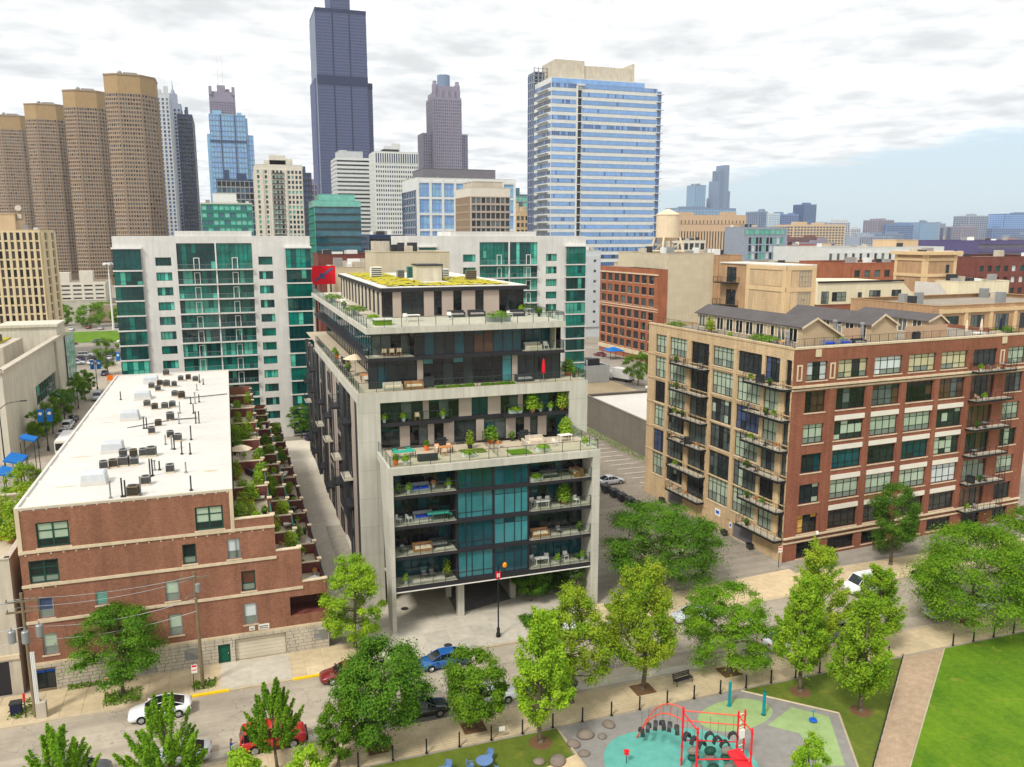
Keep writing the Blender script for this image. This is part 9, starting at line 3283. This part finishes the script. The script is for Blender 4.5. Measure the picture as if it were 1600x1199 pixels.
# park fence: posts and cables
t = thing('park_fence', 'low cable fence of black posts along the park', 'fence', (40, 57.45, 0.12))
m = MB()
m.box(-0.05, -0.05, 0, 0.05, 0.05, 1.25)
m.box(-0.09, -0.09, 0, 0.09, 0.09, 0.06)
pm = m.mesh('post', 'metal_black')
for k in range(37):
 x = -19.2 + k * 2.655
 if 60.4 < x < 64.6:
  continue
 put('post', pm, t, Matrix.Translation((x, 57.45, 0.1)))
for (a, b) in ((-19.2, 60.4), (65.0, 76.4)):
 for q in range(5):
  m = MB()
  m.cyl((a, 57.45, 0.32 + q * 0.22), (b, 57.45, 0.32 + q * 0.22), 0.005, n=4)
  m.build('cable', 'metal_black', t)
m = MB()
m.box(18.6, 57.38, 0.75, 19.1, 57.4, 1.15)
tag(m.build('fence_notice', 'off_white'), 'small white notice hung on the park fence', 'notice')
t = thing('path_railing', 'long dark kerb rail along the brick path', 'railing', (52, 50, 0))
m = MB()
for q in range(24):
 f = q / 23
 x, y = 59.1 - f * 21, 57.0 - f * 17.6
 m.box(x - 0.03, y - 0.03, 0.05, x + 0.03, y + 0.03, 0.6)
m.build('post', 'metal_black', t)
m = MB()
for zz in (0.25, 0.58):
 m.cyl((59.1, 57.0, zz), (38.1, 39.4, zz), 0.03, n=5)
m.build('rail', 'metal_black', t)
# ------------------------------------------------------------------ playground
t = thing('climbing_frame', 'red and coral climbing frame with black rope pods', 'climbing frame', (32.5, 50, 0.07))
p1, p2, p3 = (30.75, 49.7), (34.75, 48.4), (35.45, 48.55)
p4, p5 = (30.6, 47.4), (34.5, 46.3)
for (p, h) in ((p1, 4.9), (p2, 4.5), (p3, 4.4), (p4, 4.6), (p5, 4.4)):
 m = MB()
 m.cyl((p[0], p[1], 0.06), (p[0], p[1], h), 0.075, n=10)
 for z in (0.5, 1.6, 2.4, h - 0.4):
  m.cyl((p[0], p[1], z), (p[0], p[1], z + 0.14), 0.11, n=10)
 m.dome((p[0], p[1], h), 0.09, 0.09, 0.09, 8, 3)
 m.build('post', 'red_paint', t)
for (a, b, z0, z1, mt) in ((p1, p2, 4.65, 4.2, 'red_coral'), (p1, p2, 3.85, 3.4, 'red_coral'), (p1, p2, 2.2, 2.0, 'red_paint'), (p2, p3, 4.1, 4.1, 'red_coral'), (p2, p3, 3.3, 3.3, 'red_coral'), (p4, p5, 2.1, 2.0, 'red_paint'), (p1, p4, 4.5, 4.4, 'red_paint'), (p2, p5, 4.2, 4.2, 'red_paint')):
 m = MB()
 m.cyl((a[0], a[1], z0), (b[0], b[1], z1), 0.05, n=8)
 m.build('rail', mt, t)
m = MB()
for k in range(6):
 z = 0.6 + k * 0.5
 m.cyl((p2[0], p2[1], z), (p3[0], p3[1], z), 0.03, n=6)
for z in (3.3, 4.0):
 c = [(p2[0] + (p3[0] - p2[0]) * f, p2[1] + (p3[1] - p2[1]) * f, z + 0.25 * math.sin(math.pi * f)) for f in [i / 8 for i in range(9)]]
 m.tube(c, 0.04)
m.build('ladder', 'metal_white', t)
m = MB()
m.box(p2[0] + 0.05, p2[1] - 0.02, 2.2, p3[0] - 0.05, p3[1] + 0.02, 2.9)
m.build('panel', 'off_white', t)
ends = [(29.2, 54.2), (29.0, 53.2)]
for (off, top) in ((0.0, 4.75), (0.0, 3.9)):
 c = []
 for k in range(17):
  f = k / 16
  x = p1[0] + (29.2 - p1[0]) * f
  y = p1[1] + (54.0 - p1[1]) * f
  z = top * (1 - f ** 2.6)
  c.append((x + (top - 4.3) * 0.12, y, max(0.08, z)))
 m = MB()
 m.tube(c, 0.05, 8)
 m.build('arch_rail', 'red_coral', t)
for f in (0.25, 0.5, 0.75):
 m = MB()
 x, y = p1[0] + (29.2 - p1[0]) * f, p1[1] + (54.0 - p1[1]) * f
 m.cyl((x, y, 3.9 * (1 - f ** 2.6)), (x, y, 4.75 * (1 - f ** 2.6)), 0.04, n=6)
 m.build('arch_strut', 'red_coral', t)
# hanging pods: bent rubber plates, and the green climbing net wall below
rgq = random.Random(4)
def pod(x, y, z, s, rz):
 m = MB()
 rs_ = []
 for k in range(7):
  a_ = math.pi * k / 6
  rs_.append([(-math.cos(a_) * 0.36 * s, -0.16, math.sin(a_) * 0.5 * s), (-math.cos(a_) * 0.36 * s, 0.16, math.sin(a_) * 0.5 * s), (-math.cos(a_) * 0.27 * s, 0.16, math.sin(a_) * 0.4 * s - 0.02), (-math.cos(a_) * 0.27 * s, -0.16, math.sin(a_) * 0.4 * s - 0.02)])
 m.rings(rs_)
 M2 = Matrix.Translation((x, y, z)) @ Matrix.Rotation(rz, 4, 'Z')
 m.v = [tuple(M2 @ Vector(p)) for p in m.v]
 m.build('climbing_pod', 'metal_dark', t)
 m = MB()
 m.cyl((x, y, z + 0.5 * s), (x, y, z + 0.5 * s + 1.3), 0.015, n=4)
 m.build('rope', 'metal_dark', t)


for k in range(6):
 f = 0.12 + k * 0.155
 x, y = p1[0] + (29.2 - p1[0]) * f, p1[1] + (54.0 - p1[1]) * f
 pod(x, y, max(0.3, 2.6 * (1 - f ** 2.4)), 1.2, rgq.uniform(0.8, 2.2))
for k in range(7):
 f = 0.08 + k * 0.14
 pod(p1[0] + (p2[0] - p1[0]) * f, p1[1] + (p2[1] - p1[1]) * f, 2.3 - (k % 3) * 0.35, 1.1, rgq.uniform(-0.5, 0.5))
for k in range(9):
 m = MB()
 f = 0.1 + (k % 3) * 0.3
 z = 0.4 + (k // 3) * 0.55
 x, y = p1[0] + (p2[0] - p1[0]) * f, p1[1] + (p2[1] - p1[1]) * f - 0.4 - 0.5 * (k // 3 == 0)
 m.dome((x + 0.3, y, z), 0.5, 0.35, 0.3, 10, 4, True)
 m.build('climbing_boulder', 'frame_green' if k % 2 else 'grey_block', t)
m = MB()
c = []
for k in range(11):
 f = k / 10
 c.append((33.6 + f * 1.1, 47.2 - f * 2.4, 1.9 * (1 - f) ** 1.2 + 0.25))
for a_, b_ in zip(c[:-1], c[1:]):
 m.hexa([(a_[0] - 0.5, a_[1], a_[2]), (a_[0] + 0.5, a_[1], a_[2]), (b_[0] + 0.5, b_[1], b_[2]), (b_[0] - 0.5, b_[1], b_[2]), (a_[0] - 0.55, a_[1], a_[2] + 0.25), (a_[0] + 0.55, a_[1], a_[2] + 0.25), (b_[0] + 0.55, b_[1], b_[2] + 0.25), (b_[0] - 0.55, b_[1], b_[2] + 0.25)])
m.build('slide', 'red_paint', t)
for i, (x, y) in enumerate(((38.84, 55.5), (40.82, 53.4))):
 t = thing('teal_post', ('teal spray post farther from the path', 'teal spray post with a green top nearer the path')[i], 'post', (x, y, 0.065))
 m = MB()
 m.cyl((x, y, 0.06), (x, y, 2.2), 0.13, n=12)
 m.build('post', 'teal_paint', t)
 m = MB()
 m.dome((x, y, 2.2), 0.14, 0.14, 0.16, 12, 4)
 m.cyl((x, y, 0.06), (x, y, 0.12), 0.2, n=12)
 m.build('cap', 'teal_paint' if i == 0 else 'door_green', t)
t = thing('spinner_seat', 'small blue standing spinner on the pale green strip', 'play equipment', (44.1, 51.2, 0.07))
m = MB()
m.lathe((44.1, 51.2, 0.07), [(0.3, 0.1), (0.34, 0.16), (0.3, 0.24)], 14)
m.cyl((44.1, 51.2, 0.0), (44.1, 51.2, 0.2), 0.1, n=8)
m.build('disc', 'blue_paint', t)
m = MB()
m.cyl((44.1, 51.2, 0.2), (44.1, 51.2, 1.1), 0.04, n=8)
m.cyl((43.9, 51.2, 1.05), (44.3, 51.2, 1.05), 0.035, n=6)
m.build('pole', 'teal_paint', t)
t = thing('tulip_post', 'short red flower shaped post at the edge of the teal pool', 'play equipment', (26.9, 51.3, 0.07))
m = MB()
m.cyl((26.9, 51.3, 0.06), (26.9, 51.3, 0.8), 0.03, n=6)
m.build('stem', 'metal_dark', t)
m = MB()
m.lathe((26.9, 51.3, 0.75), [(0.06, 0), (0.2, 0.1), (0.16, 0.25), (0.24, 0.36)], 10)
m.build('flower', 'red_paint', t)
for i, (x, y, r) in enumerate(((25.4, 55.6, 0.75), (26.6, 55.0, 0.42), (24.0, 54.8, 0.6), (24.3, 53.4, 0.5), (22.0, 53.2, 0.75), (27.8, 56.3, 0.6), (20.6, 53.6, 0.5))):
 m = MB()
 m.dome((0, 0, 0.02), r, r * 0.85, r * 0.62, 16, 5)
 single('play_boulder', m.mesh('play_boulder', 'boulder', None, True), (x, y, 0.05), i, ('large flat grey boulder among the playground boulders by the fence', 'small grey boulder nearest the climbing frame', 'grey boulder at the left edge of the playground floor', 'grey boulder nearest the teal pool', 'wide flat grey boulder on the tan picnic paving', 'flat grey boulder tight against the park fence', 'small grey boulder on the tan paving below the pointed lime tree')[i], 'boulder', 'play boulders')
for i, (x, y) in enumerate(((16.4, 54.2), (13.0, 53.9))):
 place('table_blue', 'picnic_table', (x, y, 0.06), 0, ('blue round picnic table right of its twin', 'blue round picnic table at the bottom edge')[i], 'table', 'blue picnic tables')
 for k in range(3 if i == 0 else 1):
  an = 0.9 + k * 2.1
  place('chair_blue', 'picnic_chair', (x + 1.1 * math.cos(an), y + 1.1 * math.sin(an), 0.06), an - PI / 2, ('blue metal chair round the right picnic table, ' + ('behind it', 'left of it', 'before it')[k], 'blue metal chair round the picnic table at the bottom edge')[i], 'chair', 'blue picnic chairs')
# ------------------------------------------------------------------ person in blue by the red vehicle
def person(label, loc, rz, shirt='shirt_blue', trousers='denim', reach=True):
 V_ = [(0, 0, 0.95), (0, 0, 1.15), (0, 0.01, 1.35), (0, 0.0, 1.47), (0, -0.02, 1.55), (0, -0.02, 1.66), (0, -0.02, 1.74)]
 Rr = [0.15, 0.145, 0.16, 0.07, 0.06, 0.1, 0.07]
 Ed = [(0, 1), (1, 2), (2, 3), (3, 4), (4, 5), (5, 6)]

 def chain(start, pts, rad):
  p = start
  for q, r in zip(pts, rad):
   V_.append(q)
   Rr.append(r)
   Ed.append((p, len(V_) - 1))
   p = len(V_) - 1
 for s in (-1, 1):
  chain(0, [(s * 0.1, 0.0, 0.86), (s * 0.12, -0.04 * s, 0.48), (s * 0.13, 0.03 - 0.06 * s, 0.09), (s * 0.14, -0.13 - 0.06 * s, 0.04)], [0.1, 0.065, 0.042, 0.04])
  if s > 0 and reach:
   chain(2, [(s * 0.19, 0, 1.38), (s * 0.25, -0.1, 1.12), (s * 0.2, -0.34, 1.18), (s * 0.19, -0.42, 1.2)], [0.06, 0.045, 0.035, 0.035])
  else:
   chain(2, [(s * 0.19, 0, 1.38), (s * 0.26, 0.02, 1.1), (s * 0.27, -0.06, 0.86), (s * 0.27, -0.08, 0.77)], [0.06, 0.045, 0.033, 0.035])
 me = bpy.data.meshes.new('person_skeleton')
 me.from_pydata(V_, Ed, [])
 o = bpy.data.objects.new('person', me)
 COL.objects.link(o)
 md = o.modifiers.new('skin', 'SKIN')
 for i, r in enumerate(Rr):
  me.skin_vertices[0].data[i].radius = (r, r * (0.72 if i in (0, 1, 2) else 1.0))
 me.skin_vertices[0].data[0].use_root = True
 sb = o.modifiers.new('sub', 'SUBSURF')
 sb.levels = 2
 sb.render_levels = 2
 dg = bpy.context.evaluated_depsgraph_get()
 m2 = bpy.data.meshes.new_from_object(o.evaluated_get(dg))
 o.modifiers.clear()
 m2.materials.clear()
 for k in ('skin', shirt, trousers, 'hair_dark', 'shoe_dark'):
  m2.materials.append(MATS[k])
 for p in m2.polygons:
  c = p.center
  if c.z > 1.52:
   k = 3 if (c.z > 1.7 or c.y > 0.03) else 0
  elif c.z > 1.45 and abs(c.x) < 0.1:
   k = 0
  elif c.z > 0.93 and (abs(c.x) < 0.235 or c.z > 1.2) and c.y > -0.2:
   k = 1
  elif c.z > 0.09 and abs(c.x) < 0.235 and c.y > -0.2:
   k = 2
  elif c.z <= 0.09:
   k = 4
  else:
   k = 0
  p.material_index = k
  p.use_smooth = True
 o.data = m2
 o.location = loc
 o.rotation_euler = (0, 0, rz)
 WM[o] = Matrix.Translation(loc) @ Matrix.Rotation(rz, 4, 'Z')
 tag(o, label, 'person')
 m = MB()
 Mp = WM[o]
 m.dome((0.0, -0.125, 1.63), 0.018, 0.03, 0.03, 6, 3, True)
 for s in (-1, 1):
  m.dome((s * 0.105, -0.02, 1.64), 0.015, 0.03, 0.04, 6, 3, True)
 m.v = [tuple(Mp @ Vector(p)) for p in m.v]
 m.build('face', 'skin', o)
 m = MB()
 for s in (-1, 1):
  m.dome((s * 0.04, -0.112, 1.665), 0.012, 0.012, 0.01, 6, 2, True)
 m.v = [tuple(Mp @ Vector(p)) for p in m.v]
 m.build('eyes', 'hair_dark', o)
 for s, (hx, hy, hz) in ((1, (0.19, -0.43, 1.2) if reach else (0.27, -0.08, 0.76)), (-1, (-0.27, -0.08, 0.76))):
  m = MB()
  dr = Vector((0, -1, 0)) if (s > 0 and reach) else Vector((0, -0.15, -1))
  for k in range(4):
   b0 = Vector((hx + (k - 1.5) * 0.018, hy, hz))
   b1 = b0 + dr * (0.05 + 0.01 * (k in (1, 2)))
   b2 = b1 + dr * 0.03 + Vector((0, -0.012, -0.012))
   m.cyl(tuple(b0), tuple(b1), 0.009, 0.008, 6)
   m.cyl(tuple(b1), tuple(b2), 0.008, 0.006, 6)
  b0 = Vector((hx - s * 0.03, hy, hz)) - dr * 0.02
  m.cyl(tuple(b0), tuple(b0 + dr * 0.05 + Vector((-s * 0.02, 0, 0))), 0.009, 0.007, 6)
  m.v = [tuple(Mp @ Vector(p)) for p in m.v]
  m.build('hand_fingers', 'skin', o)
 return o


person('person in a blue shirt and jeans standing behind the red vehicle, reaching forward', (-1.75, 61.75, 0.01), R(100))
# ------------------------------------------------------------------ left street furniture
for (x, y, lb) in ((-33.6, 171.0, 'lamp post with blue banners near the shuttle bus'), (-33.6, 236, 'dark lamp post with banners at the school end'), (-29.0, 250, 'dark lamp post near the orange works sign')):
 t = thing('banner_lamp', lb, 'street lamp', (x, y, 0), 0, 'lamps of the school street')
 m = MB()
 m.lathe((x, y, 0), [(0.28, 0), (0.2, 0.9), (0.1, 1.1), (0.08, 8.2)], 8)
 m.build('post', 'metal_dark', t)
 for s in (-1, 1):
  m = MB()
  m.box(x + s * 0.75 - 0.5, y - 0.04, 5.6, x + s * 0.75 + 0.5, y + 0.04, 8.0)
  bn = m.build('banner', 'blue_banner', t)
  m = MB()
  m.cyl((x + s * 0.75, y - 0.06, 7.2), (x + s * 0.75, y - 0.04, 7.2), 0.32, n=14)
  m.build('banner_disc', 'off_white', bn)
t = thing('light_mast', 'very tall white light mast left of the teal apartment wing', 'light mast', (-47.0, 388, 0))
m = MB()
m.cyl((-47.0, 388, 0), (-47.0, 388, 28), 0.45, 0.25, n=10)
m.build('mast', 'metal_white', t)
m = MB()
m.cyl((-47.0, 388, 28), (-47.0, 388, 28.5), 2.0, n=12)
for k in range(6):
 m.box(-47 + 1.8 * math.cos(k) - 0.4, 388 + 1.8 * math.sin(k) - 0.4, 27.5, -47 + 1.8 * math.cos(k) + 0.4, 388 + 1.8 * math.sin(k) + 0.4, 28)
m.build('lamp_ring', 'metal_white', t)
t = thing('street_lamp', 'dark curved arm street lamp at the left edge by the school', 'street lamp', (-37.0, 154.5, 0))
m = MB()
m.cyl((-37, 154.5, 0), (-37, 154.5, 11.5), 0.13, 0.08, n=8)
m.build('post', 'metal_dark', t)
m = MB()
m.tube([(-37, 154.5, 11.5), (-35.8, 154.8, 12.4), (-33.6, 155.0, 12.7)], 0.07)
m.box(-33.9, 154.8, 12.55, -32.9, 155.2, 12.75)
m.build('arm', 'metal_dark', t)
t = thing('green_awning', 'green sloping entrance awning on the school wall', 'awning', (-36.8, 207, 0))
m = MB()
m.hexa([(-38, 204, 4.0), (-34.6, 204, 3.0), (-34.6, 210, 3.0), (-38, 210, 4.0), (-38, 204, 5.4), (-34.6, 204, 3.3), (-34.6, 210, 3.3), (-38, 210, 5.4)])
m.build('canopy', 'door_green', t)
m = MB()
for y in (204.2, 209.8):
 m.cyl((-34.7, y, 0), (-34.7, y, 3.0), 0.06, n=6)
m.build('post', 'metal_dark', t)
t = thing('works_sign', 'orange roadworks boards at the far crossing', 'sign', (-29.8, 245, 0))
for (x, w_) in ((-31.6, 1.5), (-29.2, 2.4)):
 m = MB()
 m.box(x - w_ / 2, 245, 1.0, x + w_ / 2, 245.1, 2.5)
 m.build('board', 'orange_plastic', t)
 m = MB()
 for s in (-0.4, 0.4):
  m.cyl((x + s * w_, 245.1, 0), (x + s * w_, 245.1, 1.2), 0.05, n=5)
 m.build('leg', 'metal_grey', t)
for i, (x0, y0, x1, y1, z) in enumerate(((-35.0, 145.0, -32.6, 150.5, 4.8), (-34.6, 138, -31.6, 142.5, 4.6), (-34.0, 152.0, -31.8, 155.0, 6.8))):
 t = thing('blue_awning', ('blue sloping awning in the middle of the left edge group', 'blue awning nearest the camera at the left edge', 'square blue awning farthest back at the left edge')[i], 'awning', ((x0 + x1) / 2, y0, 0), 0, 'blue awnings at the left edge')
 m = MB()
 m.hexa([(x0, y0, z), (x1, y0, z - 0.7), (x1, y1, z - 0.7), (x0, y1, z), (x0, y0, z + 0.25), (x1, y0, z - 0.45), (x1, y1, z - 0.45), (x0, y1, z + 0.25)])
 m.build('canopy', 'blue_banner', t)
 m = MB()
 for (x, y) in ((x0 + .1, y0 + .1), (x1 - .1, y0 + .1), (x1 - .1, y1 - .1), (x0 + .1, y1 - .1)):
  m.cyl((x, y, 0), (x, y, z - 0.6), 0.07, n=6)
 m.build('post', 'metal_dark', t)
# small shelter of blue umbrellas and sign by the brick warehouse
t = thing('blue_awning', 'blue street stall awning at the foot of the orange brick warehouse', 'awning', (119, 243, 0))
m = MB()
m.hexa([(116, 240, 2.8), (121, 240, 2.8), (121, 246, 2.8), (116, 246, 2.8), (116, 240, 3.0), (121, 240, 3.0), (119, 243, 3.9), (118, 243, 3.9)])
m.build('canopy', 'blue_banner', t)
m = MB()
for (x, y) in ((116.2, 240.2), (120.8, 240.2), (120.8, 245.8), (116.2, 245.8)):
 m.cyl((x, y, 0), (x, y, 2.8), 0.08, n=6)
m.build('post', 'metal_dark', t)
# signs on the buff garage wall
for (u, z, w_, h, mt, lb) in ((13.6, 1.9, 1.2, 1.0, 'off_white', 'white notice with blue print on the buff garage wall'), (10.4, 1.1, 0.6, 0.8, 'off_white', 'small white notice beside the street side garage door')):
 m = MB()
 FBf.box(m, V(u), V(u) + w_, z, z + h, 0.01, 0.05)
 o = m.build('wall_notice', mt)
 tag(o, lb, 'notice')
 m = MB()
 FBf.box(m, V(u) + w_ * 0.2, V(u) + w_ * 0.8, z + h * 0.3, z + h * 0.75, 0.05, 0.056)
 m.build('print', 'blue_paint', o)
for (u, lb) in ((24.9 + 0.8, 'dark bin left of the rear garage door'), (10.6, 'dark bin left of the street side garage door'), (5.2, 'green bin right of the street side garage door')):
 p = FBf.p(V(u), 0, 0.7)
 place('bin', 'waste_bin', (p[0], p[1], 0.01), 1.4, lb, 'waste bin', None, 0.6)
# ------------------------------------------------------------------ air
t = NT('haze_air')
pv = t.n('ShaderNodeVolumePrincipled')
pv.inputs['Color'].default_value = (0.88, 0.94, 1.0, 1)
pv.inputs['Density'].default_value = 0.00008
pv.inputs['Anisotropy'].default_value = 0.0
t.l(pv.outputs[0], t.out.inputs['Volume'])
mb = MB()
mb.box(-5300, -5300, -1.5, 5300, 5300, 460)
hz = mb.build('haze', 'haze_air')
tag(hz, 'thin summer haze that veils the far skyline', 'haze', None, 'stuff')
